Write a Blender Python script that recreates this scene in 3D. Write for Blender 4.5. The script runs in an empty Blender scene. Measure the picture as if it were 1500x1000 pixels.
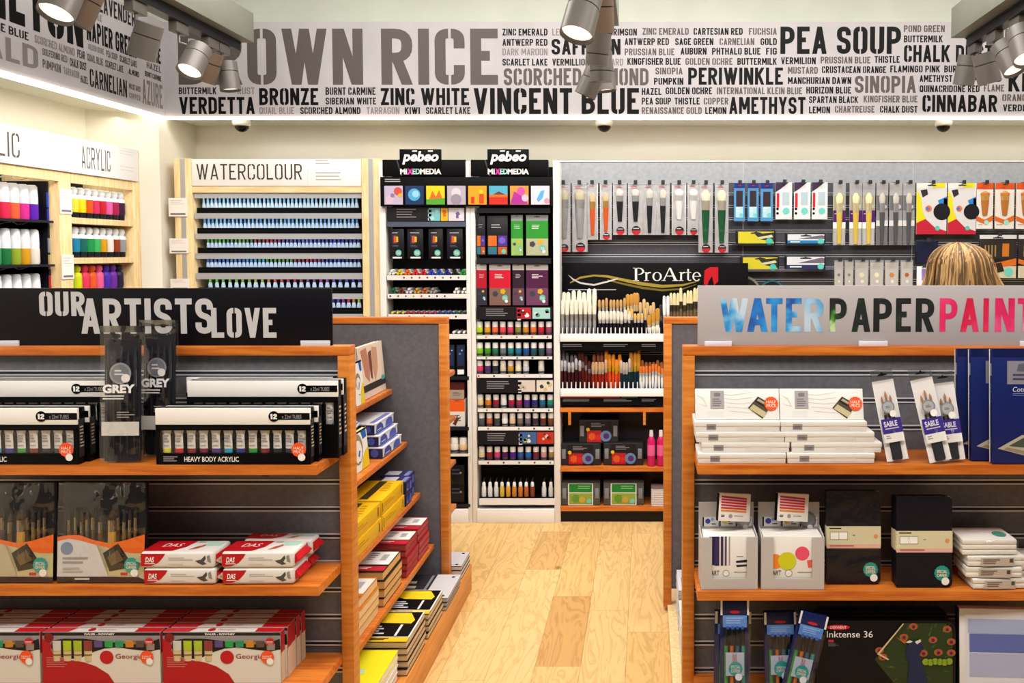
import bpy, bmesh, math, random
from mathutils import Vector, Matrix, Euler
random.seed(7)
SC = bpy.context.scene
COL = SC.collection
PI = math.pi

# ------------------------------------------------------------ camera, light, exposure
CAM_H, F, PX, PY, PITCH = 1.6, 1300.0, 945.0, 429.0, math.radians(2.6)
cd = bpy.data.cameras.new('camera')
cam = bpy.data.objects.new('camera', cd); COL.objects.link(cam)
cam.location = (0, 0, CAM_H); cam.rotation_euler = (PI/2 - PITCH, 0, 0)
cd.sensor_width = 36.0; cd.lens = F/1500*36.0
cd.shift_x = -(PX-750)/1500; cd.shift_y = -(500-PY)/1500
cd.clip_start = 0.05
SC.camera = cam
SC.view_settings.view_transform = 'Standard'; SC.view_settings.look = 'None'
SC.view_settings.gamma = 1.0; SC.view_settings.use_curve_mapping = False
SC.view_settings.exposure = 0.0
w = bpy.data.worlds.new('world'); SC.world = w; w.use_nodes = True
w.node_tree.nodes['Background'].inputs[0].default_value = (1.0, 1.0, 1.02, 1)
w.node_tree.nodes['Background'].inputs[1].default_value = 0.08

def area(name, loc, size, power, rot=(0, 0, 0), col=(1, 0.965, 0.92)):
    l = bpy.data.lights.new(name, 'AREA'); l.shape = 'RECTANGLE'; l.size, l.size_y = size
    l.energy = power; l.color = col
    o = bpy.data.objects.new(name, l); COL.objects.link(o); o.location = loc; o.rotation_euler = rot
    return o
area('overhead_area_light', (-1.2, 1.2, 3.5), (3.0, 0.9), 118, (math.radians(22), 0, 0))
area('overhead_area_light', (1.4, 1.2, 3.5), (2.4, 0.9), 92, (math.radians(22), 0, 0))
area('overhead_area_light', (-0.4, 3.9, 3.5), (3.6, 0.7), 110, (math.radians(8), 0, 0))
area('overhead_area_light', (.9, 3.1, 3.5), (0.6, 2.4), 22, (0, math.radians(52), 0))  # added wash aimed at the side wall to brighten its white header board
area('overhead_area_light', (2.4, 3.9, 3.5), (1.6, 0.7), 45, (math.radians(8), 0, 0))

def ray(px, py):
    xr, yr = (px-PX)/F, -(py-PY)/F
    return Vector((xr, yr*math.sin(PITCH)+math.cos(PITCH), yr*math.cos(PITCH)-math.sin(PITCH)))
def W(px, py, d):                                    # the point on the plane y = d
    r = ray(px, py); return Vector((0, 0, CAM_H)) + r*(d/r.y)
def WX(px, py, x):                                   # the point on the plane x = const
    r = ray(px, py); return Vector((0, 0, CAM_H)) + r*(x/r.x)
def Z(py, d): return W(PX, py, d).z
def X(px, d, py=600): return W(px, py, d).x

# ------------------------------------------------------------ materials
MATS = {}
def lin(h):
    h = h.lstrip('#'); o = []
    for i in (0, 2, 4):
        c = int(h[i:i+2], 16)/255; o.append(c/12.92 if c <= .04045 else ((c+.055)/1.055)**2.4)
    return (*o, 1)
def mat(h, rough=.5, metal=0, emit=0, spec=.3):
    k = (h, rough, metal, emit, spec)
    if k in MATS: return MATS[k]
    m = bpy.data.materials.new('paint_'+h.strip('#')); m.use_nodes = True
    b = m.node_tree.nodes['Principled BSDF']
    b.inputs['Base Color'].default_value = lin(h); b.inputs['Roughness'].default_value = rough
    b.inputs['Metallic'].default_value = metal; b.inputs['Specular IOR Level'].default_value = spec
    if emit:
        b.inputs['Emission Color'].default_value = lin(h); b.inputs['Emission Strength'].default_value = emit
    MATS[k] = m; return m
def nodes(name):
    m = bpy.data.materials.new(name); m.use_nodes = True
    nt = m.node_tree; return m, nt, nt.nodes['Principled BSDF']
def noise_mat(name, c1, c2, scale=(1, 1, 1), nscale=8, rough=.5, detail=4, bump=0, spec=.4, lo=.35, hi=.65):
    if name in MATS: return MATS[name]
    m, nt, b = nodes(name)
    tc = nt.nodes.new('ShaderNodeTexCoord'); mp = nt.nodes.new('ShaderNodeMapping')
    mp.inputs['Scale'].default_value = scale
    n = nt.nodes.new('ShaderNodeTexNoise'); n.inputs['Scale'].default_value = nscale; n.inputs['Detail'].default_value = detail
    r = nt.nodes.new('ShaderNodeValToRGB'); r.color_ramp.elements[0].position = lo; r.color_ramp.elements[1].position = hi
    r.color_ramp.elements[0].color = lin(c1); r.color_ramp.elements[1].color = lin(c2)
    nt.links.new(tc.outputs['Object'], mp.inputs[0]); nt.links.new(mp.outputs[0], n.inputs['Vector'])
    nt.links.new(n.outputs['Fac'], r.inputs[0]); nt.links.new(r.outputs[0], b.inputs['Base Color'])
    b.inputs['Roughness'].default_value = rough; b.inputs['Specular IOR Level'].default_value = spec
    if bump:
        bp = nt.nodes.new('ShaderNodeBump'); bp.inputs['Strength'].default_value = bump; bp.inputs['Distance'].default_value = .01
        nt.links.new(n.outputs['Fac'], bp.inputs['Height']); nt.links.new(bp.outputs[0], b.inputs['Normal'])
    MATS[name] = m; return m
def clear_plastic(name='clear_plastic', gloss=.05, tint='ffffff', bump=.25, rough=.07, nscale=9):
    if name in MATS: return MATS[name]
    m = bpy.data.materials.new(name); m.use_nodes = True; nt = m.node_tree; nt.nodes.clear()
    o = nt.nodes.new('ShaderNodeOutputMaterial'); mx = nt.nodes.new('ShaderNodeMixShader')
    t = nt.nodes.new('ShaderNodeBsdfTransparent'); t.inputs[0].default_value = lin(tint)
    g = nt.nodes.new('ShaderNodeBsdfGlossy'); g.inputs['Roughness'].default_value = rough
    n = nt.nodes.new('ShaderNodeTexNoise'); n.inputs['Scale'].default_value = nscale; n.inputs['Detail'].default_value = 2
    tc = nt.nodes.new('ShaderNodeTexCoord'); nt.links.new(tc.outputs['Object'], n.inputs['Vector'])
    bp = nt.nodes.new('ShaderNodeBump'); bp.inputs['Strength'].default_value = bump; bp.inputs['Distance'].default_value = .03
    nt.links.new(n.outputs['Fac'], bp.inputs['Height']); nt.links.new(bp.outputs[0], g.inputs['Normal'])
    mx.inputs[0].default_value = gloss
    nt.links.new(t.outputs[0], mx.inputs[1]); nt.links.new(g.outputs[0], mx.inputs[2]); nt.links.new(mx.outputs[0], o.inputs[0])
    MATS[name] = m; return m

WHITE = mat('e9e7e4', .45); PAPER = mat('e6e2da', .7); BLACK = mat('050508', .4, spec=.12); INK = mat('050507', .55, spec=.1)
ORANGE_ST = mat('e8501e', .5); TEAL = mat('1d9c8c', .5); TEAL_L = mat('7fd0c4', .5)
ALU = mat('cfd1d6', .35, .25); CHROME = mat('e4e6ea', .18, 1); GREYTXT = mat('8f8b88', .6)
WOOD = noise_mat('cherry_wood', 'b8661f', 'cf8434', (1.5, 1.5, 14), 5, .38, 5)
WOODB = noise_mat('cherry_wood_base', 'c07228', 'd68c3c', (16, 1.2, 16), 5, .38, 5)
WOODX = noise_mat('cherry_wood_long', 'b2581c', 'cf7a2e', (1.2, 16, 16), 5, .35, 5)
PINE = noise_mat('pale_maple', 'dcbb84', 'ecd3a4', (10, 10, 1.2), 6, .45, 5)
PINEX = noise_mat('pale_maple_long', 'dcbb84', 'ecd3a4', (1.2, 10, 10), 6, .45, 5)
SLATE = noise_mat('slate_laminate', '5a5a61', '64646b', (1, 1, 1), 60, .5, 3)
SLATE_D = noise_mat('dark_laminate', '43434a', '4b4b52', (1, 1, 1), 60, .42, 3)
STEEL = noise_mat('back_laminate', '8c9096', '979ba1', (1, 1, 1), 40, .4, 3)
FILM = clear_plastic()
FILM2 = clear_plastic('clear_pouch', .08, 'ffffff', .55, .05, 14)

# ------------------------------------------------------------ the stroke alphabet of the shop's condensed signs
def R(x, y): return (x, y, 1)
g_ = .07
FONT = {
 'A': (.52, [('d', (0, 0), (.5, 1)), ('d', (1, 0), (.5, 1)), ('p', [(.22, .24), (.78, .24)])]),
 'B': (.5, [('p', [(0, 0), (0, 1)]), ('p', [(0, 1), R(1, 1), R(1, .53), (0, .53)]), ('p', [(0, .5), R(1, .5), R(1, 0), (0, 0)])]),
 'C': (.48, [('p', [(1, .68), R(1, 1), (.5+g_, 1)]), ('p', [(.5-g_, 1), R(0, 1), R(0, 0), (.5-g_, 0)]), ('p', [(.5+g_, 0), R(1, 0), (1, .32)])]),
 'D': (.5, [('p', [(0, 0), (0, 1)]), ('p', [(0, 1), R(1, 1), R(1, 0), (0, 0)])]),
 'E': (.44, [('p', [(0, 0), (0, 1)]), ('p', [(0, 1), (1, 1)]), ('p', [(0, .52), (.85, .52)]), ('p', [(0, 0), (1, 0)])]),
 'F': (.43, [('p', [(0, 0), (0, 1)]), ('p', [(0, 1), (1, 1)]), ('p', [(0, .5), (.85, .5)])]),
 'G': (.5, [('p', [(1, .72), R(1, 1), R(0, 1), R(0, 0), R(1, 0), (1, .48)]), ('p', [(.55, .48), (1, .48)])]),
 'H': (.5, [('p', [(0, 0), (0, 1)]), ('p', [(1, 0), (1, 1)]), ('p', [(0, .52), (1, .52)])]),
 'I': (0, [('p', [(0, 0), (0, 1)])]),
 'J': (.42, [('p', [(1, 1), R(1, 0), R(0, 0), (0, .3)])]),
 'K': (.52, [('p', [(0, 0), (0, 1)]), ('d', (.12, .42), (1, 1)), ('d', (1, 0), (.38, .58))]),
 'L': (.42, [('p', [(0, 0), (0, 1)]), ('p', [(0, 0), (1, 0)])]),
 'M': (.66, [('p', [(0, 0), (0, 1)]), ('p', [(1, 0), (1, 1)]), ('d', (.5, .2), (.06, 1)), ('d', (.5, .2), (.94, 1))]),
 'N': (.52, [('p', [(0, 0), (0, 1)]), ('p', [(1, 0), (1, 1)]), ('d', (.93, 0), (.07, 1))]),
 'O': (.5, [('p', [(.5-g_, 1), R(0, 1), R(0, 0), (.5-g_, 0)]), ('p', [(.5+g_, 1), R(1, 1), R(1, 0), (.5+g_, 0)])]),
 'P': (.5, [('p', [(0, 0), (0, 1)]), ('p', [(.12, 1), R(1, 1), R(1, .45), (.12, .45)])]),
 'Q': (.5, [('p', [(.5, 1), R(0, 1), R(0, 0), R(1, 0), R(1, 1), (.5, 1)]), ('d', (1, 0), (.6, .25))]),
 'R': (.5, [('p', [(0, 0), (0, 1)]), ('p', [(.12, 1), R(1, 1), R(1, .48), (.12, .48)]), ('d', (1, 0), (.5, .46))]),
 'S': (.49, [('p', [(1, .72), R(1, 1), R(0, 1), R(0, .55), R(1, .45), R(1, 0), R(0, 0), (0, .28)])]),
 'T': (.46, [('p', [(.5, 0), (.5, 1)]), ('p', [(0, 1), (1, 1)])]),
 'U': (.5, [('p', [(0, 1), R(0, 0), (.5-g_, 0)]), ('p', [(1, 1), R(1, 0), (.5+g_, 0)])]),
 'V': (.52, [('d', (.5, 0), (0, 1)), ('d', (.5, 0), (1, 1))]),
 'W': (.78, [('d', (.27, 0), (0, 1)), ('d', (.27, 0), (.5, 1)), ('d', (.73, 0), (.5, 1)), ('d', (.73, 0), (1, 1))]),
 'X': (.52, [('d', (0, 0), (1, 1)), ('d', (1, 0), (0, 1))]),
 'Y': (.52, [('p', [(.5, 0), (.5, .45)]), ('d', (.5, .4), (0, 1)), ('d', (.5, .4), (1, 1))]),
 'Z': (.46, [('p', [(0, 1), (1, 1)]), ('p', [(0, 0), (1, 0)]), ('d', (0, 0), (1, 1))]),
 '1': (.3, [('p', [(1, 0), (1, 1)]), ('d', (0, .72), (1, 1))]),
 '2': (.48, [('p', [(0, .7), R(0, 1), R(1, 1), R(1, .55), R(0, .3), (0, 0)]), ('p', [(0, 0), (1, 0)])]),
}
def stroke_text(s, t=.17, gap=.09, space=.26):
    """quads of the string at cap height 1: (list of 4-point polygons, width)"""
    polys, x = [], 0.0
    for ch in s:
        if ch == ' ': x += space; continue
        wn, st = FONT[ch]
        w = max(wn, t); iw, ih = w-t, 1-t
        def P(p): return (x+t/2+p[0]*iw, t/2+p[1]*ih)
        for kind, *a in st:
            if kind == 'd':
                (x0, y0), (x1, y1) = a
                A, B = P((x0, y0)), P((x1, y1))
                ya = 0 if y0 == 0 else A[1]; yb = 1 if y1 == 1 else B[1]
                if abs(B[1]-A[1]) < 1e-6: continue
                hw = t/2*math.hypot(B[0]-A[0], B[1]-A[1])/abs(B[1]-A[1])*.94
                polys.append([(A[0]-hw, ya), (A[0]+hw, ya), (B[0]+hw, yb), (B[0]-hw, yb)])
            else:
                src = a[0]; pts = [P(p) for p in src]; out = []
                for i, p in enumerate(pts):
                    if len(src[i]) == 3 and 0 < i < len(pts)-1:
                        a0, b0 = Vector(pts[i-1])-Vector(p), Vector(pts[i+1])-Vector(p)
                        la, lb = a0.length, b0.length
                        r = min(.2, la*.5 if len(src[i-1]) == 3 else la*.95, lb*.5 if len(src[i+1]) == 3 else lb*.95)
                        s0, s1 = Vector(p)+a0/la*r, Vector(p)+b0/lb*r
                        for k in range(6):
                            q = k/5; out.append(tuple(s0*(1-q)**2 + Vector(p)*2*q*(1-q) + s1*q*q))
                    else: out.append(p)
                def ext(i, j, e):
                    dx, dy = out[i][0]-out[j][0], out[i][1]-out[j][1]; l = math.hypot(dx, dy) or 1
                    c = e[0] if abs(dx) > abs(dy) else e[1]
                    if c in (0, 1): out[i] = (out[i][0]+dx/l*t/2, out[i][1]+dy/l*t/2)
                ext(0, 1, src[0]); ext(-1, -2, src[-1])
                L, Rr = [], []
                for i in range(len(out)):
                    p0, p1 = out[max(i-1, 0)], out[min(i+1, len(out)-1)]
                    dx, dy = p1[0]-p0[0], p1[1]-p0[1]; l = math.hypot(dx, dy) or 1
                    nx, ny = -dy/l*t/2, dx/l*t/2
                    L.append((out[i][0]+nx, out[i][1]+ny)); Rr.append((out[i][0]-nx, out[i][1]-ny))
                for i in range(len(out)-1):
                    polys.append([Rr[i], Rr[i+1], L[i+1], L[i]])
        x += w+gap
    return polys, x-gap
BF = {}
def font_polys(s, shear=0, bold=0):
    k = (s, shear, bold)
    if k in BF: return BF[k]
    c = bpy.data.curves.new('tmp', 'FONT'); c.body = s; c.shear = shear; c.offset = bold; c.resolution_u = 3
    o = bpy.data.objects.new('tmp', c); COL.objects.link(o)
    me = bpy.data.meshes.new_from_object(o.evaluated_get(bpy.context.evaluated_depsgraph_get()))
    vs = [v.co.copy() for v in me.vertices]; fs = [tuple(p.vertices) for p in me.polygons]
    bpy.data.objects.remove(o); bpy.data.curves.remove(c); bpy.data.meshes.remove(me)
    xs = [v.x for v in vs]; ys = [v.y for v in vs]
    x0, y0, sx, sy = min(xs), min(ys), max(xs)-min(xs), max(ys)-min(ys)
    BF[k] = [[((vs[i].x-x0)/sx, (vs[i].y-y0)/sy) for i in f] for f in fs]
    return BF[k]

# ------------------------------------------------------------ mesh builder
EPS = .0006
class M:
    def __init__(s):
        s.v, s.f, s.mi, s.m = [], [], [], []; s.front(1, 1)
    def idx(s, m):
        if m not in s.m: s.m.append(m)
        return s.m.index(m)
    def face(s, pts, m):
        b = len(s.v); s.v += [tuple(p) for p in pts]; s.f.append(tuple(range(b, b+len(pts)))); s.mi.append(s.idx(m))
    def add(s, vs, fs, m):
        b = len(s.v); s.v += [tuple(p) for p in vs]; i = s.idx(m)
        for f in fs: s.f.append(tuple(b+k for k in f)); s.mi.append(i)
    def box(s, x0, x1, y0, y1, z0, z1, m, bev=0, seg=2):
        if bev:
            bm = bmesh.new(); bmesh.ops.create_cube(bm, size=1)
            for v in bm.verts:
                v.co = ((x0+x1)/2+v.co.x*(x1-x0), (y0+y1)/2+v.co.y*(y1-y0), (z0+z1)/2+v.co.z*(z1-z0))
            bmesh.ops.bevel(bm, geom=bm.edges[:], offset=bev, segments=seg, profile=.5, affect='EDGES')
            bm.verts.index_update()
            s.add([v.co for v in bm.verts], [[v.index for v in f.verts] for f in bm.faces], m); bm.free(); return s
        v = [(x0, y0, z0), (x1, y0, z0), (x1, y1, z0), (x0, y1, z0), (x0, y0, z1), (x1, y0, z1), (x1, y1, z1), (x0, y1, z1)]
        s.add(v, [(0, 3, 2, 1), (4, 5, 6, 7), (0, 1, 5, 4), (1, 2, 6, 5), (2, 3, 7, 6), (3, 0, 4, 7)], m); return s
    def prism(s, pts, y0, y1, m):                     # outline in (x, z), run along y
        n = len(pts); v = [(p[0], y0, p[1]) for p in pts]+[(p[0], y1, p[1]) for p in pts]
        s.add(v, [tuple(range(n)), tuple(range(2*n-1, n-1, -1))]+[(i, n+i, n+(i+1) % n, (i+1) % n) for i in range(n)], m); return s
    def hprism(s, pts, z0, z1, m):                    # outline in (x, y)
        n = len(pts); v = [(p[0], p[1], z0) for p in pts]+[(p[0], p[1], z1) for p in pts]
        s.add(v, [tuple(range(n-1, -1, -1)), tuple(range(n, 2*n))]+[(i, (i+1) % n, n+(i+1) % n, n+i) for i in range(n)], m); return s
    def rod(s, p0, p1, r0, m, r1=None, n=10, cap=True):
        r1 = r0 if r1 is None else r1; p0, p1 = Vector(p0), Vector(p1); d = (p1-p0).normalized()
        a = d.orthogonal().normalized(); b = d.cross(a); v = []
        for p, r in ((p0, r0), (p1, r1)):
            v += [p+(a*math.cos(2*PI*k/n)+b*math.sin(2*PI*k/n))*r for k in range(n)]
        f = [(k, (k+1) % n, n+(k+1) % n, n+k) for k in range(n)]
        if cap: f += [tuple(range(n-1, -1, -1)), tuple(range(n, 2*n))]
        s.add(v, f, m); return s
    def lathe(s, prof, m, n=14, c=(0, 0, 0), sy=1, cap=True):   # profile (r, z)
        v = []; k = len(prof)
        for r, z in prof: v += [(c[0]+r*math.cos(2*PI*i/n), c[1]+sy*r*math.sin(2*PI*i/n), c[2]+z) for i in range(n)]
        f = [(j*n+i, j*n+(i+1) % n, (j+1)*n+(i+1) % n, (j+1)*n+i) for j in range(k-1) for i in range(n)]
        if cap: f += [tuple(range(n-1, -1, -1)), tuple(range((k-1)*n, k*n))]
        s.add(v, f, m); return s
    def tube(s, pts, r, m, n=8):
        pts = [Vector(p) for p in pts]; v = []; rr = r if isinstance(r, list) else [r]*len(pts)
        for i, p in enumerate(pts):
            d = (pts[min(i+1, len(pts)-1)]-pts[max(i-1, 0)]).normalized()
            a = d.cross(Vector((.31, .22, .92))).normalized(); b = d.cross(a)
            v += [p+(a*math.cos(2*PI*k/n)+b*math.sin(2*PI*k/n))*rr[i] for k in range(n)]
        f = [(j*n+i, j*n+(i+1) % n, (j+1)*n+(i+1) % n, (j+1)*n+i) for j in range(len(pts)-1) for i in range(n)]
        f += [tuple(range(n-1, -1, -1)), tuple(range(len(v)-n, len(v)))]
        s.add(v, f, m); return s
    # ---- printing on a face: a frame (origin, u, v) and a pixel rectangle mapped on it
    def frame(s, o, u, v, w, h, rect=None):
        s.O, s.U, s.V = Vector(o), Vector(u).normalized(), Vector(v).normalized(); s.N = s.U.cross(s.V); s.w, s.h = w, h
        s.rc = rect or (0, 1, 1, 0); return s
    def front(s, w, h, rect=None, y=0, z=0): return s.frame((-w/2, y, z), (1, 0, 0), (0, 0, 1), w, h, rect)
    def pt(s, a, b, L=1):
        x0, y0, x1, y1 = s.rc                       # left, top, right, bottom of the pixel rectangle
        return s.O+s.U*((a-x0)/(x1-x0)*s.w)+s.V*((b-y1)/(y0-y1)*s.h)+s.N*(EPS*L)
    def rect(s, a0, b0, a1, b1, m, L=1): return s.poly([(a0, b1), (a1, b1), (a1, b0), (a0, b0)], m, L)
    def poly(s, pts, m, L=1): s.face([s.pt(a, b, L) for a, b in pts], m); return s
    def sc(s):                                      # pixels to metres along u and v
        x0, y0, x1, y1 = s.rc; return abs(s.w/(x1-x0)), abs(s.h/(y0-y1))
    def disc(s, a, b, r, m, L=1, n=20, burst=0, ry=None):
        ux, uy = s.sc(); c = s.pt(a, b, L); r = r*ux; q = r if ry is None else ry*uy
        s.face([c+s.U*(r*(1-burst*(k % 2))*math.cos(2*PI*k/n))+s.V*(q*(1-burst*(k % 2))*math.sin(2*PI*k/n)) for k in range(n)], m); return s
    def text(s, t, a0, b0, a1, b1, m, L=1, wt=.17, gap=.09):
        ps, wd = stroke_text(t, wt, gap)
        for i, p in enumerate(ps): s.face([s.pt(a0+(a1-a0)*q[0]/wd, b1+(b0-b1)*q[1], L+.06*(i % 9)) for q in p], m)
        return s
    def type(s, t, a0, b0, a1, b1, m, L=1, shear=0, bold=0):
        for p in font_polys(t, shear, bold): s.face([s.pt(a0+(a1-a0)*q[0], b1+(b0-b1)*q[1], L) for q in p], m)
        return s
    def lines(s, a0, b0, a1, b1, n, m, L=1, fill=.45):       # illegible small print
        st = (b1-b0)/n; rnd = random.Random(int(a0*7+b0*3))
        for i in range(n):
            s.rect(a0, b0+i*st, a0+(a1-a0)*rnd.uniform(.6, 1), b0+i*st+(st*fill if fill < .9 else min(fill, st*.55)), m, L)
        return s
    def build(s, name, parent=None, loc=(0, 0, 0), rot=(0, 0, 0), smooth=True, ang=.7):
        me = bpy.data.meshes.new(name); me.from_pydata(s.v, [], s.f)
        for m in s.m: me.materials.append(m)
        for p, i in zip(me.polygons, s.mi): p.material_index = i
        if smooth:
            me.polygons.foreach_set('use_smooth', [True]*len(me.polygons))
            me.set_sharp_from_angle(angle=ang)
        me.update()
        o = bpy.data.objects.new(name, me); COL.objects.link(o); o.location = loc; o.rotation_euler = rot
        if parent: o.parent = parent
        return o

def tag(o, label=None, cat=None, group=None, kind=None):
    if label: o['label'] = label
    if cat: o['category'] = cat
    if group: o['group'] = group
    if kind: o['kind'] = kind
    return o
def T(name, label, cat, loc=(0, 0, 0), group=None, rot=(0, 0, 0)):
    o = bpy.data.objects.new(name, None); COL.objects.link(o); o.location = loc; o.rotation_euler = rot
    o.empty_display_size = .05
    return tag(o, label, cat, group)
KIDS = {}
def dup(root, loc, label=None, rot=None, group=None):
    c = root.copy(); COL.objects.link(c); c.location = loc
    if rot is not None: c.rotation_euler = rot
    if label: c['label'] = label
    if group: c['group'] = group
    for ch in root.children:
        k = ch.copy(); COL.objects.link(k); k.parent = c
        for g in ch.children:
            q = g.copy(); COL.objects.link(q); q.parent = k
    return c
def struct(name, m, **k): return tag(m.build(name, **k), kind='structure')
ONES = 'first second third fourth fifth sixth seventh eighth ninth tenth eleventh twelfth thirteenth fourteenth fifteenth sixteenth seventeenth eighteenth nineteenth'.split()
TENS = {2: 'twent', 3: 'thirt', 4: 'fort', 5: 'fift'}
def nth(i):                                         # i from 0
    n = i+1
    if n < 20: return ONES[n-1]
    t, u = divmod(n, 10)
    return TENS[t]+'ieth' if u == 0 else TENS[t]+'y-'+ONES[u-1]
REST = []
def rest(o, z): REST.append((o, z)); return o       # let a leaning thing stand on the surface at height z
def settle():
    bpy.context.view_layer.update()
    for o, z in REST:
        lo = min((c.matrix_world @ v.co).z for c in o.children if c.type == 'MESH' for v in c.data.vertices)
        o.location.z += z+.0009-lo
def span(x0, y0, x1, y1, d):                        # base centre, width, height of a pixel box standing at depth d
    a, b = W(x0, y1, d), W(x1, y1, d); t = W(x0, y0, d)
    return Vector(((a.x+b.x)/2, d, a.z)), b.x-a.x, t.z-a.z
# ============================================================ the room
WALLM = noise_mat('cream_wall', 'dedacd', 'e2ded2', (1, 1, 1), 3, .8, 3)
CEILM = mat('e3e8dc', .9)
XL, YB, XR, ZB, ZT = -3.13, 5.65, 4.6, 2.40, 2.955      # left wall, back wall, right wall, bulkhead bottom and top
def floor_material():
    m, nt, b = nodes('oak_planks')
    at = nt.nodes.new('ShaderNodeAttribute'); at.attribute_name = 'tone'
    tc = nt.nodes.new('ShaderNodeTexCoord'); mp = nt.nodes.new('ShaderNodeMapping'); mp.inputs['Scale'].default_value = (5, .7, 1)
    off = nt.nodes.new('ShaderNodeVectorMath'); off.operation = 'MULTIPLY_ADD'
    cmb = nt.nodes.new('ShaderNodeCombineXYZ'); mul = nt.nodes.new('ShaderNodeMath'); mul.operation = 'MULTIPLY'; mul.inputs[1].default_value = 43
    nt.links.new(at.outputs['Fac'], mul.inputs[0]); nt.links.new(mul.outputs[0], cmb.inputs[2]); nt.links.new(mul.outputs[0], cmb.inputs[1])
    add = nt.nodes.new('ShaderNodeVectorMath'); add.operation = 'ADD'
    nt.links.new(tc.outputs['Object'], mp.inputs[0]); nt.links.new(mp.outputs[0], add.inputs[0]); nt.links.new(cmb.outputs[0], add.inputs[1])
    nz = nt.nodes.new('ShaderNodeTexNoise'); nz.inputs['Scale'].default_value = 2.2; nz.inputs['Detail'].default_value = 6; nz.inputs['Distortion'].default_value = .8
    nt.links.new(add.outputs[0], nz.inputs['Vector'])
    # rings of grain: bands of the noise
    ml = nt.nodes.new('ShaderNodeMath'); ml.operation = 'MULTIPLY'; ml.inputs[1].default_value = 9
    fr = nt.nodes.new('ShaderNodeMath'); fr.operation = 'PINGPONG'; fr.inputs[1].default_value = .5
    nt.links.new(nz.outputs['Fac'], ml.inputs[0]); nt.links.new(ml.outputs[0], fr.inputs[0])
    g = nt.nodes.new('ShaderNodeValToRGB'); g.color_ramp.elements[0].position = .0; g.color_ramp.elements[1].position = .28
    g.color_ramp.elements[0].color = (.78, .75, .70, 1); g.color_ramp.elements[1].color = (1, 1, 1, 1)
    nt.links.new(fr.outputs[0], g.inputs[0])
    base = nt.nodes.new('ShaderNodeValToRGB'); e = base.color_ramp.elements
    e[0].position = 0; e[0].color = lin('d8b47c'); e[1].position = 1; e[1].color = lin('ac7a44')
    x = e.new(.5); x.color = lin('cda566')
    nt.links.new(at.outputs['Fac'], base.inputs[0])
    mx = nt.nodes.new('ShaderNodeMixRGB'); mx.blend_type = 'MULTIPLY'; mx.inputs[0].default_value = .95
    nt.links.new(base.outputs[0], mx.inputs[1]); nt.links.new(g.outputs[0], mx.inputs[2])
    kn = nt.nodes.new('ShaderNodeTexVoronoi'); kn.inputs['Scale'].default_value = 1.6
    mp2 = nt.nodes.new('ShaderNodeMapping'); mp2.inputs['Scale'].default_value = (2.2, 1.3, 1)
    nt.links.new(tc.outputs['Object'], mp2.inputs[0]); nt.links.new(mp2.outputs[0], kn.inputs['Vector'])
    kr = nt.nodes.new('ShaderNodeValToRGB'); kr.color_ramp.elements[0].position = .02; kr.color_ramp.elements[1].position = .075
    kr.color_ramp.elements[0].color = (.34, .24, .15, 1); kr.color_ramp.elements[1].color = (1, 1, 1, 1)
    nt.links.new(kn.outputs['Distance'], kr.inputs[0])
    m2 = nt.nodes.new('ShaderNodeMixRGB'); m2.blend_type = 'MULTIPLY'; m2.inputs[0].default_value = .8
    nt.links.new(mx.outputs[0], m2.inputs[1]); nt.links.new(kr.outputs[0], m2.inputs[2])
    nt.links.new(m2.outputs[0], b.inputs['Base Color']); b.inputs['Roughness'].default_value = .42; b.inputs['Specular IOR Level'].default_value = .35
    return m
def make_floor():
    fm = M(); mt = floor_material(); tones = []; rnd = random.Random(11); pw = .176
    for k in range(-17, 29):
        xa = -.338-pw/2+k*pw; y = -1.6-rnd.random(); cuts = []
        while y < YB+.2: cuts.append(y); y += rnd.uniform(.6, 1.5)
        cuts.append(y)
        if k == 0: cuts = [-1.2, .1, 1.3, 2.5, 3.37, 4.07, 4.95, 5.9]
        if k == -1: cuts = [-1.2, .3, 1.6, 2.9, 4.42, 5.03, 5.9]
        for a, b in zip(cuts, cuts[1:]):
            t = rnd.choice([.08, .12, .2, .28, .35, .42])+rnd.uniform(-.03, .03)
            if k == 0 and abs(a-3.37) < .01: t = .72
            if k == -1 and abs(a-4.42) < .01: t = .62
            fm.face([(xa, a, 0), (xa+pw-.0012, a, 0), (xa+pw-.0012, b-.0012, 0), (xa, b-.0012, 0)], mt); tones.append(t)
    fm.face([(-3.4, -2.6, -.004), (4.9, -2.6, -.004), (4.9, 6.3, -.004), (-3.4, 6.3, -.004)], mat('8a6336', .6)); tones.append(.5)
    o = struct('floor', fm, smooth=False)
    a = o.data.attributes.new('tone', 'FLOAT', 'FACE'); a.data.foreach_set('value', tones)
make_floor()
struct('wall_back', M().box(XL, XR, YB, YB+.1, 0, 3.62, WALLM))
# the corner between the left wall and the back wall is closed by a slanting pier
lw = M(); lw.box(XL-.1, XL, -1.5, 5.7, 0, 3.62, WALLM)
struct('wall_left', lw)
struct('trim_1', M().hprism([(XL, 5.0), (-2.84, 5.22), (-2.84, YB), (XL, YB)], 0, ZB, WALLM), smooth=False)
UPM = noise_mat('pale_green_upper_wall', 'b4b7ad', 'babdb3', (1, 1, 1), 3, .85, 2)
struct('trim_4', M().box(XL+.02, XR, YB-.02, YB-.001, ZT+.001, 3.6, UPM))
struct('trim_5', M().box(XL+.001, XL+.02, -1.5, YB-.02, ZT+.001, 3.6, UPM))
struct('wall_right', M().box(XR, XR+.1, -1.5, 5.75, 0, 3.62, WALLM))
struct('ceiling', M().box(XL-.1, XR+.1, -1.5, 5.75, 3.6, 3.7, CEILM))

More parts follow.
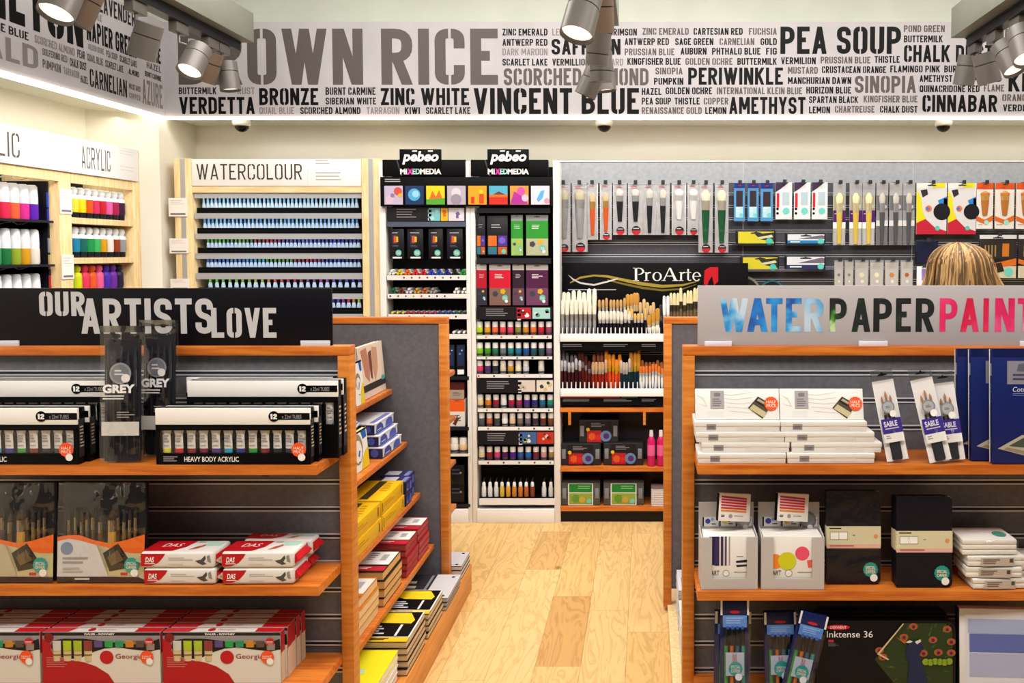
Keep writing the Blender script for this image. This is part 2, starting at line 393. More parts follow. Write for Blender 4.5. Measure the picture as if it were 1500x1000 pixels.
# ------------------------------------------------------------ the bulkhead with colour names
FR = noise_mat('frieze_grey', '989497', '9f9b9e', (1, 1, 1), 4, .55, 2)
TK = mat('050506', .5, spec=.1); TB = mat('4b4441', .5, spec=.2); TG = mat('6c6664', .5, spec=.2); TD = mat('1d1918', .5, spec=.1)
tones = {'K': TK, 'B': TB, 'G': TG, 'D': TD}
BX, BY = -2.835, 5.28
struct('trim_2', M().box(BX, XR, BY+.012, YB, ZB, ZT-.01, CEILM), smooth=False)
struct('trim_3', M().box(XL, BX-.012, -1.5, YB, ZB, ZT-.01, CEILM), smooth=False)
WORDS = '''BROWN 262 531 42 124 B|RICE 559 729 42 124 B|BUTTERMILK 262 317 128 138 D|RUST 348 373 128 138 G|VERDETTA 263 373 142 167 K|BRONZE 380 466 129 154 K
QUAIL BLUE 380 431 157 167 G|BURNT CARMINE 477 550 128 139 D|SIBERIAN WHITE 477 551 143 153 D|SCORCHED ALMOND 440 528 157 167 K|TARRAGON 537 585 157 167 G|KIWI 593 615 157 167 K
SCARLET LAKE 624 689 157 167 D|ZINC WHITE 558 687 129 154 K|VINCENT BLUE 694 936 129 167 K|ZINC EMERALD 736 802 42 52 K|LEMON 809 840 42 52 G|ALIZARIN CRIMSON 848 933 42 52 D
ZINC EMERALD 941 1009 41 51 B|CARTESIAN RED 1016 1088 41 51 K|FUCHSIA 1097 1138 41 51 B|ANTWERP RED 736 802 57 67 D|SAFFRON 808 909 57 80 K|ANTWERP RED 915 980 56 66 D|SAGE GREEN 989 1045 56 66 K
CARNELIAN 1054 1105 56 66 B|GOLD 1114 1138 56 66 K|DARK MAROON 736 802 71 81 G|PRUSSIAN BLUE 915 988 71 81 B|AUBURN 997 1035 70 80 K|PHTHALO BLUE 1043 1114 70 80 K|FIG 1122 1138 70 80 D
SCARLET LAKE 736 802 86 96 K|VERMILLION 809 863 86 96 D|MUSTARD 870 913 86 96 G|KINGFISHER BLUE 919 997 85 95 K|GOLDEN OCHRE 1004 1073 85 95 B|BUTTERMILK 1080 1138 85 95 K|SCORCHED ALMOND 738 950 100 125 B
SINOPIA 960 1000 99 109 B|PUMPKIN 958 1001 114 124 K|PERIWINKLE 1008 1147 99 124 K|HAZEL 940 969 129 139 K|GOLDEN OCHRE 975 1043 128 138 K|INTERNATIONAL KLEIN BLUE 1050 1175 128 138 B|HORIZON BLUE 1181 1247 127 137 K
PEA SOUP 940 983 143 153 K|THISTLE 988 1025 143 153 K|COPPER 1031 1067 143 153 B|RENAISSANCE GOLD 940 1028 157 167 B|LEMON 1033 1064 157 167 K|AMETHYST 1068 1180 142 167 K|PEA SOUP 1143 1320 39 79 K
VERMILION 1144 1195 84 94 K|PRUSSIAN BLUE 1202 1275 83 93 B|THISTLE 1281 1318 82 92 K|MUSTARD 1154 1198 98 108 B|CRUSTACEAN ORANGE 1204 1298 97 107 K|FLAMINGO PINK 1304 1377 96 106 K|BURNT UMBER 1383 1450 96 106 K
MANCHURIAN DAWN 1154 1247 113 123 K|SINOPIA 1252 1342 111 136 B|SPARTAN BLACK 1185 1257 141 151 K|KINGFISHER BLUE 1265 1344 140 150 B|LEMON 1185 1216 156 166 K|CHARTREUSE 1223 1281 155 165 B|CHALK DUST 1289 1344 155 165 K
CINNABAR 1351 1461 139 164 K|POND GREEN 1324 1384 37 47 B|BUTTERMILK 1324 1381 52 62 K|CHALK DUST 1324 1454 66 91 K|AMETHYST 1347 1395 110 120 K|ALMOND 1404 1467 110 120 K|QUINACRIDONE RED 1347 1435 125 135 K
FLAME 1441 1471 124 134 B|KIWI 1477 1540 107 134 K|ORANGE 1468 1510 138 148 B|VERDETTA 1469 1525 153 163 D|VINCENT 1446 1510 42 62 B'''
ft = T('frieze_sign', 'long grey bulkhead sign printed with paint colour names above the back wall fixtures', 'sign', (0, BY, 0))
struct_panel = M().box(BX, XR, 0, .012, ZB, ZT, FR).build('sign_panel', ft)
lm = M()
for wd in WORDS.replace('\n', '|').split('|'):
    p = wd.rsplit(' ', 5); a, b = W(float(p[1]), float(p[4]), BY), W(float(p[2]), float(p[3]), BY)
    lm.frame((a.x, 0, a.z), (1, 0, 0), (0, 0, 1), b.x-a.x, b.z-a.z)
    lm.text(p[0], 0, 1, 1, 0, tones[p[5]], wt=.15 if p[5] == 'G' else .175)
lm.build('lettering', ft, smooth=False)
# the same sign along the left wall
LW = [('MILTON', 3.76, 4.53, 2.63, 2.93, 'K'), ('INDANTHRENE BLUE', 3.62, 4.13, 2.573, 2.61, 'D'), ('EMERALD', 3.35, 4.19, 2.452, 2.556, 'G'), ('SCORCHED ALMOND', 4.17, 4.46, 2.575, 2.612, 'G'),
      ('SOLFERINO RED', 4.22, 4.4, 2.53, 2.562, 'B'), ('PUMPKIN', 4.22, 4.35, 2.47, 2.51, 'B'), ('PEAR', 4.48, 4.54, 2.575, 2.615, 'D'), ('QUAIL BLUE', 4.56, 4.69, 2.575, 2.612, 'B'), ('SCARLET LAKE', 4.71, 4.87, 2.575, 2.612, 'D'),
      ('CHALK DUST', 4.42, 4.55, 2.52, 2.56, 'D'), ('TARRAGON', 4.37, 4.49, 2.47, 2.505, 'G'), ('HAZEL', 4.5, 4.56, 2.455, 2.49, 'D'), ('CARNELIAN', 4.575, 4.9, 2.447, 2.54, 'D'),
      ('NAPIER GREEN', 4.56, 5.0, 2.68, 2.785, 'K'), ('LAVENDER', 4.67, 5.0, 2.85, 2.94, 'D'), ('PRUSSIAN BLUE', 4.56, 4.69, 2.8, 2.835, 'G'), ('GOLDEN OCHRE', 4.57, 4.7, 2.635, 2.665, 'G'), ('PEA SOUP', 4.72, 4.82, 2.63, 2.665, 'B'),
      ('SCARLET LAKE', 4.84, 5.0, 2.63, 2.665, 'D'), ('LIME', 5.12, 5.25, 2.7, 2.79, 'K'), ('SAGE GREEN', 5.08, 5.24, 2.8, 2.84, 'B'), ('HAZEL', 5.1, 5.25, 2.65, 2.685, 'B'), ('BURNT CARMINE', 5.08, 5.25, 2.6, 2.63, 'D'),
      ('ALMOND', 4.92, 5.02, 2.58, 2.61, 'D'), ('MUSTARD', 4.92, 5.03, 2.5, 2.53, 'B'), ('COPPER', 4.92, 5.03, 2.45, 2.48, 'G'), ('AZURE', 5.05, 5.26, 2.442, 2.58, 'G'),
      ('SAFFRON', 2.7, 3.3, 2.46, 2.55, 'K'), ('CHALK DUST', 2.3, 3.35, 2.57, 2.61, 'B')]
f2 = T('frieze_sign', 'grey bulkhead sign of paint colour names along the side wall over the acrylic racks', 'sign', (BX, 0, 0))
M().box(-.012, 0, -1.5, BY, ZB, ZT, FR).build('sign_panel', f2)
lm = M()
for t, y0, y1, z0, z1, c in LW:
    lm.frame((0, y0, z0), (0, 1, 0), (0, 0, 1), y1-y0, z1-z0); lm.text(t, 0, 1, 1, 0, tones[c], wt=.19 if c == 'K' else .16)
lm.build('lettering', f2, smooth=False)
# led strips under both bulkheads
LED = mat('fff6e2', .5, 0, 5.0)
tag(M().box(BX, XR, -.012, .02, 0, .013, LED).build('led_strip', loc=(0, BY, ZB-.0145)), 'glowing warm white light strip under the back wall colour name sign', 'light strip')
tag(M().box(-.045, .012, -1.5, BY-.02, 0, .014, LED).build('led_strip', loc=(BX, 0, ZB-.0155)), 'glowing white light strip under the side wall colour name sign', 'light strip')
area('strip_glow', (.9, BY+.16, ZB-.03), (6.8, .12), 7, (0, 0, 0), (1, .93, .82))
area('strip_glow', (BX-.12, 2.6, ZB-.03), (.12, 5.0), 6, (0, 0, 0), (1, .93, .8))

# dome cameras under the bulkhead
for px, side in ((354, 'above the watercolour rack'), (885, 'above the slatwall beside the paint stands'), (1382, 'above the yellow and black hanging packs')):
    p = W(px, 178, BY+.1)
    c = T('security_camera', 'small dark dome security camera with white ring '+side, 'camera', (p.x, BY+.1, ZB-.004))
    M().lathe([(.052, 0), (.055, -.012), (.05, -.03), (.042, -.036)], WHITE, 20).build('mounting_ring', c)
    M().lathe([(.041, -.034), (.038, -.05), (.026, -.064), (.01, -.071), (.001, -.072)], mat('17120f', .12), 20).build('dome', c)

# ------------------------------------------------------------ the lighting tracks
RAFT = noise_mat('raft_grey', '75786e', '7d8076', (1, 1, 1), 3, .55, 2); TRK = mat('17141c', .4)
SPG = mat('625d59', .42, .2); SPB = mat('665548', .45, .2); LENS = mat('fff4e6', .4, 0, 1.1)
def track(x0, x1, tx, y1, label):
    t = T('lighting_track', label, 'track', (x0, y1, 2.72))
    M().box(0, x1-x0, -4.2, 0, 0, .155, RAFT, .002).build('raft_beam', t)
    m = M(); m.box(tx-.03, tx+.03, -4.2, -.03, -.05, 0, TRK); m.box(tx-.036, tx+.036, -4.2, -.03, -.012, -.005, TRK); m.build('rail', t)
    for y in (-.25, -1.9): M().rod(((x1-x0)/2, y, .155), ((x1-x0)/2, y, .88), .004, TRK, n=6).build('hanger', t)
track(-2.21, -2.09, .03, 4.8, 'grey suspended lighting beam with black track beside the side wall sign')
track(1.6, 1.75, .1, 4.7, 'grey suspended lighting beam with black track over the water paper paint shelves')
track(-.25, -.13, .06, 4.45, 'grey suspended lighting beam with black track over the middle of the aisle')
def spot(px, py, d, dx, dy, dz, tx, body, label, L=.15, r=.056, watt=30, fan=75):
    c = W(px, py, d); a = Vector((dx, dy, dz)).normalized()
    t = T('track_spotlight', label, 'spotlight', (c.x, c.y, c.z))
    top, bot = a*(-L/2), a*(L/2)
    m = M(); m.rod(top, top+a*L*.34, r*.98, body, n=24); m.rod(top+a*L*.37, bot, r, body, r*1.02, 24, cap=False)
    m.rod(bot, top+a*L*.8, r*.99, mat('55504c', .5), r*.9, 24, cap=False)
    m.build('lamp_head', t)
    M().rod(top+a*L*.335, top+a*L*.375, r*.93, TRK, n=24).build('cooling_ring', t)
    M().rod(top+a*L*.86, top+a*L*.9, r*.93, LENS, n=24).build('lens', t)
    if a.z < 0 and watt:                                # the lamp's own light
        l = bpy.data.lights.new('spot_beam', 'SPOT'); l.energy = watt; l.spot_size = math.radians(fan); l.spot_blend = .8; l.shadow_soft_size = .05; l.color = (1, .96, .9)
        q = bpy.data.objects.new('spot_beam', l); COL.objects.link(q); q.parent = t; q.location = bot+a*.01; q.rotation_euler = a.to_track_quat('-Z', 'Y').to_euler()
    up = Vector((tx-c.x, 0, 2.672-c.z))
    M().tube([top*.9, Vector((tx-c.x, 0, up.z-.09)), up], .008, SPG, 8).build('stem', t)
    M().box(up.x-.02, up.x+.02, -.055, .055, up.z-.05, up.z, SPG, .003).build('adapter', t)
TL = -2.18
spot(93, -5, 3.31, -.1, -.5, -1, TL, SPG, 'grey spotlight with glowing face, first in the row on the side wall track', .17, .062)
spot(122, 8, 3.46, -.42, -.1, -1, TL, SPB, 'brown-grey spotlight tucked behind the first one on the side wall track', .16, watt=20, fan=125)
spot(213, 60, 3.85, -.36, .1, -1, TL, SPG, 'grey spotlight hanging alone in front of the words napier green', watt=20, fan=125)
spot(285, 88, 4.2, -.12, -.55, -.9, TL, SPG, 'grey spotlight with glowing face over the letter B of brown')
spot(305, 98, 4.5, -.4, .1, -1, TL, SPB, 'brown-grey spotlight overlapping the one over the letter B of brown', watt=20, fan=125)
spot(335, 112, 4.62, .12, .0, -1, TL, SPG, 'small grey spotlight at the far end of the side wall track', .145, .05)
TM = -.19
spot(852, 22, 3.2, -.22, -.35, -1, TM, SPG, 'large grey spotlight with lit rim, first on the middle track', .17, .06)
spot(878, 18, 3.5, .0, .3, -1, TM, SPB, 'upright grey spotlight behind the first one on the middle track')
spot(876, 72, 3.75, .1, -.2, 1, TM, SPG, 'grey spotlight aimed at the ceiling over the word saffron', .13, .05)
spot(880, 98, 3.95, .0, -.1, 1, TM, SPG, 'grey spotlight aimed upward below the word vermillion', .13, .05)
spot(865, 121, 4.15, -.45, .1, -1, TM, SPG, 'grey spotlight tilted away from the aisle above the letters of vincent blue', .13, .05)
spot(886, 113, 4.5, .12, .0, -1, TM, SPG, 'last grey spotlight at the end of the middle track', .14, .05)
TR = 1.7
spot(1415, 103, 4.63, -.1, .2, -1, TR, SPG, 'last grey spotlight at the far end of the track over water paper paint', .15, .052)
spot(1445, 100, 4.37, .3, .1, -1, TR, SPG, 'grey spotlight second from the far end of the track over water paper paint')
spot(1478, 84, 4.1, .3, -.5, -1, TR, SPG, 'grey spotlight with glowing face, third from the far end over water paper paint')
spot(1500, 66, 3.9, .05, -.5, -1, TR, SPG, 'large grey spotlight with glowing face nearest on the track over water paper paint', .16, .06)

# ============================================================ the two gondolas
def grooves(m, a, b, axis, off, z):
    """an aluminium slot of the slatwall: two thin lips with a dark gap"""
    for dz, hh, mm in ((-.0075, .0038, ALU), (.0045, .0038, ALU), (-.0035, .008, mat('26242b', .6))):
        o = .0025 if mm is ALU else .0008
        if axis == 'x': m.box(a, b, off-o, off, z+dz, z+dz+hh, mm)
        elif axis == 'l': m.box(off-o, off, a, b, z+dz, z+dz+hh, mm)
        else: m.box(off, off+o, a, b, z+dz, z+dz+hh, mm)
ZG = Z(546, 2.65); ZTOP = Z(507, 2.63); ZFAR = Z(464.5, 3.9)
ZS = [Z(682, 2.45), Z(859, 2.45), Z(955, 2.65)]          # front shelves of the nearer gondola end
ZSR = [Z(681, 2.45), Z(866, 2.45), Z(985, 2.65)]
def gondola(sgn, xe, xfar, zs, cut, label):
    """sgn +1: stands to the right of the aisle. xe: aisle-side edge; everything in metres"""
    far_out = xe+sgn*2.1
    t = T('display_gondola', label, 'shelving', (xe, 2.63, 0))
    def lx(x): return x-xe
    A, B = sorted((lx(xe), lx(far_out)))
    m = M(); m.box(A+.03, B-.03, .02, .05, .1, ZTOP-.03, SLATE)
    m.build('end_panel', t)
    gm = M()
    for k in range(16):
        z = ZG-.0826*k
        if z > .12: grooves(gm, A+.038, B-.04, 'x', .02, z)
    gm.build('groove_strip', t)
    fw = .036
    p = M(); e0, e1 = (A, A+fw) if sgn > 0 else (B-fw, B); p.box(e0, e1, 0, .055, 0, ZTOP-.028, WOOD, .002)
    p.box(A, B, 0, .055, ZTOP-.028, ZTOP, WOODX, .002); p.build('wood_frame', t)
    for z in zs:                                        # end shelves with a mitred corner
        s = M(); y0 = 2.45-2.63
        c = lx(cut)
        pts = [(c, y0), (lx(far_out), y0), (lx(far_out), .018), (c, .018)]
        if sgn < 0: pts = pts[::-1]
        s.hprism(pts, z-.026, z, WOODX); s.build('shelf', t, smooth=False)
        M().box(c+sgn*.18-.01, c+sgn*.18+.01, -.1, .018, z-.05, z-.027, mat('3a3840', .4, .5)).build('shelf_bracket', t)
    # spine and far divider
    M().box(min(lx(xe+sgn*.56), lx(xe+sgn*.6)), max(lx(xe+sgn*.56), lx(xe+sgn*.6)), .05, 1.95, .1, ZTOP-.05, SLATE_D).build('spine_panel', t)
    a, b = sorted((lx(xfar), lx(xfar+sgn*1.25)))
    d = M(); d.box(a+.012, b-.012, 1.275, 1.305, .1, ZFAR-.02, SLATE); d.build('divider_panel', t)
    f = M(); g0, g1 = (a, a+.036) if sgn > 0 else (b-.036, b)
    f.box(g0, g1, 1.265, 1.315, .02, ZFAR-.028, WOOD, .002); f.box(a, b, 1.265, 1.315, ZFAR-.028, ZFAR, WOODX, .002); f.build('divider_frame', t)
    outs = [(1.0, -1.116), (.766, -1.053), (.538, -.996), (.307, -.939)]
    for z, xo in outs:
        o = xo if sgn < 0 else xe+(-.874-xo)
        i = xe+sgn*.56
        q = M(); c0, c1 = sorted((lx(o), lx(i))); q.box(c0, c1, .056, 1.264, z-.022, z, WOODX, .0015); q.build('side_shelf', t)
        o2 = -.975 if sgn < 0 else o
        q = M(); c0, c1 = sorted((lx(o2), lx(i))); q.box(c0, c1, 1.317, 1.9, z-.022, z, WOODX, .0015); q.build('side_shelf', t)
    bo = -.825 if sgn < 0 else .1; bh, bmat = (.125, WOODB) if sgn < 0 else (.03, PINE)  # farther base: brightness of lit wood put into its pale colour
    q = M(); c0, c1 = sorted((lx(bo), lx(xe+sgn*.56))); q.box(c0, c1, .056, 1.525, 0, bh, bmat, .002); q.build('base', t)
    return t
gondola(-1, X(513, 2.63), X(656, 3.9), ZS, X(464, 2.45, 690), 'wood framed grey shelving island standing under the our artists love sign')
gondola(1, X(1000, 2.63), X(972, 3.9), ZSR, X(1022, 2.45, 690), 'wood framed grey shelving island standing under the water paper paint sign')

# ------------------------------------------------------------ header signs on the gondolas
SIGNB = mat('0a0810', .38, spec=.2); LETW = mat('b9b7ba', .5)
loc, wd, hh = span(-330, 422, 483, 505, 2.62)
s = T('header_sign', 'black board reading our artists love standing on top of the shelving island', 'sign', (loc.x, 2.612+.03, ZTOP))
hh = Z(422, 2.64)-ZTOP
M().box(-wd/2, wd/2, 0, .008, .001, hh, SIGNB, .001).build('sign_board', s)
m = M().front(wd, hh, (-330, 422, 483, 507))
m.text('OUR', 52, 427, 119, 463, LETW, wt=.19); m.text('ARTISTS', 113, 437, 308, 489, LETW, wt=.17); m.text('LOVE', 305, 451, 401, 495, LETW, wt=.18)
m.build('lettering', s, smooth=False)
for a, b in ((-20, 21), (437, 480)):
    c = M().front(wd, hh, (-330, 422, 483, 507)); p0, p1 = c.pt(a, 507, 0), c.pt(b, 499, 0)
    M().box(p0.x, p1.x, -.006, .016, -.0005, p1.z, mat('c9c6cf', .2), .001).build('sign_clip', s)
SIGNG = mat('aaa5a8', .45)
wcol = {}
def wash(name, stops, sc=7):
    m, nt, b = nodes(name); tc = nt.nodes.new('ShaderNodeTexCoord'); n = nt.nodes.new('ShaderNodeTexNoise')
    n.inputs['Scale'].default_value = sc; n.inputs['Detail'].default_value = 3; r = nt.nodes.new('ShaderNodeValToRGB'); e = r.color_ramp.elements
    e[0].position, e[0].color = stops[0][0], lin(stops[0][1]); e[1].position, e[1].color = stops[-1][0], lin(stops[-1][1])
    for p, c in stops[1:-1]: q = e.new(p); q.color = lin(c)
    nt.links.new(tc.outputs['Object'], n.inputs['Vector']); nt.links.new(n.outputs['Fac'], r.inputs[0]); nt.links.new(r.outputs[0], b.inputs['Base Color'])
    b.inputs['Roughness'].default_value = .5; return m
W1 = wash('blue_wash', [(.34, '1a1f5a'), (.42, '1d57a8'), (.5, '2f8fd0'), (.58, '86b9dc'), (.66, 'b9cddd')], 11)
W1a = wash('blue_wash_strong', [(.35, '15398c'), (.5, '1f6fc0'), (.6, '2b93d6'), (.7, '3fa6de')], 9)
W1b = wash('blue_wash_pale', [(.35, '1f63a8'), (.5, '5b9fd0'), (.6, '93bcdb'), (.7, 'b7c9da')], 9)
W2 = wash('green_wash', [(.35, '0d1216'), (.55, '10211a'), (.6, '1e5a20'), (.64, '5f9a3c'), (.7, 'b9cfa0')], 12)
W2b = wash('black_wash', [(.35, '0c0d12'), (.6, '10181a'), (.68, '1d4a1e')], 10)
W3 = wash('pink_wash', [(.35, 'c9145a'), (.5, 'd8285f'), (.6, 'e0487f'), (.7, 'e48bb0')], 9)
W3b = wash('red_wash', [(.35, 'c20f3c'), (.6, 'd31a4a'), (.7, 'd83a6a')], 9)
loc, wd, hh = span(1022, 418, 1640, 502, 2.64)
hh = Z(418, 2.64)-ZTOP
s = T('header_sign', 'pale grey board reading water paper paint standing on top of the shelving island', 'sign', (loc.x, 2.642, ZTOP))
M().box(-wd/2, wd/2, 0, .008, .001, hh, SIGNG, .001).build('sign_board', s)
rc = (1022, 418, 1640, 504); m = M().front(wd, hh, rc)
for t, a, b, mt in (('W', 1054, 1096, W1), ('A', 1094, 1125, W1a), ('T', 1122, 1146, W1a), ('E', 1151, 1174, W1), ('R', 1178, 1206, W1b), ('P', 1215, 1240, W2), ('A', 1247, 1275, W2), ('P', 1279, 1306, W2b), ('E', 1312, 1334, W2), ('R', 1341, 1368, W2b),
                    ('P', 1376, 1402, W3), ('A', 1406, 1434, W3b), ('I', 1440, 1448, W3b), ('N', 1457, 1486, W3), ('T', 1490, 1514, W3)):
    m.text(t, a, 436, b, 484, mt, wt=.17)
m.build('lettering', s, smooth=False)
for a, b in ((1032, 1072), (1258, 1300), (1494, 1536)):
    c = M().front(wd, hh, rc); p0, p1 = c.pt(a, 504, 0), c.pt(b, 497, 0)
    M().box(p0.x, p1.x, -.006, .016, -.0005, p1.z, mat('d6d2dc', .2), .001).build('sign_clip', s)
p = W(1209, 418, 2.72)
tag(M().box(-.06, .06, 0, .004, 0, .13, WHITE).build('shelf_card', loc=(p.x, 2.7, ZTOP-.03-.035+.0), rot=(0, math.radians(2.5), 0)), 'plain white card poking up behind the water paper paint board', 'card')
# ============================================================ nearer island: front end shelves
def stickers(m, a, b, r, col=ORANGE_ST, L=4, txt=('HALF', 'PRICE'), small=True):
    m.disc(a, b, r, col, L, 28, .07)
    for i, t in enumerate(txt):
        if t in ('HALF', 'PRICE', 'SPECIAL', 'OFFER'): m.type(t, a-r*.66, b-r*.42+i*r*.5, a+r*.66, b-r*.02+i*r*.5, mat('f3d9c8', .5), L+1, bold=.01)
    if small: m.disc(a+r*.42, b+r*1.02, r*.5, WHITE, L+2, 18)
DZ1, DZ2, DZ3 = [z+.0012 for z in ZS]
# ---- boxed sets of twelve acrylic tubes
TUBEC = ['d8cf3a', 'c8202c', '8c1c26', '7c1e3a', '4a2f8a', '1f9fc4', '28338a', '2f9a3c', '7c2a1e', '2a2830', '3a3a40', 'b9b7b4']
def acrylic_box(label, x, y, z, w=.432, h=.158, t=.034, tall=0, st=True):
    o = T('acrylic_set_box', label, 'paint set', (x, y, z), 'twelve tube acrylic boxes')
    H = h+tall; rc = (229, 600, 458, 683)
    m = M(); m.box(-w/2, w/2, .009, t, 0, H, BLACK, .001)
    m.box(-w/2, w/2, 0, .009, H-.046, H, WHITE, .0008); m.box(-w/2, w/2, 0, .009, H-.062, H-.046, BLACK)
    m.box(-w/2, w/2, 0, .009, 0, .03+tall, BLACK); m.box(-w/2, -w/2+.012, 0, .009, .03+tall, H-.06, BLACK); m.box(w/2-.012, w/2, 0, .009, .03+tall, H-.06, BLACK)
    m.front(w, h, rc, z=tall)
    m.rect(409, 607, 458, 617, BLACK); m.disc(405, 612, 8, BLACK, 2, 20)
    m.text('12', 400, 608, 410, 616, WHITE, 4, wt=.24)
    m.type('x 22ml TUBES', 417, 609.5, 446, 615, mat('9d9aa0', .5), 2)
    m.type('HEAVY BODY ACRYLIC', 271, 671.5, 352, 679, WHITE, 2, bold=.012)
    m.lines(240, 671, 264, 680, 3, mat('8a888c', .5), 2)
    if st: stickers(m, 441, 661, 11)
    m.frame((w/2, 0, 0), (0, 1, 0), (0, 0, 1), t, H); m.rect(.1, .8, .8, .12, mat('2c2a30', .5)); m.lines(.25, .3, .75, .7, 7, mat('b8a48c', .6), 2)
    m.build('carton', o)
    for i, c in enumerate(TUBEC):
        tx = -w/2+.026+i*(w-.052)/11; k = M()
        zb, zt = tall+.0315, H-.064
        k.lathe([(.0135, zb), (.0138, zb+.012)], mat(c, .4), 12, (tx, .012, 0), .42)
        k.lathe([(.0138, zb+.012), (.0132, zt-.012), (.0155, zt)], mat('d9d6d4', .4), 12, (tx, .012, 0), .42)
        k.front(w, h, rc, .0055, tall); c0 = 229+(tx+w/2)/w*229
        k.lines(c0-5, 640, c0+5, 652, 3, mat('8f8c90', .5), 1); k.rect(c0-5, 655, c0+4, 656, mat('8f8c90', .5), 1)
        k.build('paint_tube', o)
    M().box(-w/2+.013, w/2-.013, .001, .0015, tall+.031, H-.063, FILM).build('window_film', o)
    return o
# rows behind one another on the upper shelf
def place_acrylic(px0, px1, word):
    a, b = X(px0, 2.47, 660), X(px1, 2.47, 660); xc = (a+b)/2
    ws = ('front box of the %s with twelve tubes', 'second box from the front in the %s', 'raised third box in the %s', 'fourth box in the %s', 'rearmost box of the %s')
    r = acrylic_box('acrylic paint set, '+ws[0] % word, xc, 2.462, DZ1, st=True)
    dup(r, (xc+.009, 2.4985, DZ1), 'acrylic paint set, '+ws[1] % word)
    q = acrylic_box('acrylic paint set, '+ws[2] % word, xc+.052, 2.538, DZ1, tall=.066, st=False)
    dup(q, (xc+.055, 2.5745, DZ1), 'acrylic paint set, '+ws[3] % word)
    dup(q, (xc+.012, 2.611, DZ1), 'acrylic paint set, '+ws[4] % word)
place_acrylic(229, 458, 'stack beside the wooden end post')
place_acrylic(-110, 119, 'stack cut by the photo edge')

# ---- tall clear pouches of grey brushes
BRISTLE_G = mat('5a5860', .6)
def brush(parent, x, y, z0, z1, r, hc, fc='b8b6ba', bc='3a3538', br=.3, fr=.12, taper=.55):
    h = z1-z0; m = M(); n = 8
    m.lathe([(r*taper, 0), (r, h*.35), (r*.95, h*(1-br-fr))], mat(hc, .3), n, (x, y, z0)); m.build('handle', parent)
    M().lathe([(r*.96, h*(1-br-fr)), (r*1.02, h*(1-br))], mat(fc, .25, .9), n, (x, y, z0)).build('ferrule', parent)
    M().lathe([(r*1.0, h*(1-br)), (r*1.12, h*(1-br*.55)), (r*.25, h)], mat(bc, .7), n, (x, y, z0)).build('bristles', parent)
def grey_pouch(label, px0, px1, d, rot):
    loc, w, h = span(px0, 476, px1, 676, d)
    o = T('brush_pouch', label, 'brush pack', (loc.x, d, DZ1), 'tall grey brush pouches', rot)
    rc = (0, 476, 100, 676); m = M().box(-w/2+.006, w/2-.006, .012, .016, .004, h*.9, mat('1b1a22', .5))
    m.front(w-.012, h, rc, .012); m.lines(10, 520, 90, 560, 5, mat('2e2d38', .5), 1, .7)
    m.build('backing_card', o)
    for i in range(5):
        bx = -w*.34+i*w*.17
        brush(o, bx, .006, .02, h*.84-.012*(i % 2), .0045, '15141b', '70727c', '23222a', .2, .16)
    k = M().box(-w/2+.004, w/2-.004, -.0005, .001, h*.2, h*.3, mat('c9c5c0', .5)); k.front(w, h, rc, -.0005)
    k.build('label_band', o); k = M().front(w, h, rc, -.0005)
    k.type('GREY', 8, 561, 88, 574, mat('e8e6e8', .5), 6, bold=.05)
    k.lines(8, 577, 88, 585, 2, mat('d8d6d8', .5), 6); k.build('lettering', o); k = M().front(w, h, rc, -.0005); k.lines(12, 600, 30, 610, 1, INK, 2); k.lines(42, 601, 90, 612, 3, GREYTXT, 2)
    k.build('small_print', o)
    s = M().front(w, h, rc, -.004); s.disc(52, 545, 27, mat('9b9da6', .35, .4), 1, 24); s.disc(52, 545, 22, mat('7c7e88', .4, .3), 2, 24)
    s.lines(38, 540, 66, 550, 2, mat('c8cad0', .4), 3); s.disc(66, 552, 11, mat('dedcde', .5), 4, 14); s.build('sticker', o)
    p = M(); n = 14; vs = []; fs = []
    for j in range(n+1):
        v = j/n
        for i in range(7):
            u = i/6; b = math.sin(PI*u)*.012*(1-v**3)+.003*math.sin(7*v+5*u)
            vs.append((-w/2+u*w, -b-.001, .001+v*h))
    for j in range(n):
        for i in range(6): q = j*7+i; fs.append((q, q+1, q+8, q+7))
    p.add(vs, fs, FILM2); p.box(-w/2, w/2, .0165, .0175, 0, h, clear_plastic('pouch_back', .04, 'ffffff', .3)); p.build('pouch', o)
    M().front(w, h, rc).box(-w/2, w/2, -.003, .019, h*.955, h, clear_plastic('pouch_top', .3, 'b9b7b0', .6, .12)).build('pouch_header', o); rest(o, DZ1)
grey_pouch('clear pouch of dark grey handled brushes beside the boxes cut by the photo edge', 147, 205, 2.47, (math.radians(-3), 0, math.radians(2)))
grey_pouch('clear pouch of dark grey handled brushes touching the acrylic boxes with twelve tubes', 203, 256, 2.542, (math.radians(-3), 0, math.radians(-2)))

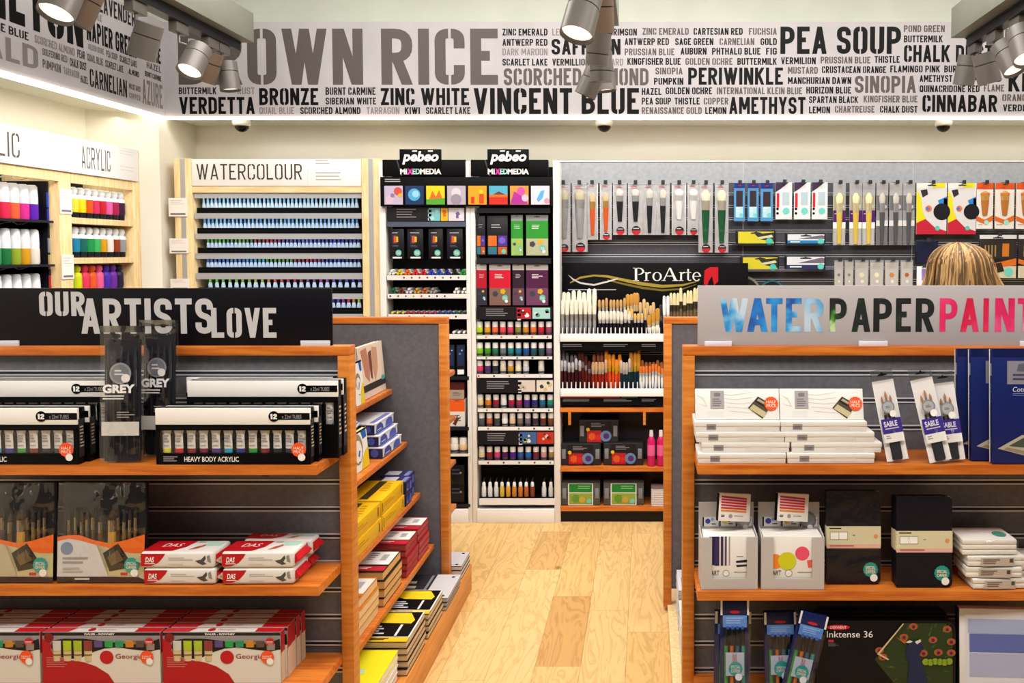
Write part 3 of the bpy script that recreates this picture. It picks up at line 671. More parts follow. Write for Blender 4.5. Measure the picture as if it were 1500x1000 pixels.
# ---- second shelf: wallets of brushes
def brush_wallet(label, px0, px1, white):
    loc, w, h = span(px0, 705, px1, 849, 2.47)
    o = T('brush_set_wallet', label, 'brush set', (loc.x, 2.47, DZ2), 'brush wallets on the middle shelf', (math.radians(-4), 0, 0))
    rc = (84, 705, 210, 849)
    m = M().box(-w/2+.004, w/2-.004, .02, .03, .003, h, mat('0d0c13', .45), .002); m.build('wallet_back', o)
    for i, (bx, r, c) in enumerate([(97, .004, '6b4a2c'), (106, .004, '6b4a2c'), (115, .004, '5c4428'), (123, .004, '5c4428'), (132, .005, '4a3a30'), (143, .006, '5a4026'), (160, .012, 'b58a3e'), (168, .005, '4a3018'), (177, .005, '7a5a2a'), (185, .004, '6b4a2c'), (193, .004, '6b4a2c')]):
        x = -w/2+(bx-84)/126*w
        brush(o, x, .014, .01, h*(.72+.03*math.sin(i*2.1)), r, c, 'a89a7c', '2a1a12' if i != 6 else '3a2414', .14, .17, .8)
    k = M().front(w, h, rc, .004)
    k.box(-w/2+.006, w/2-.006, .0045, .006, .003, .006, mat('14121a', .4))
    top = [(84, 783), (100, 780), (116, 780), (135, 787), (160, 792), (180, 788), (210, 779)]
    k.poly(top+[(210, 806), (190, 806), (165, 800), (140, 794), (118, 788), (100, 785), (84, 789)], mat('e0651e', .4), 2)
    k.poly([(84, 789), (100, 785), (118, 788), (140, 794), (156, 802), (158, 840), (84, 840)], mat('c9c6c6', .5) if white else mat('b6a98a', .5), 1)
    k.poly([(140, 794), (165, 800), (190, 806), (210, 806), (210, 841), (158, 840)], mat('c0b68c', .5), 1)
    k.rect(84, 840, 210, 849, mat('1a1a26', .4), 1)
    k.poly([(150, 806), (172, 792), (188, 815), (182, 828), (160, 832)], mat('1f1b1a', .4), 3); k.poly([(157, 812), (171, 801), (180, 816), (163, 824)], mat('6a5230', .5), 4)
    k.disc(98, 799, 9, mat('6f7f9c', .4), 3, 20, 0); k.lines(92, 812, 138, 824, 2, GREYTXT, 3); k.lines(92, 827, 130, 836, 2, mat('aaa6a4', .5), 3)
    k.rect(176, 834, 186, 838, mat('b81e30', .5), 3); k.lines(110, 842, 140, 847, 1, mat('c8c4c4', .5), 3)
    stickers(k, 192, 823, 11, mat('24998c', .5), 5, ('SPECIAL', 'OFFER'))
    k.build('printed_card', o)
    p = M(); n = 16; vs = []; fs = []; rnd = random.Random(px1)
    for j in range(n+1):
        v = j/n
        for i in range(13):
            u = i/12; b = .016*min(1, 4*u*(1-u)*1.6)*min(1, 4*v*(1.02-v)*1.6)+.004*math.sin(9*u+4*v)*v
            vs.append((-w/2+u*w, -b+.003, .001+v*h))
    for j in range(n):
        for i in range(12): q = j*13+i; fs.append((q, q+1, q+14, q+13))
    p.add(vs, fs, clear_plastic('wallet_film', .08, 'ffffff', .6, .06, 16)); p.build('clear_wallet', o); rest(o, DZ2)
brush_wallet('brush set wallet with orange band, cut by the photo edge on the middle shelf', -52, 76, False)
brush_wallet('brush set wallet with orange band and white panel beside the red and white clay packs', 82, 210, True)

# ---- red and white clay packs
CW = mat('dad6d2', .4); CR = mat('b5121c', .35)
def clay_pack(label, px0, px1, z, y, rz=0, h=.046, t=.105, ends=True):
    a, b = X(px0, 2.5, 840), X(px1, 2.5, 840); w = b-a
    o = T('clay_pack', label, 'clay', ((a+b)/2, y, z), 'modelling clay packs', (0, 0, rz))
    m = M(); bm = bmesh.new(); bmesh.ops.create_cube(bm, size=1)
    for v in bm.verts: v.co = (v.co.x*w*.96, t/2+v.co.y*t, h/2+v.co.z*h)
    bmesh.ops.bevel(bm, geom=bm.edges[:], offset=.008, segments=3, profile=.5, affect='EDGES'); bm.verts.index_update()
    m.add([v.co for v in bm.verts], [[v.index for v in f.verts] for f in bm.faces], CW); bm.free()
    m.front(w*.96, h, (0, 0, 100, 30), 0)
    m.poly([(1, 3), (34, 3), (31, 10), (24, 20), (14, 26), (4, 27), (1, 26)], CR, 1)
    m.type('DAS', 7, 9, 19, 19, WHITE, 2, shear=.2, bold=.03); m.rect(6, 20.5, 20, 22, WHITE, 2)
    m.lines(38, 10, 72, 17, 2, mat('b3aeaa', .5), 1); m.lines(38, 22, 66, 26, 1, mat('bdb8b4', .5), 1)
    m.poly([(74, 16), (82, 14), (88, 6), (89, 12), (86, 18), (90, 22), (84, 24), (78, 20)], mat('4a4644', .5), 1); m.poly([(90, 8), (94, 5), (96, 20), (91, 18)], mat('8a8684', .5), 1)
    m.frame((-w*.48, .004, h), (1, 0, 0), (0, 1, 0), w*.96, t-.008, (0, 0, 100, 40))
    m.poly([(1, 38), (40, 38), (52, 24), (56, 2), (1, 2)], CR, 1); m.type('DAS', 18, 12, 44, 24, mat('f0dcdc', .5), 2, shear=.2)
    m.poly([(60, 34), (66, 22), (74, 14), (76, 20), (70, 30)], mat('a8583c', .5), 1); m.rect(74, 8, 96, 18, mat('9fd0c0', .5), 1); m.lines(60, 4, 72, 10, 2, GREYTXT, 1)
    m.build('wrapper', o)
    mt = mat('c9c6c4', .25, .5)
    for sx in (-1, 1):
        e = M()
        pts = [(sx*w*.475, .01, h*.2), (sx*w*.475, t-.01, h*.2), (sx*(w*.475+.016), t-.004, h*.42), (sx*(w*.475+.016), .004, h*.42), (sx*w*.475, .01, h*.8), (sx*w*.475, t-.01, h*.8), (sx*(w*.475+.016), t-.004, h*.5), (sx*(w*.475+.016), .004, h*.5)]
        e.add(pts, [(0, 1, 2, 3), (4, 7, 6, 5), (3, 2, 6, 7), (0, 3, 7, 4), (1, 5, 6, 2)], CR if sx > 0 else mt)
        e.build('crimped_end', o)
    return o
c0 = clay_pack('red and white clay pack, lower one beside the brush wallet', 219, 327, DZ2, 2.462)
clay_pack('red and white clay pack, upper one beside the brush wallet', 215, 326, DZ2+.047, 2.462)
clay_pack('red and white clay pack, lower one nearest the shelf corner', 333, 440, DZ2, 2.462, .02)
clay_pack('red and white clay pack, upper one nearest the shelf corner', 332, 440, DZ2+.047, 2.462, .015)
for i, (y, z, x) in enumerate(((2.572, 0, 384), (2.572, .047, 392))):
    clay_pack('red ended clay pack lying behind the packs nearest the shelf corner, '+('lower' if i == 0 else 'upper')+' one', x-54, x+54, DZ2+z, y, -.03, t=.062)

# ---- lower shelf: sets of paint tubes with a red wave
GEOC = ['c9c4be', 'a8bc2c', 'a3b733', '8a3a3a', '5a4a80', '2c9a54', '2c8a60', 'c0802a', '5a4a44', '8a8078']
def wave_box(label, xc, y, z, w, h, t=.03, full=True):
    o = T('paint_set_box', label, 'paint set', (xc, y, z), 'red and white paint set boxes')
    rc = (240, 925, 412, 1046)
    m = M(); m.box(-w/2, w/2, .002, t, 0, h, mat('d8d2cc', .45), .0012); m.front(w, h, rc, .002)
    m.rect(240, 925, 412, 933, mat('17151b', .4), 1); m.type('DALER - ROWNEY', 302, 927, 346, 931.5, WHITE, 2, bold=.03)
    m.rect(240, 933, 412, 1046, mat('8f8d92', .4), 1)
    oval = [(252, 958), (256, 944), (272, 940), (300, 940), (340, 948), (372, 954), (396, 950), (411, 940), (412, 966), (394, 970), (370, 966), (340, 962), (316, 970), (300, 984), (284, 988), (266, 984), (256, 974)]
    m.poly(oval, mat('141318', .35), 2)
    m.poly([(278, 990), (296, 986), (312, 974), (330, 964), (350, 961), (380, 968), (400, 970), (412, 966), (412, 1046), (290, 1046), (286, 1000)], mat('d6d1cb', .5), 3)
    m.poly([(240, 940), (248, 946), (254, 955), (252, 966), (258, 980), (270, 989), (284, 992), (300, 996), (318, 1006), (336, 1025), (344, 1046), (240, 1046)], mat('ab141d', .45), 3.6)
    m.disc(250, 937, 7, mat('7c1018', .5), 4); m.disc(334, 984, 10, mat('b8141e', .45), 5)
    m.type('Georgian', 347, 976, 392, 991, mat('8c1a22', .5), 5); m.lines(246, 984, 276, 1010, 5, mat('c86a6a', .5), 5)
    m.disc(397, 948, 6.5, mat('c01a28', .5), 6); m.lines(392, 946, 402, 951, 2, WHITE, 7)
    m.poly([(372, 944), (384, 948), (386, 950), (374, 947)], mat('b03030', .5), 5)
    stickers(m, 393, 983, 10, L=7)
    m.frame((-w/2, .003, h), (1, 0, 0), (0, 1, 0), w, t-.004, (0, 0, 100, 10))
    m.rect(0, 0, 100, 10, mat('d9d4d0', .4), 1); m.rect(78, 0, 100, 10, mat('c01a24', .4), 2); m.poly([(0, 0), (26, 0), (22, 10), (0, 10)], mat('c4303a', .4), 2)
    m.disc(40, 5, 3, mat('b8141e', .45), 3); m.type('Georgian', 45, 2.4, 60, 7.6, mat('b86a6a', .5), 3)
    m.frame((w/2, .002, 0), (0, 1, 0), (0, 0, 1), t-.002, h, (0, 0, 10, 100)); m.rect(0, 0, 10, 42, mat('a8202a', .45), 1); m.rect(0, 42, 10, 100, mat('cdb59a', .5), 1)
    m.build('carton', o)
    if full:
        for i, c in enumerate(GEOC):
            px = 261+i*15.2; tx = -w/2+(px-240)/172*w; hh = .040 if i < 4 else .03
            zt = h*(1046-945)/121 if i < 9 else h*(1046-952)/121; zb = zt-.028 if i < 4 else zt-.018
            k = M(); k.lathe([(.012, zb), (.0125, zt)], mat(c, .35), 12, (tx, .0015, 0), .3)
            if i < 4: k.lathe([(.011, zb-.03), (.012, zb-.001)], mat('c9b98c', .4), 12, (tx, .0015, 0), .3); k.lathe([(.0122, zb-.014), (.0122, zb-.01)], mat('7a5a3a', .4), 12, (tx, .0015, 0), .3)
            k.build('paint_tube', o)
    return o
wb = X(412, 2.46, 960)-X(240, 2.46, 960)
hb = Z(925, 2.46)-DZ3
cx = [X(326, 2.46, 960), X(150, 2.46, 960), X(-26, 2.46, 960)]
names = ('beside the shelf end', 'in the middle column', 'in the photo edge column')
for c in range(3):
    base = wave_box('red and white paint tube set, front box '+names[c], cx[c], 2.455, DZ3, wb, hb)
    for r in range(1, 5):
        plain = base if r > 1 else None
        b = wave_box('red and white paint tube set, '+('second', 'third', 'fourth', 'rearmost')[r-1]+' box back '+names[c], cx[c]+.002*r+.004*(r % 2), 2.455+.0325*r, DZ3, wb, hb, full=False) if r == 1 else dup(b, (cx[c]+.002*r, 2.455+.0325*r, DZ3), 'red and white paint tube set, '+('second', 'third', 'fourth', 'rearmost')[r-1]+' box back '+names[c])

# ============================================================ farther island: front end shelves
RZ1, RZ2, RZ3 = [z+.0012 for z in ZSR]
# ---- white watercolour boxes
BOXW = mat('dedad5', .5)
def wc_box(label, px0, px1, z, y=2.47, rz=0, h=.0275, t=.13):
    a, b = X(px0, y, 650), X(px1, y, 650); w = b-a
    o = T('watercolour_box', label, 'paint set', ((a+b)/2, y, z), 'white watercolour boxes', (0, 0, rz))
    m = M().box(-w/2, w/2, 0, t, 0, h, BOXW, .0015); m.front(w, h, (0, 0, 125, 15))
    m.rect(17, 3, 31, 12, mat('8f8a8c', .5), 1); m.lines(19, 4, 29, 11, 3, mat('6b666a', .5), 2); m.rect(62, 3, 100, 12, mat('d3cec8', .5), 1)
    m.build('carton', o)
    l = M().box(-w/2-.0012, w/2+.0012, -.0012, t+.0012, h*.55, h+.001, BOXW, .001)
    l.front(w, h, (0, 0, 125, 15), -.0012); l.rect(17, 3, 31, 6.4, mat('8f8a8c', .5), 1)
    l.build('lid', o); return o
rows = [(665, 1023, 1151, 1154, 1281), (648, 1028, 1156, 1160, 1291), (630.5, 1020, 1149, 1150, 1280), (613, 1018, 1142, 1144, 1269)]
zz = RZ1
for i, (py, a0, a1, b0, b1) in enumerate(rows):
    n = ('lowest', 'second up', 'third up', 'fourth up')[i]; y = 2.462+.006*i+(.004 if i == 1 else 0)
    wc_box('white watercolour paint box, '+n+' in the stack beside the wooden end post', a0, a1, zz, y)
    wc_box('white watercolour paint box, '+n+' in the stack beside the single sable brush pack', b0, b1, zz+.0003, y)
    zz += .0288
def wc_lid_box(label, px0, px1):
    d = 2.52; a, b = X(px0, d, 600), X(px1, d, 600); w = b-a; h = .088; t = .022
    o = T('watercolour_box', label, 'paint set', ((a+b)/2, d-.014, zz+.001), 'white watercolour boxes', (math.radians(-14), 0, 0))
    m = M().box(-w/2, w/2, 0, t, 0, h, mat('e2dfdb', .5), .0015); rc = (1018, 570, 1141, 613); m.front(w, h, rc)
    g = mat('cfcac6', .5)
    for k in range(5): m.poly([(1052+k*4, 577+k*6), (1072+k*6, 579+k*6), (1100+k*2, 575+k*7), (1100+k*2, 575.6+k*7), (1072+k*6, 579.8+k*6), (1052+k*4, 577.7+k*6)], g, 1)
    m.poly([(1018, 578), (1030, 583), (1036, 596), (1018, 590), (1034, 594), (1028, 584)], g, 1)
    m.rect(1040, 573, 1060, 598, mat('a29d9f', .5), 2); m.lines(1043, 584, 1057, 596, 4, mat('77727a', .5), 3); m.poly([(1045, 577), (1050, 575.5), (1055, 577), (1054, 581), (1046, 581)], mat('77727a', .5), 3)
    m.rect(1036, 602, 1058, 609, mat('d2d4d0', .5), 1)
    m.poly([(1095, 597), (1110, 581), (1130, 592), (1116, 612)], mat('4a4238', .5), 2); m.poly([(1097, 598), (1103, 592), (1123, 604), (1117, 610)], mat('b9ad84', .5), 3); m.poly([(1105, 588), (1110, 583), (1127, 592), (1123, 598)], mat('241f1c', .5), 3)
    m.poly([(1108, 586.5), (1111, 584), (1126, 593), (1124, 595)], mat('a89a80', .5), 4)
    stickers(m, 1129, 591, 10.5, L=5, small=False); m.build('lid', o)
    M().box(-w/2+.002, w/2-.002, t, t+.004, .002, h-.002, mat('cfcac4', .5)).build('tray', o)
wc_lid_box('white watercolour box propped on the stack beside the wooden end post, showing its palette picture', 1018.5, 1141)
wc_lid_box('white watercolour box propped on the stack beside the sable brushes, showing its palette picture', 1142, 1264)

# ---- slim clear packs of sable brushes
def sable_pack(label, top, bot, hw, d, tilt=-8):
    p = W(bot[0], bot[1], d); q = W(top[0], top[1], d); ang = math.atan2(q.x-p.x, q.z-p.z)
    h = (q-p).length; w = hw*d/F
    o = T('brush_pack', label, 'brush pack', (p.x, d, RZ1+.002+abs(math.sin(ang))*w/2), 'sable brush packs', (math.radians(tilt), ang, 0))
    rc = (0, 0, 100, 400)
    m = M().box(-w/2, w/2, .006, .008, 0, h*.88, mat('e6e4e6', .45)); m.build('backing_card', o)
    for i, bx in enumerate((-.2, 0, .2)):
        brush(o, bx*w, .003, h*.02, h*(.76-.05*abs(i-1)), .0032, '1b1c20', 'd8d6d8', 'b07a4a', .1, .2, .8)
    k = M().front(w, h, rc, -.003)
    k.rect(4, 215, 96, 280, mat('3a2a8c', .45), 1); k.type('SABLE', 14, 226, 76, 250, mat('dcd8ea', .5), 2, bold=.03); k.lines(16, 256, 80, 266, 1, mat('c8c4de', .5), 2)
    k.poly([(50, 262), (66, 262), (62, 280), (54, 280)], WHITE, 1)
    k.rect(4, 280, 96, 318, WHITE, 1); k.lines(14, 288, 40, 306, 2, GREYTXT, 2); k.build('label_band', o)
    c = M().box(-w*.2, w*.2, .0, .0055, h*.01, h*.2, mat('26282c', .5)); c.build('handle_sleeve', o)
    s = M().front(w, h, rc, -.006); s.disc(48, 165, 30, mat('9c9ea4', .35, .4), 1, 22); s.disc(48, 165, 24, mat('b9bbc0', .4, .2), 2, 22); s.lines(34, 160, 62, 172, 2, mat('77797f', .4), 3); s.disc(64, 196, 16, WHITE, 4, 14); s.build('sticker', o)
    f = M(); f.frame((-w/2, -.008, 0), (1, 0, 0), (0, 0, 1), w, h)
    vs = []; fs = []; n = 12
    for j in range(n+1):
        v = j/n
        for i in range(6): u = i/5; vs.append((-w/2+u*w, -.003-.007*math.sin(PI*u)*(1-.6*v)-.0015*math.sin(9*v+3*u), v*h))
    for j in range(n):
        for i in range(5): q_ = j*6+i; fs.append((q_, q_+1, q_+7, q_+6))
    f.add(vs, fs, FILM2); f.build('pouch', o)
    hd = M().box(-w/2, w/2, -.002, .009, h*.89, h, clear_plastic('hang_header', .2, 'f0f0f0', .2, .3)); hd.front(w, h, rc, -.0022)
    hd.poly([(26, 22), (44, 18), (50, 10), (56, 18), (74, 22), (72, 27), (28, 27)], INK, 1); hd.build('hang_tab', o); rest(o, RZ1)
sable_pack('slim clear sable brush pack standing alone beside the white watercolour boxes', (1295, 545), (1316, 677), 32, 2.47)
sable_pack('slim clear sable brush pack, wider showing one of the two beside the blue paper pads', (1352, 541), (1379, 677), 33, 2.455)
sable_pack('slim clear sable brush pack half hidden against the blue paper pads', (1385, 548), (1399, 676), 33, 2.475)

# ---- navy pads
NAVY = mat('0d1c5c', .42)
def blue_pad(label, px0, y, rz):
    h = Z(512, y)-RZ1; w = .235; x = X(px0, y, 600)
    o = T('paper_pad', label, 'paper pad', (x, y, RZ1), 'navy paper pads', (math.radians(-3), 0, rz))
    m = M().box(0, w, 0, .016, 0, h, NAVY, .0012); m.frame((0, 0, 0), (1, 0, 0), (0, 0, 1), w, h, (0, 508, 123, 676))
    m.rect(0, 508, 123, 520, mat('0a1548', .4), 1)
    m.rect(22, 526, 78, 560, mat('7f7f8c', .45), 1); m.lines(30, 545, 70, 557, 2, mat('3a3c58', .5), 2); m.poly([(36, 541), (38, 531), (48, 529), (58, 531), (60, 541)], mat('55576c', .5), 2)
    m.type('Cotman', 30, 564, 60, 571, mat('c9cce0', .5), 2, shear=.2); m.lines(30, 573, 74, 578, 2, mat('6a78b0', .5), 2)
    m.poly([(8, 654), (44, 634), (110, 648), (78, 672)], mat('a8a290', .5), 1); m.poly([(24, 650), (46, 638), (92, 648), (82, 656)], mat('3f4a3c', .5), 2); m.poly([(16, 655), (22, 652), (78, 664), (76, 669)], mat('8a7c62', .5), 2)
    m.frame((0, .016, 0), (0, -1, 0), (0, 0, 1), .016, h, (0, 508, 12, 676)); m.rect(2, 530, 10, 548, mat('8d90a6', .5), 1); m.lines(3, 560, 9, 590, 6, mat('5a68a8', .5), 1)
    m.build('cover', o)
    M().box(.001, w-.001, .0165, .024, .001, h-.003, PAPER).build('paper_block', o); rest(o, RZ1)
blue_pad('navy paper pad with grey label, front one at the edge of the photo', 1455, 2.455, 0)
blue_pad('navy paper pad with grey label, middle one of three', 1424, 2.49, .02)
blue_pad('navy paper pad with grey label, rear one beside the sable brushes', 1404, 2.525, .03)

# ---- grey counter cartons of postcard pads
CARTG = mat('b7b2b0', .55); PADW = mat('e3e0dc', .6)
def carton(label, px0, px1, kind):
    loc, w, h = span(px0, 787, px1, 863, 2.462); z0 = RZ2; t = .085
    o = T('counter_carton', label, 'display carton', (loc.x, 2.462, z0), None, (0, 0, math.radians(1.5 if kind == 0 else -1)))
    hb_ = Z(735, 2.547)-z0
    f = M(); b = .003
    f.prism([(-w/2, 0), (w/2, 0), (w/2, h), (w*.31, h), (w*.31, h*.24), (w*.28, h*.2), (-w*.28, h*.2), (-w*.31, h*.24), (-w*.31, h), (-w/2, h)][::-1], 0, b, CARTG); f.build('front_panel', o, smooth=False)
    s = M()
    for sx in (-1, 1):
        x0 = sx*w/2; x1 = x0-sx*b
        s.add([(x0, b, 0), (x0, t, 0), (x0, t, h+.012), (x0, b, h), (x1, b, 0), (x1, t, 0), (x1, t, h+.012), (x1, b, h)], [(0, 1, 2, 3), (7, 6, 5, 4), (3, 2, 6, 7), (0, 3, 7, 4), (1, 5, 6, 2)], CARTG)
    s.box(-w/2, w/2, b, t, 0, .003, CARTG); s.build('side_panels', o, smooth=False)
    k = M().box(-w/2, w/2, t, t+b, 0, hb_, CARTG); k.front(w, hb_, (1026, 733, 1111, 863), t)
    for i, (c, q) in enumerate((('3a3aa0', '8aa0d0'), ('d8b820', 'c84030'), ('c9c6c8', '3a3a40'))):
        a0 = 1032+i*26; k.rect(a0, 758, a0+24, 774, PADW, 1); k.rect(a0, 758, a0+2, 774, INK, 2)
        if i < 2: k.disc(a0+8, 765, 4, mat(c, .5), 3, 14); k.disc(a0+15, 762+i*2, 2.6, mat(q, .5), 3, 12)
        k.lines(a0+14, 769, a0+22, 772, 1, INK, 3)
    k.disc(1095, 763, 12, mat('a3a09e' if kind == 0 else '6c6a6a', .45), 4, 30, .06); k.disc(1095, 763, 9, mat('b4b1ae' if kind == 0 else '807d7c', .45), 5, 24); k.lines(1088, 760, 1102, 767, 2, mat('77757a', .5), 6); k.disc(1098, 775, 4, WHITE, 6, 12)
    k.build('back_panel', o, smooth=False)
    # the pads standing in the carton
    n = 5; pt_ = (t-.012)/n
    for i in range(n):
        q = T('postcard_pad', 'white postcard pad, '+nth(i)+' from the front inside the carton with '+('purple strokes' if kind == 0 else 'orange and lime blots'), 'paper pad', (loc.x, 2.462+.006+i*pt_+.0, z0+.0035), 'postcard pads in the counter cartons', (0, 0, math.radians(1.5 if kind == 0 else -1)))
        m = M().box(-w/2+.006, w/2-.006, 0, pt_-.001, 0, h*.985, PADW, .001); m.front(w-.012, h, (1030, 787, 1108, 863))
        if i == 0:
            if kind == 0:
                for a0, a1, c in ((1039, 1047, '2a1e4a'), (1047, 1054, '33285c'), (1056, 1060, '3c2a50'), (1062, 1065, '54405c'), (1068, 1070, '9a94a0')): m.rect(a0, 788, a1, 831-(a0 % 3), mat(c, .6), 1)
                m.poly([(1079, 824), (1097, 822), (1098, 826), (1079, 827)], mat('1d1a26', .6), 1); m.poly([(1079, 830), (1098, 829), (1098, 832), (1080, 833)], mat('2a2440', .6), 1); m.lines(1080, 817, 1095, 820, 1, GREYTXT, 1)
            else:
                m.disc(1046, 825, 10, mat('e8822a', .6), 1, 20); m.disc(1062, 824, 12, mat('c8c822', .6), 2, 20); m.disc(1082, 813, 9.5, mat('e0506a', .6), 1, 20); m.poly([(1088, 823), (1104, 821), (1104, 832), (1090, 834)], mat('dc5a50', .6), 1)
            m.type('ART', 1042, 838, 1054, 845, INK, 2); m.disc(1064, 842, 5, mat('77737a', .6), 1, 18); m.disc(1064, 842, 4.2, PADW, 2, 18); m.lines(1076, 840, 1100, 843, 1, GREYTXT, 1)
        m.frame((-w/2+.006, 0, h*.985), (1, 0, 0), (0, 1, 0), w-.012, pt_, (0, 0, 1, 1)); m.build('pad_block', q)
        M().box(-w/2+.006, w/2-.006, pt_-.001, pt_-.0002, 0, h*.985, mat('cfcbc6', .6)).build('backing_board', q)
    # the pad leaning in front of the back card
    a0 = (1048, 718, 1100, 758); px = (px0-1027)
    p0 = W(1074+px-(0 if kind == 0 else 3), 757, 2.525); hh = Z(718, 2.525)-Z(757, 2.525); ww = X(1098, 2.565)-X(1050, 2.565)
    q = T('postcard_pad', 'postcard pad with red strokes leaning atop the carton with '+('purple strokes' if kind == 0 else 'orange and lime blots'), 'paper pad', (p0.x, 2.503, p0.z-.006), 'postcard pads in the counter cartons', (math.radians(-8), math.radians(6), math.radians(14)))
    m = M().box(-ww/2, ww/2, 0, .018, 0, hh, PADW, .0008); m.front(ww, hh, (0, 0, 100, 70))
    for i in range(6): m.poly([(6, 6+i*7), (88, 10+i*6.6), (87, 14.5+i*6.6), (7, 10.5+i*7)], mat(['b81448', 'c8206a', 'd0283a', 'c42a3c', 'c83c34', 'd88038'][i], .6), 1)
    m.lines(8, 54, 24, 62, 2, INK, 1); m.disc(38, 57, 6, GREYTXT, 1, 16); m.lines(50, 55, 92, 60, 1, GREYTXT, 1)
    m.frame((-ww/2, .018, 0), (0, -1, 0), (0, 0, 1), .018, hh, (0, 0, 1, 1)); m.rect(0, 0, 1, 1, INK, 1); m.build('pad_block', q)
    M().box(-ww/2, ww/2, .0185, .0205, 0, hh, INK).build('backing_board', q)
carton('grey counter carton beside the end post, front pad printed with purple strokes', 1027, 1110, 0)
carton('grey counter carton beside the black notebooks, front pad printed with orange and lime blots', 1115, 1207, 1)

# ---- black notebooks with cream bands
NB = mat('0b0b18', .4)
def notebook(label, px0, py0, px1, py1, d, film, second):
    loc, w, h = span(px0, py0, px1, py1, d); h = Z(py0, d)-RZ2
    o = T('notebook', label, 'notebook', (loc.x, d, RZ2), 'black watercolour notebooks', (math.radians(-3), 0, 0))
    m = M(); r = .012
    def rr(w_, h_, r_): return [(-w_/2, 0), (w_/2-r_, 0)]+[(w_/2-r_+r_*math.sin(a), r_-r_*math.cos(a)) for a in (PI/6, PI/3, PI/2)]+[(w_/2-r_+r_*math.cos(a), h_-r_+r_*math.sin(a)) for a in (0, PI/6, PI/3, PI/2)]+[(-w_/2, h_)]
    m.prism(rr(w, h, r)[::-1], 0, .003, NB); m.prism(rr(w, h, r)[::-1], .018, .021, NB); m.box(-w/2, -w/2+.002, .003, .018, 0, h, NB); m.build('cover', o, smooth=False)
    M().box(-w/2+.002, w/2-.003, .003, .018, .003, h-.003, PAPER).build('page_block', o)
    b = M().box(-w/2-.0008, w/2+.0008, -.0008, .022, h*.40, h*.62, mat('cdc6a4', .55)); b.front(w, h, (0, 0, 100, 162), -.0008)
    b.rect(0, 93, 100, 100, mat('d8a89e', .55), 1); b.lines(6, 94.5, 60, 99, 1, mat('a8524a', .5), 2); b.lines(5, 64, 34, 68, 1, INK, 1)
    b.rect(7, 72, 22, 84, mat('ecebe6', .5), 2); b.rect(23, 72, 38, 84, mat('ecebe6', .5), 2); b.rect(6, 71, 39, 85, mat('8d8a80', .5), 1); b.rect(48, 76, 53, 78, GREYTXT, 1); b.disc(91, 79, 4, mat('d88a5a', .5), 1, 12)
    b.build('paper_band', o)
    e = M().box(w*.36, w*.375, -.0005, .0215, -.0003, h+.0004, mat('08080e', .6)); e.build('elastic_strap', o)
    s = M().front(w, h, (0, 0, 100, 162), -.001); stickers(s, 81, 137, 14, mat('1c8f82', .5), 2, ('SPECIAL', 'OFFER')); s.build('sticker', o)
    rest(o, RZ2)
    if film: M().box(-w/2-.002, w/2+.002, -.003, -.0025, 0, h, clear_plastic('shrink_wrap', .012, 'ffffff', .35, .05, 20)).build('shrink_wrap', o)
notebook('black notebook with cream paper band in glossy wrap beside the counter cartons', 1211, 722, 1290, 852, 2.5, True, False)
notebook('black notebook with cream paper band beside the stacked white packs', 1313, 730, 1395, 858, 2.475, False, True)
notebook('black notebook almost hidden behind the one beside the stacked white packs', 1309, 729, 1391, 855, 2.505, False, True)

# ---- wrapped white blocks
def white_pack(label, px0, px1, z, y, h, rz, green, label_side):
    a, b = X(px0, y, 830), X(px1, y, 830); w = b-a; t = .12
    o = T('mini_canvas_pack', label, 'canvas pack', ((a+b)/2, y, z), 'wrapped white mini canvases', (0, 0, rz))
    n = 3 if green else 2
    for i in range(n):
        M().box(-w/2+.004, w/2-.004, .003, t-.003, i*h/n+.0006, (i+1)*h/n, mat('e4e0da', .6), .003).build('canvas', o)
    l = M()
    if label_side: l.front(w, h, (0, 0, 100, 22), -.0025); l.rect(22, 2, 78, 20, mat('b7aa9e', .5), 1); l.lines(26, 5, 60, 17, 3, mat('6b5f58', .5), 2); l.rect(70, 4, 76, 12, mat('4a443f', .5), 2)
    else: l.frame((-w/2, 0, h), (1, 0, 0), (0, 1, 0), w, t, (0, 0, 100, 60)); l.disc(78, 34, 12, mat('3f8c74', .5), 2, 20, 0, 12)
    l.build('paper_label', o)
    p = M().box(-w/2, w/2, -.001, t, 0, h+.0006, clear_plastic('wrap', .08, 'ffffff', .7, .08, 30), .004); p.build('wrap', o)
zc = RZ2
for i, (a, b, h, rz, gr) in enumerate(((1424, 1506, .029, .04, False), (1414, 1500, .029, -.02, False), (1416, 1505, .029, .03, False), (1408, 1492, .044, .01, True))):
    white_pack('wrapped pack of white mini canvases, '+('lowest of the stack', 'second up in the stack', 'third up in the stack', 'topmost with green sticker')[i]+' beside the notebooks', a, b, zc, 2.462+.004*i, h, rz, gr, not gr); zc += h+.002
zc = RZ2
for i in range(2):
    white_pack('wrapped white mini canvases, '+('lower', 'upper')[i]+' pack behind the stack at the photo edge', 1490, 1575, zc, 2.52+.004*i, .029, .05, False, False); zc += .031

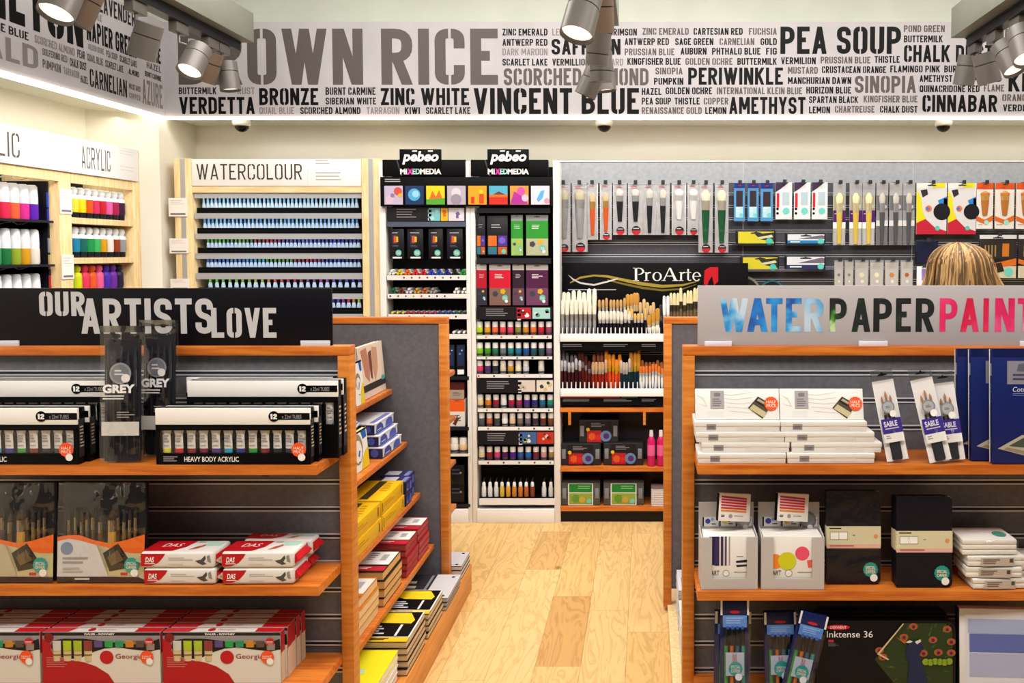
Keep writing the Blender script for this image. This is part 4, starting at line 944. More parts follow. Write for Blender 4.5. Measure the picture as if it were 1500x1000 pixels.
# ---- blue pencil packs, the tin and the tray on the lowest shelf
DB = mat('0b1a52', .4); DBL = mat('5f8fd0', .4)
def pencil_pack(label, px0, px1, py, d, tilt):
    x = (X(px0, d, 950)+X(px1, d, 950))/2; w = X(px1, d, 950)-X(px0, d, 950); h = Z(py, d)-RZ3
    o = T('pencil_pack', label, 'pencil pack', (x-math.sin(tilt)*h*.5, d, RZ3+abs(math.sin(tilt))*w/2), 'blue pencil packs', (math.radians(-5), tilt, 0))
    m = M().box(-w/2, w/2, .012, .015, 0, h, DB, .0006); m.front(w, h, (0, 0, 100, 330), .012)
    m.build('backing_card', o)
    c = M().box(-w/2+.002, w/2-.002, -.006, .0, h*.86, h, DB, .001); c.front(w, h, (0, 0, 100, 330), -.006)
    c.disc(50, 36, 18, mat('b81a30', .5), 1, 20, 0, 5); c.rect(0, 0, 7, 46, mat('d8dade', .4), 1); c.rect(93, 0, 100, 46, mat('d8dade', .4), 1); c.rect(8, 47, 92, 84, DBL, 1); c.lines(20, 54, 80, 76, 3, mat('9fc0e8', .4), 2)
    for i in range(4): c.disc(25+i*17, 86, 6, mat('1a58b0', .3), 2, 12)
    c.rect(0, 46, 100, 47, DB, 1); c.build('header_card', o)
    for i in range(4):
        px = -w*.3+i*w*.2; k = M(); k.rod((px, .005, .01), (px, .005, h*.56), .0052, mat(['2f8a3c', 'd0641e', '1f5a6a', '1c8f7a'][i], .4), n=6)
        k.rod((px, .005, h*.56), (px, .005, h*.74), .0053, mat('121018', .35), n=6); k.build('pencil', o)
    b = M().box(-w*.32, w*.32, -.004, -.003, h*.28, h*.5, mat('b9bcc2', .45)); b.front(w, h, (0, 0, 100, 330), -.004)
    b.type('INK', 42, 168, 58, 196, mat('c02a50', .5), 1); stickers(b, 52, 215, 25, mat('1d9c8c', .5), 2, ('SPECIAL', 'OFFER')); b.build('label_band', o)
    f = M().box(-w/2, w/2, -.012, -.0115, 0, h*.84, clear_plastic('pack_blue_film', .03, 'f4f8ff', .5, .06, 12)); f.box(-w/2, -w/2+.0008, -.0115, .012, 0, h*.9, FILM); f.box(w/2-.0008, w/2, -.0115, .012, 0, h*.9, FILM)
    f.build('blister', o); rest(o, RZ3)
pencil_pack('blue hanging pencil pack standing upright nearest the wooden end post, front one', 1056, 1098, 884, 2.452, 0)
pencil_pack('blue hanging pencil pack behind the front one nearest the end post', 1047, 1100, 900, 2.49, math.radians(1))
pencil_pack('blue pencil pack standing upright between the tilted one and the end post pair', 1121, 1168, 901, 2.485, math.radians(-1))
pencil_pack('blue pencil pack tilted against the black tin', 1158, 1200, 904, 2.445, math.radians(14))
def pencil_tin():
    d = 2.45; w = X(1405, d, 960)-X(1199, d, 960); h = Z(917, d)-RZ3
    tins = []
    for i in range(4):
        y = 2.474+.0285*i
        o = T('pencil_tin', 'black pencil tin with a peacock picture at the front of its stack' if i == 0 else 'black pencil tin, '+nth(i)+' from the front of the stack', 'tin', (X(1302, d, 960)+.002*i, y, RZ3), 'black pencil tins', (math.radians(-2), 0, 0))
        def rrect(w_, h_, r, zo=0):
            pts = []
            for cx_, cz, a0 in ((w_/2-r, h_-r, 0), (-w_/2+r, h_-r, PI/2), (-w_/2+r, r, PI), (w_/2-r, r, 3*PI/2)):
                pts += [(cx_+r*math.cos(a0+k*PI/10), zo+cz+r*math.sin(a0+k*PI/10)) for k in range(6)]
            return pts[::-1]
        M().prism(rrect(w, h, .028), .004, .023, mat('15151f', .28, .3)).build('tin_base', o)
        m = M(); m.prism(rrect(w, h, .028), 0, .006, mat('1a1a26', .35, .3)); m.prism(rrect(w-.006, h-.006, .026, .003), -.001, 0, mat('08070f', .4, spec=.2))
        if i == 0:
            m.front(w, h, (1199, 917, 1405, 1090), -.001)
            m.poly([(1326, 921), (1388, 921), (1400, 935), (1401, 1080), (1330, 1080), (1285, 1000)], mat('24361c', .35), 1)
            rnd = random.Random(3)
            for _ in range(46):
                a0, b0 = rnd.uniform(1310, 1396), rnd.uniform(926, 1070)
                if a0 < 1326-(b0-921)*.5+8: continue
                q = math.atan2(b0-1010, a0-1345); l = 11
                m.poly([(a0-math.sin(q)*1.5, b0+math.cos(q)*1.5), (a0+math.cos(q)*l, b0+math.sin(q)*l), (a0+math.sin(q)*1.5, b0-math.cos(q)*1.5)], mat(rnd.choice(['2f5a2c', '3f6a30', '1e4a38', '4a4a20']), .4), 2)
            for a0, b0 in ((1342, 928), (1328, 951), (1371, 957), (1392, 934), (1398, 961), (1379, 984), (1357, 986), (1398, 985), (1292, 980), (1297, 994)):
                m.disc(a0, b0, 6.5, mat('8a6a2c', .4), 3, 18, 0, 7.5); m.disc(a0, b0, 4.5, mat('b8402a', .4), 4, 16); m.disc(a0, b0+.5, 2.4, mat('1c2a5a', .3), 5, 12)
            m.poly([(1330, 1080), (1336, 1010), (1330, 985), (1334, 966), (1344, 956), (1354, 962), (1356, 975), (1350, 990), (1360, 1030), (1366, 1080)], mat('14224a', .3), 6)
            m.poly([(1330, 962), (1336, 957), (1341, 960), (1336, 963)], mat('d8d4cc', .4), 7); m.poly([(1344, 960), (1352, 955), (1353, 960), (1347, 966)], mat('d8d4cc', .4), 7); m.poly([(1316, 951), (1327, 958), (1332, 954), (1329, 965)], mat('a85a2a', .4), 7)
            m.poly([(1326, 921), (1328, 921), (1292, 986), (1306, 998), (1304, 1000), (1288, 987)], mat('c9b890', .4), 7)
            for a0 in range(1360, 1400, 7): m.disc(a0, 1003+(a0 % 3), 5, mat('7f9a2c', .4), 6, 12)
            m.disc(1231, 930, 17, mat('c4162c', .4), 2, 26, 0, 5.5); m.type('DERWENT', 1219, 927, 1243, 933, mat('e8c8cc', .5), 3, bold=.02)
            m.type('Inktense 36', 1214, 938, 1282, 952, mat('e6e4ee', .45), 2); m.rect(1216, 957, 1224, 962, mat('c02a4a', .5), 2); m.lines(1216, 964, 1232, 972, 4, mat('6a6878', .5), 2)
        m.build('lid', o)
        M().box(-w*.3, w*.3, .0235, .025, h*.02, h*.06, mat('2a2a34', .3, .6)).build('hinge', o); rest(o, RZ3)
pencil_tin()
d = 2.46; w_, h_ = .26, Z(897, d)-RZ3
o = T('paper_block', 'white framed paper block with pale and mid blue washes beside the pencil tin', 'paper block', (X(1408, d, 960)+w_/2, d, RZ3), None, (math.radians(-4), 0, math.radians(-3)))
m = M().box(-w_/2, w_/2, 0, .03, 0, h_, mat('d6d3d6', .5), .0015); m.build('block', o)
m = M().front(w_, h_, (0, 897, 130, 1080)); m.rect(8, 908, 130, 1080, mat('cfd0dc', .5), 1); m.rect(12, 917, 130, 945, mat('9aa6cc', .6), 2); m.rect(14, 946, 130, 982, mat('5a66a8', .6), 2); m.rect(14, 984, 130, 1030, mat('a4a8c8', .6), 2); m.build('cover_print', o)
M().box(-w_/2-.002, -w_/2, 0, .032, 0, h_, mat('15141c', .4)).build('spine', o); rest(o, RZ3)
# ============================================================ aisle side shelves of the nearer island: books and boxes
def book(label, cat, x, y, z, wx, wy, h, cover, pages, group, art=None, rz=0, rot=None):
    """a book lying flat: wx across the shelf, wy along it; its spine faces the wall side"""
    o = T('book' if cat == 'book' else 'paper_pad', label, cat, (x, y, z), group, rot or (0, 0, rz))
    cm = mat(cover, .4); m = M()
    m.box(-wx/2, wx/2, 0, wy, 0, .0016, cm); m.box(-wx/2, wx/2, 0, wy, h-.0016, h, cm); m.box(-wx/2, -wx/2+.0016, 0, wy, .0016, h-.0016, cm)
    m.frame((-wx/2, 0, h), (1, 0, 0), (0, 1, 0), wx, wy, (0, 0, 100, 100))
    if art: art(m)
    m.build('cover', o, smooth=False)
    M().box(-wx/2+.0016, wx/2-.002, .002, wy-.002, .0016, h-.0016, mat(pages, .7)).build('page_block', o)
    return o
def stand_book(label, x, y, z, ln, h, t, cover, pages, art, lean=5, group='art books facing the aisle'):
    """a book standing with its cover to the aisle (+x), leaning back; ln runs along y"""
    o = T('book', label, 'book', (x, y, z+math.sin(math.radians(lean))*t), group, (0, -math.radians(lean), 0))
    cm = mat(cover, .4); m = M(); m.box(-.0016, 0, 0, ln, 0, h, cm); m.box(-t, -t+.0016, 0, ln, 0, h, cm); m.box(-t, 0, 0, .0016, 0, h, cm)
    m.frame((0, 0, 0), (0, 1, 0), (0, 0, 1), ln, h, (0, 0, 100, 140)); art(m); m.build('cover', o, smooth=False); rest(o, z+.0005)
    M().box(-t+.0016, -.0016, .0016, ln-.002, .002, h-.002, mat(pages, .7)).build('page_block', o); return o
def art_sketch(m):
    m.rect(0, 0, 100, 112, mat('cdb9a8', .6), 1); m.poly([(12, 10), (34, 6), (44, 60), (36, 100), (22, 80)], mat('a8715a', .6), 2); m.poly([(56, 8), (76, 14), (74, 70), (60, 104), (52, 60)], mat('b5876c', .6), 2)
    m.poly([(40, 20), (52, 16), (50, 96), (44, 90)], mat('6a3a2c', .6), 3); m.rect(0, 104, 100, 122, mat('2a2422', .5), 3); m.rect(84, 96, 97, 108, mat('3fa090', .5), 4)
def art_yellow(m):
    m.rect(0, 0, 100, 140, mat('dcdcd6', .5), 1); m.rect(0, 0, 100, 6, INK, 2); m.poly([(70, 6), (96, 6), (96, 34), (78, 36)], mat('1c5aa8', .5), 2); m.poly([(60, 140), (70, 100), (84, 80), (100, 70), (100, 140)], mat('d8b820', .5), 2); m.poly([(0, 20), (20, 30), (30, 60), (10, 90), (0, 70)], mat('d8b820', .5), 2)
    m.disc(50, 62, 24, mat('8a7a68', .6), 3, 20); m.disc(50, 70, 18, mat('d9d6d2', .5), 4, 20); m.poly([(48, 84), (54, 66), (60, 70), (54, 90)], mat('2a5aa0', .5), 5); m.poly([(0, 140), (0, 112), (16, 140)], mat('c02a3c', .5), 3); m.lines(46, 106, 66, 112, 1, INK, 5)
def art_blue(m):
    m.rect(0, 0, 100, 140, mat('d3d3d6', .5), 1); m.poly([(55, 10), (100, 4), (100, 60), (62, 66)], mat('1d5fa6', .5), 2); m.disc(28, 44, 16, mat('6c7c90', .6), 2); m.rect(0, 118, 100, 140, mat('cfb02c', .5), 2)
def art_dark(m):
    m.rect(0, 0, 100, 140, mat('1d1a1c', .5), 1); m.rect(4, 3, 96, 22, mat('d3cfc9', .5), 2); m.disc(50, 80, 26, mat('b86a2c', .6), 2); m.disc(58, 86, 15, mat('3a2a22', .6), 3); m.lines(20, 108, 80, 130, 3, mat('c8c2ba', .5), 3, .5)
h1, h2, h3, h4 = 1.0, .766, .538, .307
stand_book('large figure study drawing book at the divider end of the top aisle shelf', -1.138, 3.54, h1, .335, .215, .014, 'c9b8a8', 'e6e0d4', art_sketch)
stand_book('second copy of the figure study drawing book behind the first on the top aisle shelf', -1.155, 3.55, h1, .33, .212, .014, 'c4b2a2', 'e6e0d4', art_sketch)
stand_book('pale blue cornered book behind the yellow art book on the top aisle shelf', -1.168, 3.27, h1, .26, .218, .016, 'c9c9cc', 'e6e0d4', art_blue)
stand_book('yellow and white art book with red corner in front on the top aisle shelf', -1.12, 3.4, h1, .125, .172, .014, '151318', 'e3ddcf', art_yellow)
stand_book('orange and dark book at the near end of the second aisle shelf', -1.09, 2.98, h2, .2, .17, .014, '1b191c', 'e3ddcf', art_dark)
stand_book('yellow and white art book standing on the second aisle shelf by the boxes', -1.085, 3.22, h2, .24, .15, .014, 'd8b820', 'e3ddcf', art_yellow)
def art_card(c, s):
    def f(m):
        m.rect(2, 2, 98, 98, mat(c, .5), 1); m.rect(10, 55, 60, 90, mat(s, .5), 2); m.lines(12, 60, 50, 84, 3, INK, 3); m.rect(0, 0, 100, 8, mat(s, .5), 2)
    return f
book('white and blue book lying flat across the standing books on the second aisle shelf', 'book', -1.17, 3.24, h2+.158, .15, .22, .016, '2a62a8', 'e3ddcf', 'books lying flat', art_card('d0d4da', '2a62a8'), rot=(0, 0, .12))
book('pale book with yellow edge lying flat near the end post on the second aisle shelf', 'book', -1.21, 3.0, h2+.172, .13, .22, .014, 'd8b93a', 'e3ddcf', 'books lying flat', art_card('d6d2cc', '28242a'), rot=(0, 0, .05))
tag(M().box(-1.3, -1.185, 3.0, 3.42, h2+.001, h2+.15, mat('2a2730', .5), .003).build('stationery_box'), 'dark box hidden behind the standing books on the second aisle shelf', 'box')
def lid_box(label, x, y, z, wx, wy, h, body, lid, ends, grp, print_=None):
    o = T('stationery_box', label, 'box', (x, y, z), grp)
    m = M().box(-wx/2, wx/2, 0, wy, 0, h-.006, mat(body, .4), .001)
    m.frame((wx/2, 0, 0), (0, 1, 0), (0, 0, 1), wy, h, (0, 0, 100, 30)); m.rect(0, 3, 100, 27, mat('c9cbdc' if 'lid' in grp else body, .5), 1); m.poly([(6, 26), (10, 8), (30, 4), (42, 14), (46, 26)], mat('3a4490', .5), 2); m.poly([(54, 26), (58, 10), (72, 5), (90, 9), (94, 26)], mat('4a58a8', .5), 2); m.lines(12, 20, 40, 25, 1, mat(ends, .5), 3)
    m.frame((-wx/2, 0, 0), (1, 0, 0), (0, 0, 1), wx, h, (0, 0, 100, 30)); m.rect(4, 4, 60, 26, mat('12121e', .4), 1); m.lines(10, 8, 50, 22, 3, mat(ends, .5), 2); m.disc(80, 16, 10, mat('4a58a8', .5), 1, 16)
    m.build('carton', o)
    l = M().box(-wx/2-.003, wx/2+.003, -.003, wy+.003, h-.006, h-.001, mat(lid, .5), .001); l.frame((-wx/2, 0, h-.001), (1, 0, 0), (0, 1, 0), wx, wy, (0, 0, 100, 100)); l.rect(10, 10, 60, 80, mat('b9b7bd', .5), 1); l.rect(80, 6, 96, 94, mat('6a70a8', .5), 1); l.build('lid', o); return o
for i in range(3):
    lid_box('navy box with pale lid, '+('bottom', 'middle', 'top')[i]+' of the stack of three on the second aisle shelf', -1.145-.012*i, 3.56+.006*i, h2+.001+.0465*i, .165-.012*i, .27, .046, '1f2450', 'd3d2d6', 'c9cbe0', 'navy lidded boxes')
def yellow_box(label, x, y, z, ly):
    o = T('clay_box', label, 'box', (x, y, z), 'yellow modelling boxes'); wx, h = .15, .058; m = M().box(-wx/2, wx/2, 0, ly, 0, h, mat('d6a60c', .4), .002)
    m.frame((-wx/2, 0, h), (1, 0, 0), (0, 1, 0), wx, ly, (0, 0, 100, 200)); m.rect(38, 10, 60, 190, mat('3a2c14', .5), 1); m.lines(66, 30, 90, 120, 5, mat('a87c0c', .5), 1)
    m.frame((wx/2, 0, 0), (0, 1, 0), (0, 0, 1), ly, h, (0, 0, 200, 40)); m.rect(4, 8, 9, 32, mat('4a3a1a', .5), 1); m.lines(20, 12, 120, 26, 2, mat('b8860c', .5), 1); m.rect(180, 8, 186, 32, mat('4a3a1a', .5), 1)
    m.build('carton', o)
    e = M().box(-wx/2+.004, wx/2-.02, -.001, .0, .005, h-.005, mat('c8722a', .5)); e.front(wx, h, (0, 0, 100, 40), -.001); e.lines(10, 8, 70, 32, 4, mat('8a3a1c', .5), 1); e.build('end_label', o)
for j, (y, ly) in enumerate(((2.98, .345), (3.345, .3))):
    for i in range(2):
        yellow_box('yellow box with black stripe, '+('lower', 'upper')[i]+' of the pair '+('nearest the end post', 'next to the navy packets')[j]+', third shelf', -1.075-.004*i, y, h3+.001+.059*i, ly)
for i in range(4):
    x, z, y = ((-1.06, 0, 3.665), (-1.06, .053, 3.668), (-1.075, 0, 3.765), (-1.075, .053, 3.768))[i]
    lid_box('dark navy packet, '+('lower one beside the yellow boxes', 'upper one beside the yellow boxes', 'lower one against the divider', 'upper one against the divider')[i]+' on the third aisle shelf', x, y, h3+.001+z, .12, .092, .052, '1c1b3a', '2a2850', '8a8cc0', 'navy packets by the yellow boxes')
def art_label(c1, c2):
    def f(m):
        m.rect(30, 6, 98, 66, mat('d8d4d0', .5), 1); m.lines(40, 14, 60, 50, 4, mat('77737a', .5), 2); m.rect(70, 20, 84, 48, mat('9c989c', .5), 2); m.rect(10, 74, 98, 94, mat(c1, .5), 1); m.lines(30, 78, 80, 90, 2, mat(c2, .5), 2)
    return f
for s, (y, x, c, p, t, n, hh, nm) in enumerate(((3.665, -1.03, '8c1220', 'a84a4a', 'c9a8a8', 5, .026, 'red books against the divider'), (3.475, -1.03, '8c1220', 'a03a3c', 'c9a8a8', 5, .026, 'red books next to white topped pile'),
                                       (3.185, -1.035, '1d1512', 'd9a868', 'b02a3a', 4, .031, 'cream edged white topped books'), (2.9, -1.04, 'b8701c', 'e0c090', 'c9c5c0', 4, .031, 'orange edged books near end post'))):
    for i in range(n):
        top = i == n-1
        book(('white labelled book on top of the pile of ' if top else 'book, '+nth(i)+' from bottom of the pile of ')+nm, 'book', x+.003*((i*7) % 3-1)-.001*i, y+.004*(i % 2), h4+.001+(hh+.0012)*i, .17, .175 if s < 2 else .235, hh, c, p, 'books piled on the fourth aisle shelf', art_label('b01a2c', 'e0d8d8') if top else None)
hb0 = .126
def art_port(m):
    m.rect(0, 0, 100, 100, mat('dedad6', .5), 1); m.rect(28, 86, 100, 100, mat('d8b010', .5), 2); m.rect(26, 2, 98, 84, INK, 2); m.lines(52, 89, 78, 97, 2, INK, 3, .6)
    m.poly([(32, 6), (84, 6), (94, 30), (92, 42), (52, 40), (36, 28)], mat('d8b818', .5), 3); m.lines(44, 50, 66, 80, 4, mat('cfcbd2', .5), 3, .55); m.rect(80, 46, 83, 82, mat('cfcbd2', .5), 3)
def art_yel(m):
    m.rect(0, 0, 100, 100, mat('d8cc14', .5), 1); m.poly([(0, 20), (30, 30), (50, 60), (52, 100), (0, 100)], mat('d6d4d2', .5), 2); m.poly([(30, 84), (56, 88), (54, 100), (28, 100)], mat('3a7ab8', .5), 3); m.disc(70, 66, 8, mat('a8c8a0', .5), 3)
def art_pad(m):
    m.rect(0, 0, 100, 100, mat('28262c', .5), 1); m.rect(62, 0, 100, 100, mat('b5b2b4', .5), 2); m.rect(54, 4, 58, 96, mat('77747a', .5), 2); m.lines(10, 30, 50, 90, 3, mat('c8bca0', .5), 2, .5); m.rect(6, 70, 20, 92, mat('c05a2a', .5), 3); m.disc(90, 90, 3, INK, 3); m.disc(90, 12, 3, INK, 3)
for i in range(5):
    book(('figure drawing book on top of the black and yellow' if i == 4 else 'black and yellow drawing book, '+nth(i)+' from bottom of the')+' pile nearer the camera', 'book', -.975+.002*(i % 2), 3.03+.003*((i*3) % 4), hb0+.0245*i, .29, .26, .0235, '1a181d', 'cfb48a', 'black and yellow drawing books', art_port if i == 4 else None)
for i in range(4):
    book(('figure drawing book on top of the black and yellow' if i == 3 else 'black and yellow drawing book, '+nth(i)+' from bottom of the')+' pile beside grey pads', 'book', -.968+.002*(i % 2), 3.325+.003*((i*3) % 4), hb0+.0245*i, .28, .24, .0235, '1a181d', 'cfb48a', 'black and yellow drawing books', art_port if i == 3 else None)
for i in range(4):
    book(('bright yellow and white activity book on top of' if i == 3 else 'white edged book, '+nth(i)+' from bottom of')+' the pile by the end post', 'book', -1.0, 2.76+.003*i, hb0+.025*i, .29, .245, .024, ['c9303a', 'd8d4ce', 'd6d2cc', 'd8cc14'][i], 'e6e0d4', 'books piled by the end post', art_yel if i == 3 else None)
for i in range(3):
    book(('dark covered grey edged pad on top of' if i == 2 else nth(i)+' grey edged pad from the bottom of')+' the pads against the divider on the base', 'paper pad', -.955+.003*i, 3.595+.002*i, hb0+.017*i, .27, .27, .016, '3a383e', 'bdb9b6', 'grey edged pads', art_pad if i == 2 else None)
for i in range(3):
    book(('dark pad on top of' if i == 2 else nth(i)+' pad from the bottom of')+' the pads beyond the divider on the base', 'paper pad', -.955, 3.95, hb0+.02*i, .25, .19, .019, '28262c', 'c9c5c0', 'pads beyond the divider', art_pad if i == 2 else None)
stand_book('black spined book standing beyond the divider on the fourth aisle shelf', -1.0, 4.2, h4, .24, .16, .03, '17151b', 'd6d0c4', art_dark, 2)
# aisle side base of the farther island
def art_green(m): m.rect(0, 0, 100, 100, mat('d3d6d2', .5), 1); m.poly([(6, 6), (60, 4), (80, 60), (50, 90), (10, 70)], mat('3f8a58', .5), 2); m.poly([(30, 20), (70, 40), (60, 80)], mat('2c6a44', .5), 3)
def art_purple(m): m.rect(0, 0, 100, 100, mat('c9c6d0', .5), 1); m.rect(6, 40, 94, 70, mat('4a3a98', .5), 2)
def art_red(m): m.rect(0, 0, 100, 100, mat('d6b0b0', .5), 1); m.rect(8, 8, 70, 60, mat('b83a4a', .5), 2)
for n0, nm, y, wy, cov, art, zt in ((10, 'purple and white pads at the divider', 3.62, .24, 'c6c3c8', art_purple, .016), (9, 'green and white books in the middle', 3.22, .34, 'c9ccc8', art_green, .016), (8, 'pale red books at the near end', 2.85, .32, 'c9a8a8', art_red, .015)):
    for i in range(n0):
        book(('topmost' if i == n0-1 else nth(i)+' from bottom')+' of the '+nm+', farther island base', 'book', .262+.002*(i % 2), y+.003*(i % 2), hb0-.095+(zt+.001)*i, .25, wy, zt, cov, 'd6d0cc', 'pads on the farther island base', art if i == n0-1 else None)
# ============================================================ back wall fixtures
D = 5.2
# ---- the watercolour rack
def wc_rack():
    d = 5.25; x0, x1 = X(257, d, 350), X(558, d, 350); ztop = Z(232, d); xi0, xi1 = X(284, d, 350), X(529, d, 350)
    o = T('watercolour_rack', 'pale maple rack headed watercolour holding rows of little paint tubes', 'display rack', (x0, d, 0))
    L = lambda x: x-x0
    for a, b in ((x0, xi0-.006), (xi1+.006, x1)):
        m = M(); m.box(L(a), L(b), 0, .36, 0, ztop, PINE, .002); c = (L(a)+L(b))/2; m.box(c-.014, c+.014, -.0015, .001, .02, ztop-.002, mat('b3b4b8', .35, .4)); m.build('post', o)
    m = M(); m.box(L(xi0)-.006, L(xi1)+.006, .006, .03, Z(282, d), Z(273, d), PINEX); m.build('rail', o)
    zs0, zs1 = Z(272, d), Z(233, d)
    h = M().box(L(xi0)-.004, L(xi1)+.004, .0, .02, zs0, zs1, mat('e9e7e6', .3), .001); h.build('header_board', o)
    t = M().frame((L(xi0), 0, zs0), (1, 0, 0), (0, 0, 1), xi1-xi0, zs1-zs0, (284, 233, 529, 272))
    t.text('WATERCOLOUR', 290, 240, 444, 263, mat('3a322e', .5), wt=.1, gap=.13); t.lines(464, 234, 490, 243, 2, mat('b5b1b0', .5), 1, .4); t.lines(464, 252, 510, 267, 3, mat('b5b1b0', .5), 1, .4); t.rect(452, 234, 452.6, 270, mat('cdc9c8', .5), 1); t.build('lettering', o, smooth=False)
    M().box(L(xi0), L(xi1), .3, .31, 0, zs0, mat('0e0d14', .5)).build('back_panel', o)
    strips = [(283, 290), (312, 320), (342, 350), (371, 379), (400, 409), (430, 438), (460, 468), (490, 498), (520, 528)]
    for a, b in strips:
        m = M(); za, zb = Z(a, d), Z(b, d); m.box(L(xi0), L(xi1), .015, .02, zb, za, mat('a9abb0', .4, .2)); m.box(L(xi0), L(xi1), .02, .045, zb+.003, zb+.007, INK); m.box(L(xi0), L(xi1), .045, .3, zb+.003, Z(a-8.5, d), INK); m.build('tray', o)
    for py0, py1 in ((290, 317), (349, 371), (408, 424)):
        za, zb = Z(py1, d), Z(py0, d); m = M().box(L(X(255, d)), L(X(282, d)), -.007, -.003, za, zb, mat('e8e3e0', .5)); m.frame((L(X(255, d)), -.007, za), (1, 0, 0), (0, 0, 1), X(282, d)-X(255, d), zb-za, (0, 0, 100, 100))
        m.lines(12, 12, 88, 40, 3, mat('d8b8b4', .5), 1, .3); m.rect(10, 82, 90, 92, mat('77706c', .5), 1); m.build('price_card', o)
    M().box(L(xi0), L(xi1), .02, .36, 0, .1, PINEX).build('plinth', o)
    # cool strip lamps under the tray lips light the rows
    for a, b in strips[:6]:
        l = bpy.data.lights.new('tray_lamp', 'AREA'); l.shape = 'RECTANGLE'; l.size, l.size_y = xi1-xi0-.04, .008; l.energy = .28; l.color = (.86, .94, 1)
        q = bpy.data.objects.new('tray_lamp', l); COL.objects.link(q); q.parent = o; q.location = (L((xi0+xi1)/2), .022, Z(b, d)+.001); q.rotation_euler = (math.radians(50), 0, 0)
    # the tubes: prototypes share their mesh by colour
    def tube_mesh(cap, body):
        m = M(); hgt = .058
        vs = []
        for r, q, z in ((.0115, .004, 0), (.0115, .0045, .008), (.0088, .007, hgt*.42), (.0076, .0068, hgt*.5)): vs += [(r*math.cos(k*PI/4), q*math.sin(k*PI/4), z) for k in range(8)]
        m.add(vs, [(j*8+i, j*8+(i+1) % 8, (j+1)*8+(i+1) % 8, (j+1)*8+i) for j in range(3) for i in range(8)]+[tuple(range(7, -1, -1))], mat(body, .35))
        m.lathe([(.0074, hgt*.5), (.0062, hgt*.9), (.005, hgt)], mat(cap, .35), 8); return m
    pr = {}
    def tubes(row, n, a, b, colf, rowname):
        base = Z(strips[row+1][0]-8.5, d)+.0008
        for i in range(n):
            cap, body = colf(i/(n-1)); k = (cap, body); x = X(a+(b-a)*i/(n-1), 5.3, 340)
            loc = (x, d+.062+.004*random.random(), base)
            if k not in pr: q = tube_mesh(cap, body).build('paint_tube', None, loc); pr[k] = q
            else: q = pr[k].copy(); COL.objects.link(q); q.location = loc
            q.scale = (1, 1, 1) if n > 30 else (1.15, 1, 1.05)
            q.rotation_euler = (0, 0, random.uniform(-.15, .15))
            tag(q, 'white watercolour tube, %s from the near wall in the %s row of the rack' % (nth(i), rowname), 'paint tube', 'tubes in the watercolour rack')
    pale = ['9fd4e4', '8cc0e0', 'a8cdea', '7fb4dc']
    def f1(u): return (pale[int(u*37) % 4], 'cfe4f4')
    def f2(u): return (['5a9ad0', '7ab0dc', '3f86c4', '8cc4e0'][int(u*38) % 4], 'c4dbf4')
    def ramp(cs, body): return lambda u: (cs[min(len(cs)-1, int(u*len(cs)))], body)
    f3 = ramp(['4a9a3c', '5aa83a', '3f8a4a', '6aa030', '3a7a40', '8a3a50', 'b02a4a', '8c2a60', '5a4a9c', '4a58b0', '5a68c0', '4a4aa8', '3a3a9c', '3038a8', '2a3090', '2a2f8a'], 'c4d8f2')
    f4 = ramp(['2f5aa8', '2a62b0', '3a7ab8', '2f6ab0', '3a86c0', '3f98b0', '4a9a5a', '5aa03a', '4a8a3c', '8a3a4a', 'a02a4a', '8c3060', '4a3a80', '2f3f9c', '2a2f80', '252a70'], 'c2d8f4')
    f5 = ramp(['5aa82c', '6ab030', '7ab82c', '8ab42c', 'a8b02c', 'c87a2c', 'c83a3a', 'b82a4a', 'a02a5a', '7a2a8a', 'a02a9c', '5a3a9c', '3a3aa8', '2a2f9c'], 'c4dbf4')
    tubes(0, 39, 298, 522, f1, 'top'); tubes(1, 39, 299, 522, f2, 'second'); tubes(2, 39, 303, 524, f3, 'third'); tubes(3, 39, 302, 524, f4, 'fourth')
    tubes(4, 24, 305, 525, f5, 'fifth')
    base = 5
    zb = Z(strips[6][0]-8.5, d)+.0008
    for i in range(6):
        k = list(pr)[-(1+i*2)]; q = pr[k].copy(); COL.objects.link(q); q.location = (X(487+i*7.6, 5.3, 440), d+.062, zb); q.scale = (1.15, 1, 1.05)
        tag(q, 'white watercolour tube, %s past the black sign end, sixth row of the rack' % nth(i), 'paint tube', 'tubes in the watercolour rack')
wc_rack()

